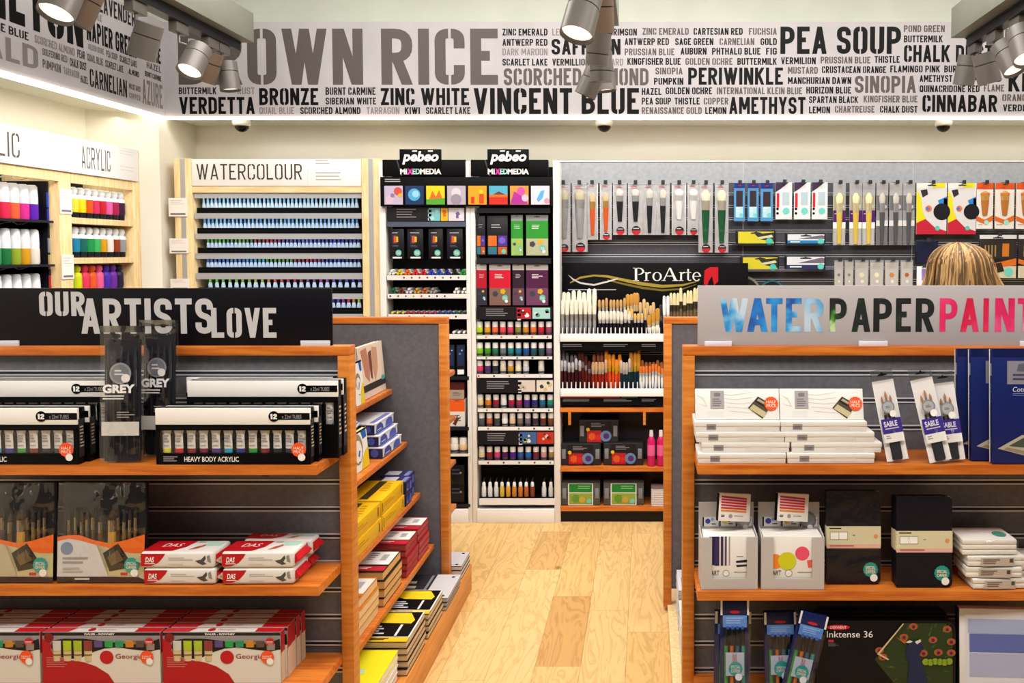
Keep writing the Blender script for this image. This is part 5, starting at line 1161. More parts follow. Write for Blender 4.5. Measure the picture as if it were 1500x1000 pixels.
# ---- the acrylic racks along the side wall
def acrylic_racks():
    xs = -2.835; yi, ye = 4.37, 5.0; zt, zb = 2.17, 1.995
    o = T('acrylic_rack', 'pale maple wall rack headed acrylic along the side wall', 'display rack', (xs, ye, 0))
    f = lambda y: y-ye
    for a, b in ((ye-.07, ye), (yi-.06, yi+.03), (3.2, 3.26)):
        M().box(-.28, .0, f(a), f(b), 0, zt if b == ye else zb, PINE, .002).build('post', o)
    M().box(-.01, .012, f(3.0), f(ye-.03), zb, zt, mat('e9e8ea', .3), .001).build('header_board', o)
    for a, b in ((3.62, 4.03), (4.47, 4.71)):
        t = M().frame((.012, f(a), 2.025), (0, 1, 0), (0, 0, 1), b-a, .11, (0, 0, 1, 1)); t.text('ACRYLIC', 0, 0, 1, 1, mat('5a514c', .5), wt=.1, gap=.15); t.build('lettering', o, smooth=False)
    for a in (4.12, 4.8):
        t = M().frame((.012, f(a), 2.03), (0, 1, 0), (0, 0, 1), .13, .12, (0, 0, 1, 1)); t.lines(0, 0, 1, .25, 2, mat('b5b2b4', .5), 1, .08); t.lines(0, .7, 1, 1, 2, mat('b5b2b4', .5), 1, .08); t.build('small_print', o, smooth=False)
    for a, b in ((yi+.03, ye-.07), (3.26, yi-.06)):
        M().box(-.02, -.0, f(a), f(b), zb-.05, zb, PINE).build('rail', o)
        M().box(-.285, -.275, f(a), f(b), 0, zb, mat('0e0d14', .5)).build('back_panel', o)
    for z in (1.775, 1.575, 1.385): M().box(-.275, -.002, f(yi+.03), f(ye-.07), z-.03, z, PINE).build('shelf', o)
    M().box(-.27, -.05, f(yi-.072), f(yi-.0605), .9, zb-.05, mat('12111a', .4)).build('side_panel', o)
    for z in (1.948, 1.738, 1.528):
        w = M(); w.tube([(-.1+.006*math.sin(k*1.3), f(3.28)+k*.04, z+.008*math.sin(k*1.9)) for k in range(25)], .003, CHROME, 6); w.build('wire_rail', o)
    for y, z in ((yi-.015, 1.79), (yi-.015, 1.47)):
        m = M().box(.001, .004, f(y)-.045, f(y)+.045, z, z+.12, mat('e6e1de', .5)); m.frame((.004, f(y)-.045, z), (0, 1, 0), (0, 0, 1), .09, .12, (0, 0, 100, 100)); m.lines(12, 12, 88, 44, 3, mat('c9bdb9', .5), 1, .3); m.rect(10, 84, 90, 92, mat('77706c', .5), 1); m.build('price_card', o)
    pr = {}
    def bottle(y, z, x, c, top, hgt, label, wide=.03, cap='121118'):
        k = (c, top, hgt, wide)
        loc = (xs+x, y, z+.0008)
        if k not in pr:
            t = T('acrylic_bottle', label, 'paint bottle', loc, 'bottles in the acrylic racks')
            M().lathe([(wide*.8, 0), (wide*.85, hgt*.18)], mat(cap, .35), 10).build('cap', t)
            M().lathe([(wide*.9, hgt*.18), (wide, hgt*.25), (wide, hgt*.62)], mat(c, .3), 10).build('bottle_body', t)
            M().lathe([(wide, hgt*.62), (wide*.9, hgt*.72), (wide*.55, hgt*.76), (wide*.8, hgt*.84), (wide*.75, hgt*.95), (wide*.4, hgt)], mat(top, .35), 10).build('base_cup', t); pr[k] = t
        else: dup(pr[k], loc, label)
    rows = ((1.775, ['d8c41c', 'd6cc3a', 'd8c81c', 'c8501c', 'c4305a', 'b81c2c', 'cf5a9c', '9c1c4a', '3a1c3a'], 'top'), (1.575, ['1c3a9c', '1c7a9c', '14605a', '1c8a4a', '3aa85a', 'c8901c', 'd8d4d0', '8a3a1c', '8a8c90'], 'second'))
    for z, cs, nm in rows:
        for i, c in enumerate(cs): bottle(yi+.065+i*.057, z, -.05, c, 'dfe2e6', .155, 'squeezable acrylic bottle, %s from the inner post, %s shelf of far acrylic rack' % (nth(i), nm), .026)
        for i, c in enumerate(cs): bottle(yi+.07+i*.057, z, -.12, c, 'dfe2e6', .158, 'back row acrylic bottle, %s from the inner post, %s shelf of far acrylic rack' % (nth(i), nm), .026)
    for i, c in enumerate(['7ac02c', 'c8cc1c', 'd8385a', 'd8562a', 'dc5a8a', '4a2aa8', '6a2a9c', '25223a']):
        bottle(yi+.07+i*.06, 1.385, -.05, c, c, .15, 'bright acrylic tube, %s from the inner post, third shelf of far acrylic rack' % nth(i), .026, cap=c)
    def hang(y, z, c, label, white='e4e6ec'):
        k = ('h', c); loc = (xs-.09, y, z)
        if k not in pr:
            t = T('acrylic_tube', label, 'paint tube', loc, 'tubes hanging in the near acrylic rack')
            M().lathe([(.026, 0), (.029, .01), (.029, .075)], mat(c, .35), 10).build('coloured_end', t)
            M().lathe([(.029, .075), (.03, .1), (.027, .158), (.02, .166)], mat(white, .35), 10, sy=.8).build('tube_body', t); pr[k] = t
        else: dup(pr[k], loc, label)
    for z, cs, nm in ((1.755, ['cf1c5a', 'd83a7a', 'c81c4a', 'd0284a', 'd85a3a', 'c82c8a', '5a1ca8'], 'top'), (1.545, ['2a8a3c', '1c7a4a', '2f8a5a', '1c6a3a', '8a9a2c', 'c8901c', 'd8d2c8'], 'middle'), (1.335, ['8a8c98', '2a3ab0', '9a9ca8', 'c9a8b0', 'cf1c5a', 'd82a6a', 'c81c5a'], 'lower')):
        for i, c in enumerate(cs):
            hang(3.86+.064*i, z, c, 'white tube with coloured end, %s from the photo edge, %s row of near rack' % (nth(i), nm))
        M().box(-.27, -.02, f(3.27), f(yi-.075), z-.012, z-.001, mat('14131b', .5)).build('shelf', o)
    st = M(); 
    for i, (c, z) in enumerate((('2a4ab8', 1.82), ('3a3aa8', 1.74), ('8a8c94', 1.6), ('b8a070', 1.52), ('c02a2a', 1.42), ('c8201c', 1.36))): st.box(-.05, -.042, f(yi-.078), f(yi-.0725), z, z+.07, mat(c, .4))
    st.build('colour_chart', o)
acrylic_racks()

# ---- the two paint stands
FRW = mat('dfdcd8', .4); INNER = mat('07070a', .5, spec=.12)
def stand_frame(px0, px1, lw, rw, label):
    x0, x1 = X(px0, D, 500), X(px1, D, 500); ztop = Z(236, D)
    o = T('paint_stand', label, 'display stand', (x0, D, 0)); w = x1-x0
    a = lw*D/F; b_ = rw*D/F
    M().box(0, a, 0, .15, 0, ztop, FRW, .002).build('side_frame', o); M().box(w-b_, w, 0, .15, 0, ztop, FRW, .002).build('side_frame', o)
    M().box(a, w-b_, -.01, .148, 0, Z(745, D), FRW, .002).build('plinth', o)
    M().box(a, w-b_, .14, .148, Z(745, D), ztop-.02, INNER).build('back_panel', o)
    return o, x0, a, w
def pz(py): return Z(py, D)
def header(o, x0, a, b, logo0):
    L = lambda px: X(px, D, 240)-x0
    M().box(L(a), L(b), -.012, .03, pz(258), pz(234), INK, .002).build('header_board', o)
    m = M().box(L(logo0), L(logo0+60), -.025, .0, pz(245.8), pz(219), INK, .002); m.frame((L(logo0), -.025, pz(246.5)), (1, 0, 0), (0, 0, 1), L(logo0+60)-L(logo0), pz(219)-pz(246.5), (0, 0, 60, 30))
    m.type('pebeo', 4, 3.5, 57, 24.5, WHITE, 1, shear=.22, bold=.035); m.poly([(19, 2.2), (26, 2.2), (25.5, 4.2), (18.5, 4.2)], WHITE, 2); m.poly([(42, 2.2), (49, 2.2), (48.5, 4.2), (41.5, 4.2)], WHITE, 2)
    m.build('logo_board', o)
    t = M().frame((L(a), -.012, pz(258)), (1, 0, 0), (0, 0, 1), L(b)-L(a), pz(234)-pz(258), (a, 234, b, 258))
    t.type('MI', logo0, 247, logo0+10, 255.5, WHITE, 2, bold=.04); t.type('X', logo0+10, 246.5, logo0+19, 256, mat('d0309c', .4), 2, bold=.06); t.type('ED', logo0+18, 247, logo0+29, 255.5, mat('9fd0c8', .4), 2, bold=.04); t.type('MEDIA', logo0+29, 247, logo0+60, 255.5, WHITE, 2, bold=.04)
    t.poly([(a+20, 234), (a+22, 234), (a+29, 258), (a+27, 258)], mat('3a3842', .4), 1); t.build('lettering', o, smooth=False)
def strip(o, x0, pxa, pxb, py0, py1, c='dcd9d6', dots=None, deep=.139, y=-.004):
    L = lambda px: X(px, D, py0)-x0; za, zb = pz(py1), pz(py0)
    m = M().box(L(pxa), L(pxb), y, y+.004, za, zb, mat(c, .4)); m.box(L(pxa), L(pxb), y+.004, deep, zb-.006, zb-.001, INNER)
    if dots:
        m.frame((L(pxa), y, za), (1, 0, 0), (0, 0, 1), L(pxb)-L(pxa), zb-za, (pxa, py0, pxb, py1))
        for px, cc in dots: m.disc(px, (py0+py1)/2, 1.5, mat(cc, .4), 1, 8)
    m.build('shelf', o); return zb
def info(o, x0, pxa, pxb, py0, py1, pics, y=-.003):
    L = lambda px: X(px, D, py0)-x0; m = M().box(L(pxa), L(pxb), y, y+.006, pz(py1), pz(py0), mat('100f16', .45)); m.frame((L(pxa), y, pz(py1)), (1, 0, 0), (0, 0, 1), L(pxb)-L(pxa), pz(py0)-pz(py1), (pxa, py0, pxb, py1))
    m.lines(pxa+14, py0+3, pxa+50, py1-4, 4, mat('8c8a90', .5), 1, 1.1)
    for i in range(3): m.rect(pxa+60, py0+4+i*6, pxa+65, py0+8+i*6, mat('c9c7ca', .5), 1)
    for (a, b, cs) in pics:
        m.rect(a, py0+1.5, b, py1-1.5, mat(cs[0], .5), 1); rnd = random.Random(a)
        for c in cs[1:]:
            for _ in range(2):
                q, r = rnd.uniform(a+4, b-4), rnd.uniform(py0+5, py1-5); m.disc(q, r, rnd.uniform(2, 4), mat(c, .5), 2, 9, .2)
    m.build('info_panel', o)
JC = {}
def jar(x, y, z, c, label, lid='e3e0dd', h=.078, r=.0182):
    k = (c, h)
    if k not in JC:
        t = T('paint_jar', label, 'paint jar', (x, y, z), 'small paint jars')
        m = M().lathe([(r*.9, 0), (r, .004), (r, h*.55), (r*.86, h*.62)], mat(c, .18), 14); m.lathe([(r*1.01, h*.06), (r*1.01, h*.2)], mat('3a3840', .5), 14, cap=False); m.build('jar_body', t)
        M().lathe([(r*.92, h*.6), (r*.94, h*.66), (r*.92, h*.97), (r*.8, h)], mat(lid, .35), 14).build('lid', t); JC[k] = t
    else: dup(JC[k], (x, y, z), label)
def pack(name, label, cat, px0, py0, px1, py1, d, group, draw, base='111018', hook=True, t=.012, film=False):
    loc, w, h = span(px0, py0, px1, py1, d)
    o = T(name, label, cat, loc, group); rc = (0, 0, 100, 100*h/w)
    m = M().box(-w/2, w/2, 0, t, 0, h, mat(base, .4), min(.0012, t*.3)); m.front(w, h, rc); draw(m, 100*h/w); m.build('card', o)
    hd = M().front(w, h, rc, -.0008); hd.poly([(36, 7), (48, 5), (50, 2), (52, 5), (64, 7), (64, 9.5), (36, 9.5)], mat('2a2830', .5), 1); hd.build('hang_slot', o)
    if film: M().box(-w/2-.001, w/2+.001, -.01, -.0095, 0, h, FILM).build('blister', o)
    return o
def stands():
    o, x0, a, w = stand_frame(558, 690, 9, 6, 'white framed black paint stand partly hidden behind the nearer island divider')
    header(o, x0, 561, 682, 587)
    info(o, x0, 567, 681, 303, 325, [(628, 645, ('6fb0b4', '9cc8c4')), (646, 656, ('d8a81c', 'c8601c')), (657, 680, ('c9c4cc', '6a5a90', 'd8d4d8'))])
    strip(o, x0, 567, 683, 325, 332, '4a5266', None, .12)
    colsA = ['e0ddd8', 'd8b81c', 'd8601c', 'c82a1c', 'c01c2c', '2a3ab0', '1c4a9c', '1c2a7a', '17161e', '1c8a3c']
    colsB = ['1c5a3c', '6a2c24', 'c9c6c6', 'b88a2c', 'b05a2c', '8a8a84', '1b1a20', '1b1a20', 'd8d8d8', 'dcdcdc']
    za = strip(o, x0, 567, 685, 403, 410, dots=[(592+i*11.4, c) for i, c in enumerate(['a01c2c', 'a02a3c', 'b83a4a', '7a3a5a', '3a3a8a', '6a6a70', '2a2a30', '3a6a3c'])])
    zb = strip(o, x0, 568, 686, 430, 437, dots=[(572+i*11.4, c) for i, c in enumerate(['4a4a50', '8a4a3c', '6a6a70', 'b8a060', 'a03a3c', '4a4a50', '2a2a30', '2a2a30'])])
    zc = strip(o, x0, 569, 686, 460, 467, dots=[(600, 'a01c2c'), (622, 'b03a3c'), (668, '2a2a30')])
    zd = strip(o, x0, 569, 686, 489, 496)
    mk = {}
    def marker(x, z, c, label, r):
        if (c, r) not in mk:
            m = M(); m.rod((0, 0, 0), (0, .02, 0), r*.82, mat(c, .35), r, 10); m.rod((0, .02, 0), (0, .12, 0), r, mat('dcd9d6', .4), n=10); q = m.build('paint_marker', None, (x, D+.006, z)); mk[(c, r)] = q
        else: q = mk[(c, r)].copy(); COL.objects.link(q); q.location = (x, D+.006, z)
        tag(q, label, 'paint marker', 'markers in the paint stand')
    for cols, z, px0, nm in ((colsA, za, 573, 'upper'), (colsB, zb, 575, 'lower')):
        for i, c in enumerate(cols):
            if c == '1b1a20': continue
            x = X(px0+i*11.6, D, 400); r = .0095
            for k, (dx, dz) in enumerate(((-r, r), (r, r), (0, r*2.74))):
                marker(x+dx*1.02, z+dz, c, 'paint marker, %s of the %s trio from the maple rack, %s marker row' % (('near bottom one', 'far bottom one', 'top one')[k], nth(i), nm), r)
    for i, c in enumerate(['d8c81c', 'd8c01c', 'd8b81c', 'b01c2c', 'b02a3c', 'a81c34', 'b83a4a', 'c02a6a', 'b02a7a', '1c3a9c', '1c4aa0', '2a3a8a', '1c5a4a', '1c4a3c']):
        marker(X(574+i*7.9, D, 455), zc+.0085, c, 'single paint marker end, %s from the rack side in the third marker row' % nth(i), .0082)
    for i in range(3): marker(X(664+i*7.5, D, 483), zd+.0085, 'dcdad8', 'white paint marker end, %s past the island divider in the fourth marker row' % nth(i), .009)
    def blk(m, H):
        m.rect(20, H*.2, 55, H*.5, mat('3a2a4a', .5), 1); m.rect(30, H*.24, 46, H*.46, mat('c8501c', .5), 2); m.rect(44, H*.26, 60, H*.44, mat('d8a81c', .5), 2); m.lines(18, H*.12, 80, H*.18, 1, mat('a8a6aa', .5), 1); m.lines(20, H*.55, 70, H*.62, 2, mat('55535a', .5), 1); stickers(m, 62, H*.8, 22, mat('4ab0a4', .5), 2, ('SPECIAL', 'OFFER'), False); m.rect(20, H*.93, 84, H*.985, mat('d6d4d2', .5), 2)
    for i, (p, q) in enumerate(((571, 592), (597, 620), (628, 649), (655, 678))): pack('marker_pack', 'black hanging marker pack with teal sticker, %s from the rack side under the small pictures' % nth(i), 'marker pack', p, 335, q, 379, D+.02, 'black marker packs', blk)
    def bl2(m, H): m.rect(10, 6, 90, H*.7, mat('1d2a4a', .4), 1); m.disc(40, H*.3, 16, mat('5a7ab0', .4), 2, 12, .3); m.disc(66, H*.18, 9, mat('c9d0dc', .4), 2); m.rect(10, H*.82, 90, H*.98, WHITE, 2)
    for i, (p, q) in enumerate(((655, 666), (669, 681))): pack('marker_pack', 'dark blue marker pack with white foot, %s past the island divider' % nth(i), 'marker pack', p, 505, q, 549, D+.02, 'dark blue marker packs', bl2)
    strip(o, x0, 569, 687, 551, 556, '1a1922', None, .2)
    def bx(m, H, c1, c2): m.rect(0, 0, 100, H*.45, mat(c1, .4), 1); m.rect(0, H*.45, 100, H, mat(c2, .45), 1); m.lines(20, H*.58, 80, H*.85, 3, mat('6a625c', .5), 2)
    z0 = pz(625); strip(o, x0, 569, 687, 625, 630, '1a1922', None, .2)
    pack('paint_set_box', 'brown and beige paint box standing on the orange topped box past the island divider', 'paint set', 659, 560, 680, 584, D+.01, None, lambda m, H: bx(m, H, '4a1c14', '9c8a78'), '4a1c14', t=.1)
    pack('paint_set_box', 'orange and white marbled paint box standing under the brown one past the island divider', 'paint set', 659, 585, 681, 624.2, D+.01, None, lambda m, H: (bx(m, H, 'd8561c', 'cdc8c2'), m.poly([(20, H*.9), (44, H*.68), (50, H*.55), (54, H*.7), (80, H*.62), (56, H*.76), (40, H*.98)], mat('5a2a1c', .5), 3)), 'cdc8c2', t=.1)
    zj = strip(o, x0, 569, 688, 664, 668)
    for i, px in enumerate((664, 677)): jar(X(px, D, 655), D+.035, zj, ['d8cfc4', 'd6b48a'][i], 'large white lidded jar, %s past the island divider, low on the black stand' % nth(i), h=.088, r=.025)
    zk = strip(o, x0, 569, 689, 738, 742, '1a1922', None, .2)
    for i in range(2):
        loc, wd, h = span(660, 684, 680, 737.5, D+.012); h2_ = (pz(682)-zk)/2
        m = M().box(-wd/2, wd/2, 0, .12, 0, h2_-.001, mat('0e0d15', .35), .002); m.front(wd, h2_, (0, 0, 100, 100)); m.lines(12, 20, 84, 60, 2, mat('3a3842', .5), 1); m.disc(76, 40, 8, mat('8a8068', .5), 1)
        tag(m.build('paint_set_box', None, (loc.x, D+.012, zk+.0008+h2_*i)), ('lower', 'upper')[i]+' plain black box at the foot of the black paint stand', 'box', 'black boxes at the foot of the stand')
    # second stand
    o, x0, a, w = stand_frame(690.5, 820, 6.5, 9, 'white framed paint stand with rows of small jars beside the brush wall')
    header(o, x0, 690, 803, 715)
    strip(o, x0, 699, 806, 304, 312, '15141c', None, .12)
    strip(o, x0, 699, 807, 378, 386, '1d1c26', None, .12)
    def gp(m, H, c, c2, top='8a8c90'): 
        m.rect(0, 0, 100, H*.14, mat(top, .4), 1); m.rect(0, H*.14, 100, H*.58, mat(c, .4), 1); m.lines(26, H*.24, 76, H*.36, 3, mat('d8d4d0', .5), 2, 3); m.rect(0, H*.58, 100, H, mat(c2, .5), 1)
        m.disc(28, H*.72, 15, mat('3a3a44', .5), 2, 10, .2); m.disc(64, H*.66, 14, mat('c8a01c', .5), 2, 10, .2); stickers(m, 74, H*.82, 15, mat('4ab0a4', .5), 3, ('SPECIAL', 'OFFER')); 
    def bp(m, H):
        m.lines(20, H*.22, 80, H*.34, 2, mat('c9c7ca', .5), 1, 3); m.rect(4, H*.5, 46, H*.76, mat('c8641c', .5), 1); m.rect(52, H*.5, 96, H*.76, mat('4a2a8a', .5), 1); m.disc(72, H*.62, 16, mat('6a58b8', .5), 2); m.rect(4, H*.78, 46, H*.97, mat('2a6a7a', .5), 1); m.rect(52, H*.78, 96, H*.97, mat('b8501c', .5), 1); m.disc(80, H*.9, 12, mat('5ab8ac', .5), 3, 20, .07)
    rows = (('black starter pack with four pictures, slim one nearest the black stand', 698.5, 711, 316, bp, '111018'), ('black starter pack with four pictures beside the green packs', 714, 744, 316, bp, '111018'),
            ('slim green topped paint pack on the jar stand', 749, 766, 315, lambda m, H: gp(m, H, '2a8a2c', '8ab060'), '2a7a2c'), ('wide green topped paint pack on the jar stand', 771, 803, 315, lambda m, H: gp(m, H, '2a8a2c', 'a8a888'), '2a7a2c'))
    for lb, p, q, y, fn, bs in rows: pack('paint_pack', lb, 'paint pack', p, y, q, 374, D+.02, 'hanging paint packs of the jar stand', fn, bs)
    rows = (('slim red paint pack with grey header on the jar stand', 698.5, 713, lambda m, H: gp(m, H, 'a8142c', '2a2a3a', 'c4c2c4'), 'a8142c'), ('wide red paint pack with grey header on the jar stand', 717, 748, lambda m, H: gp(m, H, 'c01830', '7a5a50', 'c4c2c4'), 'a8142c'),
            ('slim plum paint pack with grey header on the jar stand', 751, 768, lambda m, H: gp(m, H, '2c1a2a', '5a3a50', 'c4c2c4'), '2c1a2a'), ('wide plum paint pack with grey header on the jar stand', 771, 803, lambda m, H: gp(m, H, '4a1c40', '6a3a5a', 'c4c2c4'), '3a1c36'))
    for lb, p, q, fn, bs in rows: pack('paint_pack', lb, 'paint pack', p, 387, q, 447, D+.02, 'hanging paint packs of the jar stand', fn, bs)
    info(o, x0, 698, 809, 449, 468, [(757, 778, ('b01c2c', 'e0dcd6', '8a1420')), (780, 806, ('9cc8be', '4a8a80', 'd8d4d0'))])
    info(o, x0, 699, 811, 555, 575, [(759, 784, ('c9beb4', 'b8a898')), (786, 810, ('d0c8ba', '3a3430', 'c8a878'))])
    info(o, x0, 700, 812, 631, 651, [(761, 786, ('3a5a8a', 'a8b83a', 'd0ccc0')), (787, 811, ('b02a1c', 'd8b090', '7a1c14'))])
    J = [(470, 490, 496, 703, 804, ['a8c01c', 'c8901c', 'd8603c', 'd0404a', 'c83a5a', '7a7a3a', 'b87a1c', 'd06a1c', 'b81c34', '8a3a5a'], 'top'),
         (501, 521, 526, 703.3, 804.6, ['7ab01c', '3a8a1c', '1c6a4a', '5a6a70', '1c7a7a', '1c6a8a', '1c4a8a', '1c4a5a', '2a4a4a', '6a4a6a'], 'second'),
         (529, 547, 553, 703.5, 793, ['c83a5a', '4a2a6a', '2a2c34', 'c9b8a0', 'b88a2c', 'd0c8a8', 'b8b8bc', None, 'c0bcb4'], 'third'),
         (578, 597, 603, 704, 806, ['c8b480', 'c86a1c', '8a1c2c', 'c8c4c8', '9c1c3a', '8a2a4a', '4a2a7a', '2a2c6a', '1c5a7a', '1c7a6a'], 'fourth'),
         (605, 624, 630, 706, 807, ['4a4a50', 'b85a3c', '3a3a40', 'd6d4d0', 'c9b088', '6a6058', '6a5a6a', '3a2a34', '5a2c1c', '6a3c24'], 'fifth'),
         (655, 673.5, 680, 706, 808, ['c9b48a', '8a1c24', 'c03a6a', '4a1c4a', '4a1c7a', '2a4a8a', '1c5a9c', '6a1c2c', 'b07a7a', '8a6a3c'], 'lowest')]
    for top, bot, bt, pa, pb, cs, nm in J:
        q = 698+(bot-470)*.015
        zz_ = strip(o, x0, q, 808+(bot-470)*.016, bot+.8, bt, dots=[(pa+(pb-pa)*i/(len(cs)-1)-2, c) for i, c in enumerate(cs) if c and i % 2 == (len(cs) % 3 > 0)])
        for i, c in enumerate(cs):
            if c: jar(X(pa+(pb-pa)*i/(len(cs)-1), D+.03, bot), D+.03, zz_+.0005, c, 'white lidded paint jar, %s from the black stand on the %s jar shelf' % (nth(i), nm))
    zz_ = strip(o, x0, 702, 813, 729.5, 739)
    tp = {}
    for i, (px, c) in enumerate(zip((709, 718, 727, 735.5, 744.5, 753.5, 762.5, 771, 780, 797, 807), ['d0cecc', 'd0cecc', 'c9c7c4', 'c8a83a', 'c8902a', 'b8782a', 'b86a2a', 'a85a2a', '7a3a24', 'c9c7c4', 'c9c7c4'])):
        loc = (X(px, D+.04, 725), D+.04, zz_+.0005); lb = 'nozzle tipped paint bottle, %s from the black stand in the bottom row' % nth(i)
        if c in tp: dup(tp[c], loc, lb); continue
        t = T('nozzle_bottle', lb, 'paint bottle', loc, 'nozzle bottles'); tp[c] = t
        M().lathe([(.0135, 0), (.014, .006), (.014, .05), (.011, .06)], mat(c, .3), 12).build('bottle_body', t)
        M().lathe([(.0095, .06), (.0105, .064), (.0095, .082), (.005, .088)], mat('dedcda', .35), 12).build('collar', t)
        M().tube([(0, 0, .088), (.001, 0, .1), (.006, 0, .112)], [.004, .0028, .0015], mat('3a3840', .4), 6).build('nozzle', t)
    # the picture board across both stands
    xa, xb = X(557, D-.03, 280), X(808, D-.03, 280); d = D-.03; za, zb = Z(302, d), Z(259, d)
    b = T('picture_board', 'long black header board with eight small square pictures across both paint stands', 'sign', ((xa+xb)/2, d, za)); w_ = xb-xa
    M().box(-w_/2, w_/2, 0, .028, 0, zb-za, INK, .002).build('board', b)
    def fr(i): 
        p = 563+i*30.7; m = M(); m.frame((-w_/2, 0, 0), (1, 0, 0), (0, 0, 1), w_, zb-za, (557, 259, 808, 302)); return m, p, p+27, 272, 299.5
    P = [('b4a8c4', [('disc', 8, 20, 6, 'c8b0c0'), ('disc', 20, 8, 6, 'c04a3c'), ('disc', 23, 14, 3, 'e0a01c'), ('disc', 12, 14, 3, '8a6aa0')]), ('16305a', [('disc', 13, 13, 9, '4a9cc8'), ('disc', 15, 12, 5, '8cc4dc')]), ('d8c01c', [('poly', [(4, 20), (9, 7), (14, 16), (19, 6), (24, 20)], 'c8641c'), ('poly', [(0, 20), (27, 18), (27, 27.5), (0, 27.5)], '4a9a2c')]),
         ('a8a0b0', [('disc', 13, 10, 7, 'c4bfc8'), ('disc', 13, 20, 8, '8c8494')]), ('d8941c', [('rect', 4, 16, 9, 26, 'c02a1c'), ('rect', 16, 12, 23, 26, 'c0441c'), ('disc', 19, 9, 3, 'd8c01c')]), ('4a9cb8', [('rect', 0, 15, 27, 27.5, 'c0281c'), ('poly', [(4, 14), (14, 8), (24, 13)], '5a3a34'), ('rect', 0, 13, 27, 17, 'd8641c')]),
         ('d88a3c', [('poly', [(0, 27), (6, 8), (16, 14), (27, 27)], 'a02a8a'), ('disc', 16, 8, 6, 'd84a9c'), ('disc', 22, 18, 5, 'dcb0c8')]), ('dcc4d0', [('disc', 14, 14, 9, 'b8d0e4'), ('poly', [(8, 20), (14, 8), (20, 6), (17, 18), (11, 24)], '5a9cd0'), ('disc', 23, 22, 4, 'e08aa0')])]
    for i, (bg, sh) in enumerate(P):
        m, p0, p1, q0, q1 = fr(i); m.rect(p0, q0, p1, q1, mat(bg, .4), 1)
        for j, s_ in enumerate(sh):
            if s_[0] == 'disc': m.disc(p0+s_[1], q0+s_[2], s_[3], mat(s_[4], .45), 2+j, 16)
            elif s_[0] == 'rect': m.rect(p0+s_[1], q0+s_[2], p0+s_[3], q0+s_[4], mat(s_[5], .45), 2+j)
            else: m.poly([(p0+a_, q0+b_) for a_, b_ in s_[1]], mat(s_[2], .45), 2+j)
        m.build('picture', b)
    m, *_ = fr(0); m.lines(564, 262, 588, 268, 2, mat('a8a6aa', .5), 1, 1.2); m.build('lettering', b)
stands()

# ---- the slatwall with hanging packs, and the brush bay under its end
DS = 5.46
def slatwall():
    xa, xb = X(816, DS, 400), 3.6; zt = Z(237, DS)
    o = T('slatwall_display', 'grey slatwall panel across the back wall hung with packets of brushes', 'display wall', (xa, DS, 0))
    w = xb-xa
    m = M().box(0, w, 0, .05, .08, zt, SLATE_D); zg = Z(268, DS); m.box(0, w, -.003, 0, zg, zt, STEEL); m.box(-.018, 0, -.035, .05, 0, zt+.006, FRW); m.box(-.018, w, -.008, .05, zt, zt+.008, mat('cfcfd2', .4)); m.build('panel', o)
    g = M()
    for k in range(24):
        z = Z(266, DS)-.0755*k
        if z > .1: grooves(g, 0, w, 'x', 0, z)
    g.build('groove_strip', o)
    for px in (1088, 1335): x = X(px, DS, 400)-xa; M().box(x-.002, x+.002, -.0045, -.003, .1, zt, mat('a9acb2', .4)).build('seam_trim', o)
    return o, xa
SW, SWX = slatwall()
hookm = mat('6a6c72', .3, .8)
def hang(name, label, px0, py0, px1, py1, group, draw, base='c9c7c8', dy=.07, film=True, t=.01, brush_=None, cat='brush pack'):
    d = DS-dy; o = pack(name, label, cat, px0, py0, px1, py1, d, group, draw, base, t=t, film=False)
    loc, w, h = span(px0, py0, px1, py1, d)
    if brush_:
        hc, r, z0, z1, fc, bc = brush_; 
        m = M(); m.lathe([(r*.6, 0), (r*.95, h*(z1-z0)*.5), (r, h*(z1-z0)*.62)], mat(hc, .3), 10, (0, -.004, h*z0), .5); m.build('brush_handle', o)
        M().lathe([(r*1.02, h*(z1-z0)*.62), (r*1.06, h*(z1-z0)*.8)], mat(fc, .3, .6), 10, (0, -.004, h*z0), .5).build('ferrule', o)
        M().lathe([(r*1.06, h*(z1-z0)*.8), (r*1.2, h*(z1-z0)*.92), (r*.4, h*(z1-z0))], mat(bc, .7), 10, (0, -.004, h*z0), .5).build('bristles', o)
    if film: 
        M().box(-w/2-.001, w/2+.001, -.016, -.0155, h*.015, h*.97, clear_plastic('hang_film', .05, 'ffffff', .3, .1, 12)).build('pouch', o)
    hz = loc.z+h+.0045; hk = M().rod((loc.x-SWX, -.004, hz), (loc.x-SWX, -dy-.03, hz), .003, hookm, n=6); hk.box(loc.x-SWX-.011, loc.x-SWX+.011, -dy-.034, -dy-.03, hz-.012, hz+.01, mat('2a2a30', .4)); hk.build('peg_hook', SW)
FOIL = noise_mat('crumpled_foil', 'c9c9cc', 'd6d6d9', (1, 1, 1), 14, .3, 3, .35)
FOIL.node_tree.nodes['Principled BSDF'].inputs['Metallic'].default_value = .55
def plain(c, st=None):
    def f(m, H):
        m.rect(0, 0, 100, 14, mat('aeb0b4', .3, .3), 1); m.rect(6, 12, 94, H-3, FOIL, 1); m.lines(20, 22, 80, 40, 2, mat('b83a3c', .5), 2, 4)
        if st: m.disc(54, H-30, 30, mat('1b1a20', .4), 3, 22); m.poly([(54+30*math.cos(k*PI/8), H-30+30*math.sin(k*PI/8)) for k in range(9)], mat('b81c2a', .45), 4); m.lines(34, H-46, 74, H-34, 1, mat('d8d6d6', .5), 5, 5)
    return f
HG = 'brush packets on the slatwall'
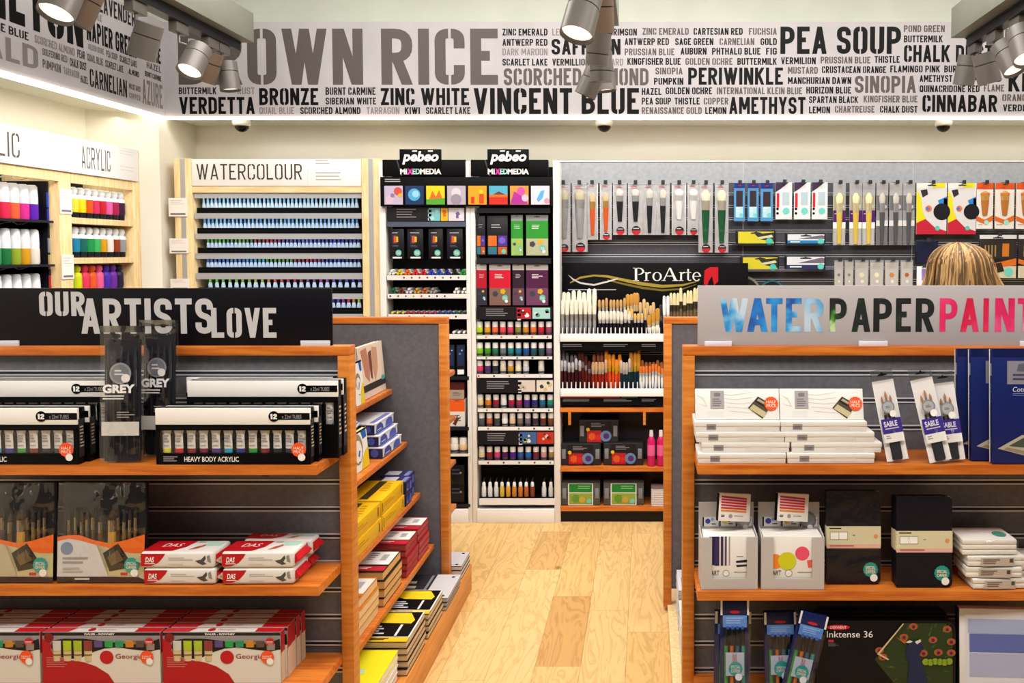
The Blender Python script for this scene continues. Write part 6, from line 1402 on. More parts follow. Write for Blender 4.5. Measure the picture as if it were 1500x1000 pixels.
def H1():
    ob = '3a3430'
    hang('brush_packet', 'long silver brush packet, first at the white edge of the slatwall', 816, 268, 836, 369, HG, plain('a4a4a6', 1), '9c9c9e', brush_=('8a8a8c', .028, .2, .9, '9c9c9c', 'b0a890'))
    hang('brush_packet', 'long silver brush packet, second from the white edge of the slatwall', 838, 268, 861, 369, HG, plain('a4a4a6', 1), '9c9c9e', brush_=('8e8e90', .028, .2, .9, '9c9c9c', 'b0a890'))
    hang('brush_packet', 'white card with an orange handled brush beside the long silver packets', 860, 268, 876, 351, HG, plain('d3d1d2'), 'd3d1d2', brush_=('c8521c', .016, .08, .82, 'b8904a', 'c8b088'))
    hang('brush_packet', 'white card with an orange handled brush beside the black handled ones', 879, 268, 896, 351, HG, plain('d3d1d2', 1), 'd3d1d2', brush_=('c8521c', .016, .14, .82, 'b8904a', 'c8b088'))
    for i, (a, b, s) in enumerate(((898, 918, 1), (920, 942, 1), (942, 961, 0), (961, 981, 0))):
        hang('brush_packet', 'packet with a black handled brush, %s after the orange brushes' % nth(i), a, 268, b, 344, HG, plain('bdbbbd', s), 'b5b3b5', brush_=('1a191e', .02 if i < 2 else .017, .26 if i < 2 else .04, .88, 'a8a8aa', 'c9c4bc'))
    for i, (a, b) in enumerate(((984, 1005), (1007, 1024))):
        hang('brush_packet', 'plain white packet with red and black sticker, %s before the green brushes' % nth(i), a, 268, b, 344, HG, plain('dcdadb', 1), 'd6d4d6', brush_=('dcdadb', .022, .3, .88, 'd0ced0', 'e0deda'))
    for i, (a, b) in enumerate(((1023, 1044), (1047, 1067))):
        hang('brush_packet', 'long packet with a dark green handled brush, %s' % ('beside the white packets', 'beside the blue packets')[i], a, 268, b, 370, HG, plain('b9b9b9', 1), 'b0b0b0', brush_=('14502f', .024, .14, .9, 'b8b0a0', 'd8d0b8'))
    def blue(m, H):
        m.rect(0, 0, 100, 46, mat('142a7a', .4), 1); m.rect(0, 46, 100, H, mat('4a86b8', .4), 1); m.disc(50, 22, 16, mat('b02a4a', .5), 2, 14, 0, 6); m.rect(20, 70, 80, H*.62, mat('2a1c24', .4), 2); m.rect(16, H*.62, 84, H*.9, mat('a8ccd8', .4), 2); m.disc(68, H*.84, 18, mat('6ac4c0', .4), 3, 16); m.lines(20, H*.66, 60, H*.78, 2, WHITE, 3, 4)
    for i, (a, b) in enumerate(((1075, 1091), (1095, 1111), (1114, 1132))): hang('pen_packet', 'bright blue pen packet, %s after the green brushes' % nth(i), a, 268, b, 324, 'blue pen packets', blue, '2a5a9c', film=False, cat='pen packet')
    def wpk(m, H):
        m.rect(0, 0, 100, H, mat('d0d6da', .4), 1); m.poly([(0, 0), (80, 0), (30, 40), (0, 60)], mat('3a2440', .4), 2); m.type('Pentel', 4, 0, 5, 1, WHITE, 1) if False else None
        m.rect(6, 66, 22, H*.68, mat('c01c2c', .4), 2); m.rect(40, 60, 84, H*.62, mat('a8bcc4', .4), 2); m.disc(64, H*.78, 22, mat('6ac4bc', .4), 3, 18, .07); m.disc(12, H*.72, 8, INK, 3, 12); m.disc(12, H*.84, 8, INK, 3, 12); m.disc(76, H*.9, 10, WHITE, 4, 12)
    for i, (a, b) in enumerate(((1136, 1160), (1163, 1187), (1189, 1212))): hang('pen_packet', 'white pen packet with plum corner and red mark, %s after the blue packets' % nth(i), a, 267, b, 321, 'white pen packets', wpk, 'd0d6da', film=False, cat='pen packet')
    def pur(m, H): m.rect(0, 0, 100, H*.2, mat('a8a8aa', .35, .2), 1); m.rect(6, H*.2, 94, H*.46, mat('9c967c', .5), 1); m.rect(0, H*.44, 100, H*.63, mat('4a1464', .4), 3); m.lines(10, H*.49, 90, H*.54, 1, WHITE, 4, 3); m.rect(0, H*.63, 100, H*.73, WHITE, 3); m.disc(72, H*.38, 18, mat('b9b9bc', .4), 4); m.rect(8, H*.73, 92, H*.98, mat('a8a8a8', .5), 1)
    for i, (a, b) in enumerate(((1220, 1238), (1244, 1262), (1263, 1281))): hang('brush_packet', 'purple banded packet with a yellow handled brush, %s from the white pen packets' % nth(i), a, 268, b, 359, HG, pur, 'a8a8a8', brush_=('c8ac4a', .018, .02, .84, 'd0c8a0', 'd8d0a8'), film=False)
    def gry(m, H): m.rect(0, 0, 100, H*.2, mat('a8a8aa', .35, .2), 1); m.rect(6, H*.2, 94, H*.98, mat('66666a', .4), 1); m.rect(0, H*.44, 100, H*.6, mat('8a8c90', .4), 3); m.rect(0, H*.6, 100, H*.69, mat('d0ced0', .4), 3); m.disc(72, H*.38, 18, mat('b9b9bc', .4), 4)
    for i, (a, b) in enumerate(((1283, 1300), (1302, 1321), (1322, 1339))): hang('brush_packet', 'grey banded packet with a dark grey brush, %s after the purple banded ones' % nth(i), a, 268, b, 359, HG, gry, '77777a', brush_=('4a4a4c', .016, .02, .84, '9c9c9e', 'b8b4ac'), film=False)
    def big(m, H):
        m.rect(0, 0, 100, H*.09, mat('d3d3ce', .4), 1); m.rect(52, 0, 94, H*.09, mat('d0c81c', .4), 2); m.rect(0, H*.09, 100, H, mat('c8c6c8', .4), 1); m.poly([(0, H*.12), (16, H*.3), (20, H*.55), (40, H*.8), (0, H*.9)], mat('d0c81c', .4), 2); m.poly([(12, H*.14), (34, H*.12), (38, H*.22), (20, H*.28)], mat('2a2428', .4), 3)
        m.poly([(70, H*.34), (100, H*.26), (100, H*.5), (78, H*.44)], mat('2a7ac0', .4), 2); m.disc(84, H*.56, 28, mat('12111a', .4), 3, 20); m.rect(90, H*.3, 100, H*.7, mat('12111a', .4), 2); m.poly([(0, H*.78), (30, H*.7), (60, H*.86), (100, H*.94), (100, H), (0, H)], mat('b01c34', .4), 4); m.disc(40, H*.5, 11, mat('d06a2c', .4), 3, 14); m.disc(37, H*.5, 6, mat('3a6ac0', .4), 4, 10); m.disc(70, H*.88, 8, mat('4ab0a4', .4), 5, 14)
    for i, (a, b) in enumerate(((1342, 1386), (1388, 1429))): hang('paint_packet', 'large yellow black and red packet, %s' % ('next to the grey brush packets', 'next to the orange edged packets')[i], a, 268, b, 343, 'large paint packets', big, 'c8c6c8', film=False, cat='paint packet')
    def ora(m, H): m.rect(0, 0, 100, H*.14, mat('c8501c', .4), 1); m.rect(0, H*.14, 100, H, mat('d6d0cb', .4), 1); m.poly([(0, H*.72), (50, H*.8), (100, H*.7), (100, H*.82), (50, H*.9), (0, H*.82)], mat('c8601c', .4), 4); m.disc(60, H*.86, 14, mat('8ccabc', .4), 5, 16); m.lines(10, H*.9, 50, H*.96, 1, GREYTXT, 5, 3)
    for i, (a, b) in enumerate(((1430, 1454), (1457, 1485), (1488, 1514))): hang('brush_packet', 'white and orange packet with a tan brush, %s after the large packets' % nth(i), a, 268, b, 335, HG, ora, 'd6d0cb', brush_=('a8682c', .024, .3, .82, 'c89a5a', 'b8783a'), film=False)
    def small(c):
        def f(m, H): m.rect(0, 0, 100, 16, mat('8a8a8c', .4), 1); m.rect(6, 18, 94, H, mat('aaa6a2', .4), 1); m.disc(50, H*.5, 20, mat(c, .5), 2, 12, .25); m.disc(54, H*.72, 14, mat('d0c8b8', .5), 3, 10, .2)
        return f
    for i, (a, b, c) in enumerate(((1222, 1235, '6a6866'), (1237, 1250, '77746f'), (1252, 1272, 'c9bfa0'), (1274, 1294, 'cfc6a8'), (1296, 1316, 'b8702c'), (1319, 1337, 'a04a1c'))): hang('brush_packet', 'small grey packet, %s from the stacked boxes in the lower row' % nth(i), a, 381, b, 424, 'small grey packets', small(c), '9a9692', film=False)
    def side(m, H): m.rect(0, 0, 100, H*.09, mat('c9c9cc', .4), 1); m.rect(4, H*.12, 96, H*.55, mat('2a2322', .4), 1); m.rect(62, H*.2, 80, H*.5, mat('b86a1c', .5), 2); [m.rect(14+k*9, H*.24, 18+k*9, H*.5, mat('8a7444', .4), 2) for k in range(4)]; m.poly([(0, H*.55), (40, H*.66), (100, H*.54), (100, H*.7), (40, H*.76), (0, H*.66)], mat('c8661c', .4), 3); m.rect(0, H*.72, 100, H, mat('c0b9a0', .4), 1); m.poly([(44, H*.66), (60, H*.64), (68, H*.84), (50, H*.88)], mat('2a2018', .4), 4); m.disc(80, H*.86, 12, mat('6ac0b4', .4), 5, 16)
    for i, (a, b) in enumerate(((1434, 1488), (1491, 1545))): hang('brush_set_packet', 'wide dark brush set packet with orange band, %s' % ('beside the bowed head', 'cut by the photo edge')[i], a, 344, b, 407, 'brush set packets', side, '1d1a1c', film=False, dy=.08)
    hang('paint_packet', 'dark navy packet hanging beside the bowed head', 1341, 352, 1374, 386, None, lambda m, H: m.rect(4, 4, 96, H-4, mat('101430', .4), 1), '0d0f22', film=False, cat='paint packet')
    hang('paint_packet', 'white packet with lilac panel in front of the dark navy one', 1343, 390, 1360, 424, None, lambda m, H: m.rect(40, 20, 96, H*.6, mat('8a7ac0', .4), 1), 'd8d6dc', film=False, cat='paint packet', dy=.09)
    # four boxes on clear ledges
    def yb(m, H): m.rect(4, 4, 96, H-4, mat('c8bc2c', .4), 1); m.poly([(46, 10), (96, 6), (96, H-8), (60, H*.6)], mat('2a2a24', .5), 2); m.poly([(50, H*.5), (90, 12), (94, 18), (60, H*.6)], mat('c8c4a0', .5), 3); m.disc(84, H-9, 9, mat('4ab8a4', .4), 4, 16)
    def wb_(m, H, c): m.rect(3, 4, 97, H-4, mat('cfd2da', .4), 1); m.poly([(30, H*.5), (90, 6), (97, 8), (97, H*.5)], mat('6a6070', .5), 2); m.rect(3, H*.62, 97, H-4, mat(c, .4), 3); m.lines(10, H*.7, 40, H*.84, 1, WHITE, 4, 4); m.disc(88, H*.72, 8, mat('5ac0b0', .4), 4, 14)
    for i, (a, y0, b, y1, fn, lb) in enumerate(((1079, 336, 1136, 358, yb, 'yellow fronted flat box on the upper clear ledge'), (1152, 340, 1209, 358, lambda m, H: wb_(m, H, '1c7ab0'), 'white and blue flat box on the upper clear ledge'),
                                              (1086, 373, 1141, 395, yb, 'yellow fronted flat box on the lower clear ledge'), (1151, 373, 1209, 396, lambda m, H: wb_(m, H, '2a2a5a'), 'white and navy flat box on the lower clear ledge'))):
        rest(pack('pen_set_box', lb, 'pen set', a, y0, b, y1, DS-.06, 'flat boxes on the clear ledges', fn, '121118', t=.05), Z(359 if i < 2 else 396.5, DS-.03)-.0005)
    for py in (359, 396.5):
        x0, x1 = X(1070, DS, py)-SWX, X(1216, DS, py)-SWX; z = Z(py, DS-.03); M().box(x0, x1, -.08, 0, z-.004, z-.0005, clear_plastic('ledge', .3, 'dfe3e8', 0, .1)).box(x0, x1, -.082, -.08, z-.004, z+.012, clear_plastic('ledge', .3)).build('clear_ledge', SW)
    for i, (px, r, c) in enumerate(((1090, 24, '8c8a78'), (1131, 18, '2a6a70'))):
        p = W(px, 428, DS-.05); t = T('round_tin', 'round %s tin just showing above the water paper paint board' % ('olive rimmed', 'teal rimmed')[i], 'tin', (p.x, DS-.05, p.z), None)
        rr = r*DS/F; M().rod((0, 0, 0), (0, .04, 0), rr, mat(c, .4, .3), n=28).build('tin_body', t); M().rod((0, -.006, 0), (0, .0, 0), rr*.86, mat('15141a', .4), n=28).build('lid', t)
        M().rod((p.x-SWX, -.009, p.z), (p.x-SWX, -.001, p.z), .01, hookm, n=8).build('peg_hook', SW)
H1()

# ---- the brush bay
def brush_bay():
    xa, xb = X(820, D, 500), X(1100, D, 500); o = T('brush_bay', 'black brush display bay with gold swoosh header and orange wood shelves below', 'display stand', (xa, D, 0)); w = xb-xa
    L = lambda px, y=500: X(px, D, y)-xa
    za, zb = pz(508), Z(385, D+.16)
    M().box(.002, w, .16, .175, za, zb, INK, .001).build('header_board', o)
    x0, x1 = X(818, D+.16, 400)-xa, X(1062, D+.16, 400)-xa
    m = M().frame((x0, .16, Z(430, D+.16)), (1, 0, 0), (0, 0, 1), x1-x0, zb-Z(430, D+.16), (818, 385, 1062, 430))
    gold = mat('a8923a', .4, .3); sw = [(835, 413), (850, 405), (870, 402), (890, 403), (915, 408), (940, 413), (970, 417), (1000, 416), (1024, 411)]
    sw2 = [(835, 415), (850, 408), (870, 404.5), (890, 406.5), (915, 412.5), (940, 418), (970, 421.5), (1000, 419), (1024, 411.6)]
    m.poly(sw+sw2[::-1], gold, 1)
    m.poly([(890, 409), (915, 414.5), (940, 419.5), (970, 423.5), (1000, 422), (1020, 416), (1020, 416.6), (1000, 424), (970, 426.5), (940, 423), (915, 417.5), (890, 411)], mat('7a6a2c', .4, .3), 2)
    m.poly([(832, 402), (840, 408), (850, 413), (870, 416), (890, 411), (905, 407), (905, 409), (890, 413.5), (870, 418.5), (850, 415.5), (839, 410)], mat('c9c6c4', .4), 3)
    m.poly([(1032, 396), (1040, 391), (1052, 391), (1052, 412), (1046, 418), (1043, 404), (1038, 412), (1036, 420), (1031, 416)], mat('b81420', .4), 2)
    m.lines(832, 423.5, 940, 426, 1, mat('b8b6b8', .5), 2, 1.3)
    # the serif name, thick and thin strokes
    ink = mat('e2e0dd', .4); s = M
    def bar(a, b, c, d_): m.rect(a, b, c, d_, ink, 4)
    def ring(cx, cy, rx, ry, tx, ty, a0=0, a1=2*PI):
        n = 18; P0 = [(cx+rx*math.cos(a0+(a1-a0)*k/n), cy-ry*math.sin(a0+(a1-a0)*k/n)) for k in range(n+1)]; P1 = [(cx+(rx-tx)*math.cos(a0+(a1-a0)*k/n), cy-(ry-ty)*math.sin(a0+(a1-a0)*k/n)) for k in range(n+1)]
        for k in range(n): m.poly([P0[k], P0[k+1], P1[k+1], P1[k]], ink, 4.1+.02*(k % 3))
    bar(930, 392, 933.4, 411); bar(927.5, 392, 936, 393); bar(927.5, 410.2, 936, 411.2); ring(935, 397.2, 8.5, 5.2, 3, .9, -PI/2, PI/2)
    bar(945.5, 398.5, 948.2, 411); bar(944, 398.3, 947, 399.2); bar(943.6, 410.3, 950.5, 411.2); ring(951.5, 402.5, 4, 4.4, 2, 1.6, PI*.3, PI*.85); ring(962.5, 404.8, 6.9, 6.6, 2.6, .9)
    m.poly([(971, 411), (980.5, 392), (981.6, 392), (973, 411)], ink, 4); m.poly([(980, 392), (982.6, 392), (992, 411), (987.6, 411)], ink, 4.3); bar(976, 403.6, 986, 404.6); bar(969, 410.3, 975, 411.2); bar(985, 410.3, 994, 411.2)
    bar(996.4, 398.5, 999, 411); bar(994.6, 410.3, 1001, 411.2); bar(994.8, 398.3, 998, 399.2); ring(1002, 402.5, 4, 4.4, 2, 1.6, PI*.3, PI*.85)
    bar(1006.8, 394, 1009.2, 409.6); bar(1004.8, 398.3, 1012.6, 399.3); ring(1010.3, 408.2, 3.2, 3, 1.8, .9, PI, PI*1.8); ring(1020.5, 404.8, 6.3, 6.5, 2.4, .9, 0, PI*1.78); bar(1015.5, 404, 1026, 404.9)
    m.build('lettering', o, smooth=False)
    def shelf(py0, py1, ca, nm, stripe=None):
        z0, z1 = pz(py1), pz(py0); M().box(L(820.6), w, -.012, -.004, z0, z1, WHITE, .001).box(L(820.6), w, -.004, .17, z1-.014, z1-.006, INNER).build('shelf', o)
        k = M().box(L(820.6), w, .0, .01, pz(py1+13.5), z0, INK); k.frame((L(820), 0, pz(py1+13.5)), (1, 0, 0), (0, 0, 1), L(972)-L(820), z0-pz(py1+13.5), (820, py1, 972, py1+13.5))
        for a, b in ((824, 868), (884, 930), (940, 968)): k.lines(a, py1+4, b, py1+9, 2, mat('77757a', .5), 1, .9)
        if stripe:
            for a, b, c in stripe: k.rect(a, py1, b, py1+2.4, mat(c, .5), 1)
        k.build('label_strip', o); return z1
    z1 = shelf(488.5, 500, 0, 'upper'); z2 = shelf(568.5, 580, 0, 'lower', [(820, 908, '9c3a24'), (910, 934, '2a6a4a')])
    for i, (z, n, x0, x1) in enumerate(((z1, 22, 824, 966), (z2, 22, 824, 966))):
        k = M()
        for j in range(n+1): x = L(x0+(x1-x0)*j/n); k.box(x-.003, x+.003, -.004, .012, z-.006, z+.035, mat('d6d4d2', .4))
        k.build('slot_grille', o)
    # lower cupboard in the same orange wood as the islands
    M().box(0, w, -.005, .232, pz(603), pz(597), WOODX).build('wood_shelf', o); M().box(0, w, -.005, .232, pz(690), pz(684.5), WOODX).build('wood_shelf', o); M().box(0, w, -.005, .232, pz(748), pz(742.5), WOODX).build('wood_shelf', o)
    M().box(0, w, .02, .23, 0, pz(748), mat('0d0b0e', .5)).build('plinth', o); M().box(0, w, .222, .232, pz(748), pz(597), mat('2a2528', .5)).build('back_panel', o)
    for px in (834, 944): M().box(L(px)-.008, L(px)+.008, -.003, .0, pz(622), pz(603), WOOD).build('bracket', o)
    pr = {}
    def mk(x, y, z, h, r, hc, fc, bc, br, lb, fat=1.2, tilt=0):
        k = (hc, fc, bc, round(h, 3), r, br)
        if k not in pr: 
            t = T('paintbrush', lb, 'paintbrush', (x, y, z), 'loose brushes in the bay', (0, tilt, 0)); fr_ = .16
            M().lathe([(r*.7, 0), (r, h*.3), (r*.85, h*(1-br-fr_))], mat(hc, .3), 8).build('handle', t)
            M().lathe([(r*.9, h*(1-br-fr_)), (r*1.05, h*(1-br))], mat(fc, .3, .5), 8).build('ferrule', t)
            M().lathe([(r*1.05, h*(1-br)), (r*fat, h*(1-br*.5)), (r*fat*.8, h*.97), (r*.3, h)], mat(bc, .75), 8).build('bristles', t); pr[k] = t
        else: dup(pr[k], (x, y, z), lb, (0, tilt, 0))
    def row(a, b, n, d, z, h, r, hc, fc, bc, br, nm, fat=1.2, jit=.02):
        for i in range(n):
            px = a+(b-a)*(i+.5)/n
            mk(X(px, d, 470), d, z-.003, h+jit*random.choice((-1, 0, 0, 1)), r, hc, fc, bc, br, '%s from white edge, %s' % (nth(i), nm), fat, random.uniform(-.012, .012))
    row(821, 874, 8, D+.03, z1, .2, .0108, '8c8c8c', 'a8a49a', 'e0dccb', .42, 'front white headed brushes on the upper brush shelf', 1.2, .006)
    row(822, 874, 7, D+.065, z1, .255, .012, '8c8c8c', 'a8a49a', 'e2decd', .4, 'tall back white headed brushes on the upper brush shelf', 1.22, .01)
    row(876, 924, 9, D+.03, z1, .135, .0095, '14131a', 'cfcbc4', 'd8d2c6', .38, 'front black handled brushes on the upper brush shelf', 1.25, .006)
    row(876, 918, 8, D+.07, z1, .2, .0075, '14131a', 'cfcbc4', 'b8905a', .26, 'back tan tipped brushes on the upper brush shelf', 1.25, .01)
    row(918, 948, 6, D+.03, z1, .15, .0085, '14131a', 'd8d4cc', 'd0a860', .3, 'front black and cream brushes on the upper brush shelf', 1.2, .03)
    row(918, 936, 4, D+.075, z1, .232, .009, '14131a', 'd8c8a0', 'c08a3c', .3, 'tall golden tipped brushes on the upper brush shelf', 1.6, .008)
    row(936, 960, 5, D+.06, z1, .185, .0085, '14131a', 'd0ccc8', 'c9a878', .3, 'pale brushes after the golden ones on the upper brush shelf', 1.3, .02)
    row(948, 966, 3, D+.03, z1, .13, .012, 'dcd6c6', 'd0c8b0', 'b8862c', .5, 'fat short brushes on the upper brush shelf', 1.3, .02)
    row(962, 974, 3, D+.07, z1, .17, .009, '2a2c3c', '9c9ca0', '3a3c50', .4, 'dark mop brushes at the end of the upper brush shelf', 1.4, .02)
    row(980, 1030, 10, D+.06, z1, .255, .011, '6a5a40', '4a4234', 'd8cca0', .3, 'cream hog brushes above the farther island divider', .9, .015)
    row(971, 981, 2, D+.03, z1, .225, .0085, 'd0d0d2', 'dcdcdc', 'e2e2e4', .5, 'white capped brushes next to the farther island divider', 1.2, .01)
    row(820, 852, 6, D+.03, z2, .165, .009, '3a1416', 'b8b6b8', 'a8a4a8', .22, 'maroon handled brushes with silver necks on the lower brush shelf', 1.05, .012)
    row(822, 852, 5, D+.07, z2, .205, .009, '3a1416', 'b8b6ba', '77737c', .22, 'back row maroon handled brushes on the lower brush shelf', 1.1, .012)
    row(846, 866, 4, D+.05, z2, .19, .009, '5a1c14', '9c9498', '4a1c1c', .3, 'dark red brushes on the lower brush shelf', 1.3, .03)
    row(866, 890, 5, D+.03, z2, .155, .009, '8a2214', 'c8b89c', 'b8906a', .3, 'brick red handled brushes on the lower brush shelf', 1.15, .015)
    row(868, 890, 4, D+.07, z2, .2, .009, '8a2214', 'c8b89c', '9c5a44', .3, 'back row brick red handled brushes on the lower brush shelf', 1.2, .01)
    row(886, 910, 5, D+.04, z2, .2, .0095, 'c8441c', 'd8b01c', 'd0801c', .35, 'orange and gold brushes on the lower brush shelf', 1.3, .03)
    row(908, 924, 4, D+.03, z2, .165, .0085, '142a34', 'b8b4b0', 'b0a090', .3, 'dark teal handled brushes on the lower brush shelf', 1.15, .012)
    row(922, 938, 3, D+.05, z2, .225, .011, '142a34', 'c8a83a', 'c88a2c', .4, 'large gold headed brushes on the lower brush shelf', 1.15, .01)
    row(936, 972, 8, D+.03, z2, .13, .0075, 'dcd8d2', 'd0ccc8', 'd06a24', .3, 'white handled orange tipped brushes on the lower brush shelf', 1.2, .012)
    row(938, 972, 6, D+.07, z2, .15, .0085, 'dcd8d2', 'b8a890', 'b86a3a', .3, 'back row white handled brushes on the lower brush shelf', 1.25, .012)
    # boxes in the cupboard
    def tackle(lb, px0, py0, px1, py1, d, green=False):
        loc, wd, h = span(px0, py0, px1, py1, d); z0 = pz(742.5) if green else pz(684.5); h = Z(py0, d)-z0
        if 'on top' in lb: h = Z(650, d)-z0; z0 += h+.002; h = Z(py0, d)-z0
        t = T('paint_case', lb, 'paint case', (loc.x, d, z0+.001), 'clear paint cases')
        M().box(-wd/2, wd/2, .004, .14, 0, h-.001, mat('26262a' if not green else '4c504c', .3), .004).build('case_body', t)
        f = M().box(-wd*.32, wd*.32, 0, .0035, .002, h*.96, mat('15131a' if not green else 'd6d6d0', .4)); f.front(wd*.64, h, (0, 0, 100, 100))
        if not green:
            f.rect(4, 8, 96, 40, mat('121019', .4), 1); f.lines(20, 12, 80, 32, 3, mat('77747a', .5), 2, 3); f.rect(4, 44, 60, 94, mat('a01c20', .4), 1); f.disc(24, 70, 16, mat('c8501c', .4), 2, 14, .2); f.disc(46, 74, 12, mat('c01c24', .4), 3, 12); f.disc(78, 68, 22, mat('5a7a9c', .4), 2, 16); f.disc(80, 68, 12, mat('4a2a6a', .4), 3, 12); f.disc(8, 40, 7, mat('d0a81c', .4), 3)
        else:
            f.rect(4, 6, 96, 42, mat('14782c', .4), 1); f.lines(40, 14, 90, 32, 2, mat('8cc08c', .5), 2, 3); f.rect(4, 46, 96, 94, mat('8a9a3c', .4), 1); f.disc(30, 70, 18, mat('5a8a2c', .4), 2, 14, .2); f.disc(56, 74, 14, mat('b89a3c', .4), 3, 14, .2); f.disc(84, 80, 10, mat('6ac0a8', .4), 4, 14)
        f.build('front_label', t)
        for sx in (-1, 1): M().box(sx*wd*.42-.012, sx*wd*.42+.012, .0, .006, h*.3, h*.75, mat('77777c', .3), .002).build('catch', t)
        M().box(-wd/2-.001, wd/2+.001, .004, .141, h*.46, h*.5, mat('2a2a2e', .4)).build('lid_seam', t)
    tackle('dark paint case with coloured label on top of the other two', 848, 615.5, 906, 650, D+.06)
    tackle('dark paint case with coloured label, lower one beside the white frame', 821, 650, 880, 684.3, D+.045)
    tackle('dark paint case with coloured label, lower one beside the pink bottles', 884, 649, 942, 684.3, D+.045)
    tackle('green labelled clear paint case beside the white frame on the bottom shelf', 822, 707, 879, 742.3, D+.03, True)
    tackle('green labelled clear paint case beside the white books on the bottom shelf', 884, 707, 943, 742.3, D+.03, True)
    for i, px in enumerate((954, 968, 982)):
        p = W(px, 684.3, D+.04); p.z = pz(684.5); h = pz(632)-p.z
        t = T('glue_bottle', 'hot pink bottle, %s from the dark paint cases' % nth(i), 'bottle', (p.x, D+.04, p.z+.001), 'pink bottles')
        M().lathe([(.022, 0), (.024, .006), (.024, h*.72), (.014, h*.82)], mat('c01c5a', .3), 14).build('bottle_body', t); M().lathe([(.011, h*.82), (.013, h*.85), (.01, h)], mat('dcd4d4', .35), 12).build('cap', t)
        k = M().lathe([(.0245, h*.3), (.0245, h*.6)], mat('d85a8c', .4), 14, cap=False); k.build('label_band', t)
    for i in range(7):
        p = W(962, 742.3, D+.02); p.z = pz(742.5)
        book(('topmost' if i == 6 else nth(i)+' from the bottom')+' white booklet stacked beside the green labelled cases', 'book', p.x+.02, D+.02, p.z+.001+.0135*i, .105, .16, .013, 'c9c2c0', 'dcd6d0', 'white booklets on the bottom shelf')
brush_bay()

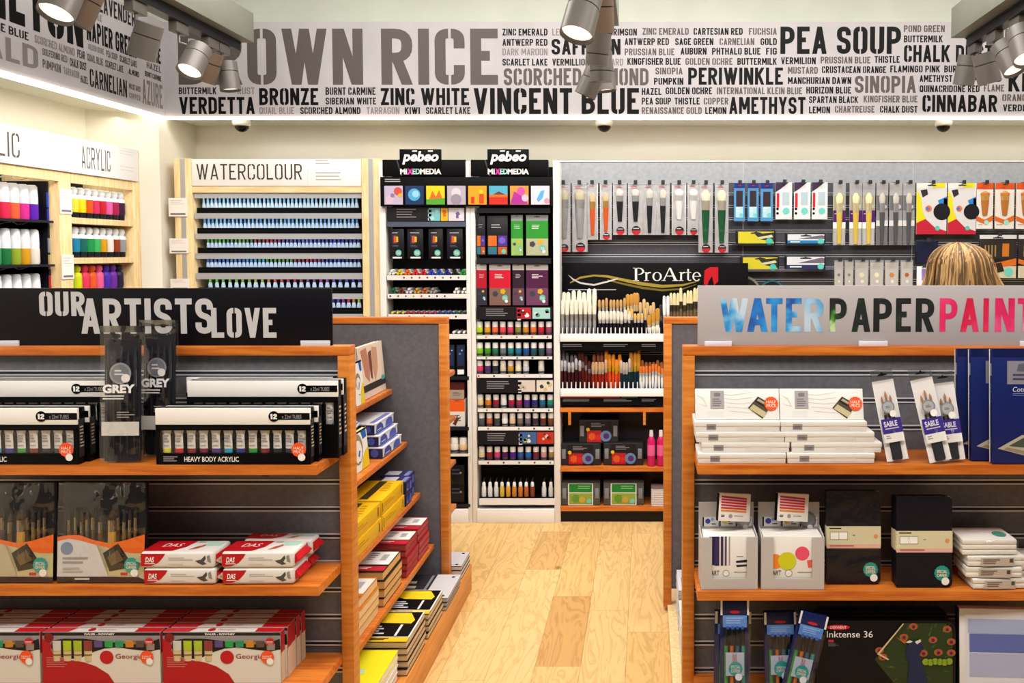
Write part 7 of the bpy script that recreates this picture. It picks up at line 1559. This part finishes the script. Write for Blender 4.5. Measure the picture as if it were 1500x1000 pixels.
# ============================================================ the bowed customer beyond the farther island
def person():
    px, d = 1408, 4.42; bx = X(px, d, 390)+.105
    o = T('person', 'person with long blonde hair bowing her head behind the water paper paint board, dark top', 'person', (bx, d, 0))
    def skin(name, verts, edges, radii, m, sub=2, parent=o, root=0):
        me = bpy.data.meshes.new(name); me.from_pydata(verts, edges, []); me.materials.append(m); b = bpy.data.objects.new(name, me); COL.objects.link(b); b.parent = parent
        sk = b.modifiers.new('skin', 'SKIN'); sk.use_smooth_shade = True
        for i, r in enumerate(radii): me.skin_vertices[0].data[i].radius = (r if isinstance(r, tuple) else (r, r))
        me.skin_vertices[0].data[root].use_root = True
        s = b.modifiers.new('sub', 'SUBSURF'); s.levels = sub; s.render_levels = sub; return b
    SK = noise_mat('skin', 'c08a70', 'c9947a', (1, 1, 1), 14, .5, 3); TOP = noise_mat('dark_knit', '16151c', '1d1c24', (1, 1, 1), 90, .85, 3); JE = noise_mat('denim', '1f2a44', '283552', (1, 1, 1), 120, .8, 3)
    # body: pelvis, spine, bowed neck, arms bent forward to something held low, legs; facing -x and toward the aisle
    V = [(0, 0, .92), (.0, 0, 1.08), (-.01, 0, 1.24), (-.03, 0, 1.37), (-.07, 0, 1.45), (-.11, -.01, 1.5),
         (-.03, -.16, 1.36), (-.05, -.2, 1.12), (-.26, -.14, 1.02), (-.33, -.12, 1.02),
         (-.03, .16, 1.36), (-.05, .2, 1.12), (-.26, .14, 1.02), (-.33, .12, 1.02),
         (0, -.09, .86), (-.02, -.1, .48), (.01, -.1, .1), (-.1, -.11, .035), (0, .09, .86), (-.02, .1, .48), (.01, .1, .1), (-.1, .11, .035)]
    E = [(0, 1), (1, 2), (2, 3), (3, 4), (4, 5), (3, 6), (6, 7), (7, 8), (8, 9), (3, 10), (10, 11), (11, 12), (12, 13), (0, 14), (14, 15), (15, 16), (16, 17), (0, 18), (18, 19), (19, 20), (20, 21)]
    R = [(.13, .15), (.105, .13), (.12, .15), (.09, .12), .05, .048, .05, .038, .028, .026, .05, .038, .028, .026, .085, .055, .04, .035, .085, .055, .04, .035]
    # the palm and fingers are extra branches of the same body
    for s_, w0 in ((-1, 9), (1, 13)):
        b = len(V); wx, wy, wz = V[w0]; V.append((wx-.07, wy, wz-.01)); E.append((w0, b)); R.append((.02, .034))
        for k, (ln, off) in enumerate(((.07, -.03), (.08, -.01), (.075, .01), (.06, .03))):
            c = len(V); V.append((wx-.1, wy+off*1.1, wz-.012)); V.append((wx-.1-ln*.5, wy+off*1.2, wz-.03)); V.append((wx-.1-ln*.8, wy+off*1.2, wz-.055)); E += [(b, c), (c, c+1), (c+1, c+2)]; R += [.0095, .0085, .0075]
        c = len(V); V.append((wx-.035, wy-s_*.04, wz+.005)); V.append((wx-.075, wy-s_*.06, wz-.005)); E += [(w0, c), (c, c+1)]; R += [.012, .0095]
    skin('body', V, E, R, SK, 2)
    TV = [(0, 0, .9), (.0, 0, 1.08), (-.01, 0, 1.24), (-.03, 0, 1.38), (-.06, 0, 1.44), (-.03, -.165, 1.36), (-.05, -.205, 1.12), (-.22, -.15, 1.035), (-.03, .165, 1.36), (-.05, .205, 1.12), (-.22, .15, 1.035)]
    skin('dark_top', TV, [(0, 1), (1, 2), (2, 3), (3, 4), (3, 5), (5, 6), (6, 7), (3, 8), (8, 9), (9, 10)], [(.15, .175), (.125, .15), (.138, .168), (.11, .135), .07, .066, .052, .04, .066, .052, .04], TOP)
    skin('trousers', [(0, 0, .93), (0, -.09, .86), (-.02, -.1, .48), (.01, -.1, .1), (0, .09, .86), (-.02, .1, .48), (.01, .1, .1)], [(0, 1), (1, 2), (2, 3), (0, 4), (4, 5), (5, 6)], [(.145, .165), .1, .068, .055, .1, .068, .055], JE)
    for s_ in (-1, 1):
        m = M(); bm = bmesh.new(); bmesh.ops.create_uvsphere(bm, u_segments=16, v_segments=10, radius=1); bm.verts.index_update()
        m.add([(-.06+v.co.x*.135, s_*.105+v.co.y*.05, max(0, .045+v.co.z*.05)) for v in bm.verts], [[v.index for v in f.verts] for f in bm.faces], mat('1a181c', .4)); bm.free(); m.build('shoe', o)
    # head: an oval with brow, nose, lips, chin, pushed out of a sphere; tipped down and turned toward the camera side
    hd = bpy.data.objects.new('head', bpy.data.meshes.new('head')); COL.objects.link(hd); hd.parent = o
    bm = bmesh.new(); bmesh.ops.create_uvsphere(bm, u_segments=32, v_segments=24, radius=1)
    def bump(v, c, r, a):
        d_ = (Vector(v)-Vector(c)).length; return a*math.exp(-(d_/r)**2)
    for v in bm.verts:                                   # face looks along -y here, z up
        x, y, z = v.co; q = Vector((x*.075*(1-.18*max(0, -z)), y*.096, z*.112))
        f = -1 if y < 0 else 0
        if y < 0:
            q.y -= bump(v.co, (0, -1, -.12), .2, .026)+bump(v.co, (0, -.98, .05), .13, .012); q.y -= bump(v.co, (0, -.86, -.46), .2, .012)+bump(v.co, (0, -.7, -.78), .25, .016)
            q.y += bump(v.co, (.34, -.93, .1), .17, .012)+bump(v.co, (-.34, -.93, .1), .17, .012); q.y -= bump(v.co, (.3, -.9, .3), .2, .006)+bump(v.co, (-.3, -.9, .3), .2, .006)
        q.x += (1 if x > 0 else -1)*bump(v.co, (1 if x > 0 else -1, .1, 0), .2, .016); v.co = q
    bm.to_mesh(hd.data); bm.free(); hd.data.materials.append(SK)
    for p in hd.data.polygons: p.use_smooth = True
    hc = Vector((-.155, -.015, 1.515)); rot = Euler((math.radians(38), 0, math.radians(-62)), 'XYZ'); hd.location = hc; hd.rotation_euler = rot
    e = M()
    for sx in (-1, 1): e.lathe([(.001, -.011), (.009, -.007), (.0115, 0), (.009, .007), (.001, .011)], mat('e0dcd8', .3), 12, (sx*.0285, -.083, .012)); e.rod((sx*.0285, -.0935, .01), (sx*.0285, -.096, .0095), .0045, mat('2a1c14', .2), n=10)
    e.build('eyes', hd)
    k = M(); k.poly; k.tube([(-.022, -.094, -.05), (-.01, -.1005, -.047), (0, -.1, -.049), (.01, -.1005, -.047), (.022, -.094, -.05)], [.002, .0045, .005, .0045, .002], mat('a04a44', .4), 8); k.build('mouth', hd)
    k = M()
    for sx in (-1, 1): k.tube([(sx*.013, -.0985, .032), (sx*.03, -.096, .037), (sx*.045, -.084, .031)], [.0025, .003, .0015], mat('6a4a2a', .8), 6)
    k.build('eyebrows', hd)
    # hair: a parted cap and long locks that fall over the face side, the back and the shoulder
    HC = [noise_mat('blonde_light', '9c7646', 'bd9660', (40, 40, 2), 4, .42, 3), noise_mat('blonde_mid', '74532c', '936c3c', (40, 40, 2), 4, .45, 3), noise_mat('blonde_dark', '4a3520', '62472a', (40, 40, 2), 4, .5, 3)]
    rnd = random.Random(5); hair = M()
    crown = hc+Vector((.03, 0, .118))
    def shell(u, z, extra=1.0): return Vector((hc.x+.02+math.cos(u)*.125*extra, hc.y+math.sin(u)*.105*extra, z))
    cap = []
    n, rings = 28, 7
    for j in range(rings+1):
        a = j/rings*PI*.56
        for i in range(n):
            u = 2*PI*i/n; cap.append((hc.x+.02+math.cos(u)*math.sin(a)*.118, hc.y+math.sin(u)*math.sin(a)*.1, hc.z+.005+math.cos(a)*.116))
    fs = []
    for j in range(rings):
        for i in range(n):
            u = 2*PI*i/n
            if j > 3 and PI*.92 < u < PI*1.42: continue          # the face stays free
            fs.append((j*n+i, j*n+(i+1) % n, (j+1)*n+(i+1) % n, (j+1)*n+i))
    hair.add(cap, fs, HC[1])
    for i in range(520):
        u = rnd.uniform(0, 2*PI); face = PI*1.12 < u < PI*1.34
        if face and rnd.random() < .65: continue
        a0 = rnd.uniform(.0, .5); ln = rnd.uniform(.2, .36); wob = rnd.uniform(-.03, .03); flare = rnd.uniform(.02, .06); right = max(0, math.cos(u))
        pts = []; ra = .142+.035*right; rb = .112
        for k in range(11):
            t = k/10
            if t < .55:
                a = a0+(PI*.5-a0)*t/.55
                p = Vector((hc.x+.025+math.cos(u)*math.sin(a)*ra, hc.y+math.sin(u)*math.sin(a)*rb, hc.z+.01+math.cos(a)*(.122+.006*wob*20)))
            else:
                s_ = (t-.55)/.45; p = Vector((hc.x+.025+math.cos(u)*(ra+flare*s_)+wob*s_*s_+.07*right*s_, hc.y+math.sin(u)*(rb+flare*s_*.5), hc.z+.01-ln*s_))
            pts.append(p)
        r0 = rnd.uniform(.003, .0075); hair.tube(pts, [r0*q for q in (.5, .8, 1, 1.1, 1.15, 1.15, 1.1, 1, .85, .6, .15)], HC[(0, 2, 1, 0, 2, 1, 0, 2, 1, 2, 0)[int((u+a0*.7)*11) % 11]], 6)
    hair.build('hair', o, ang=3)
person()
settle()
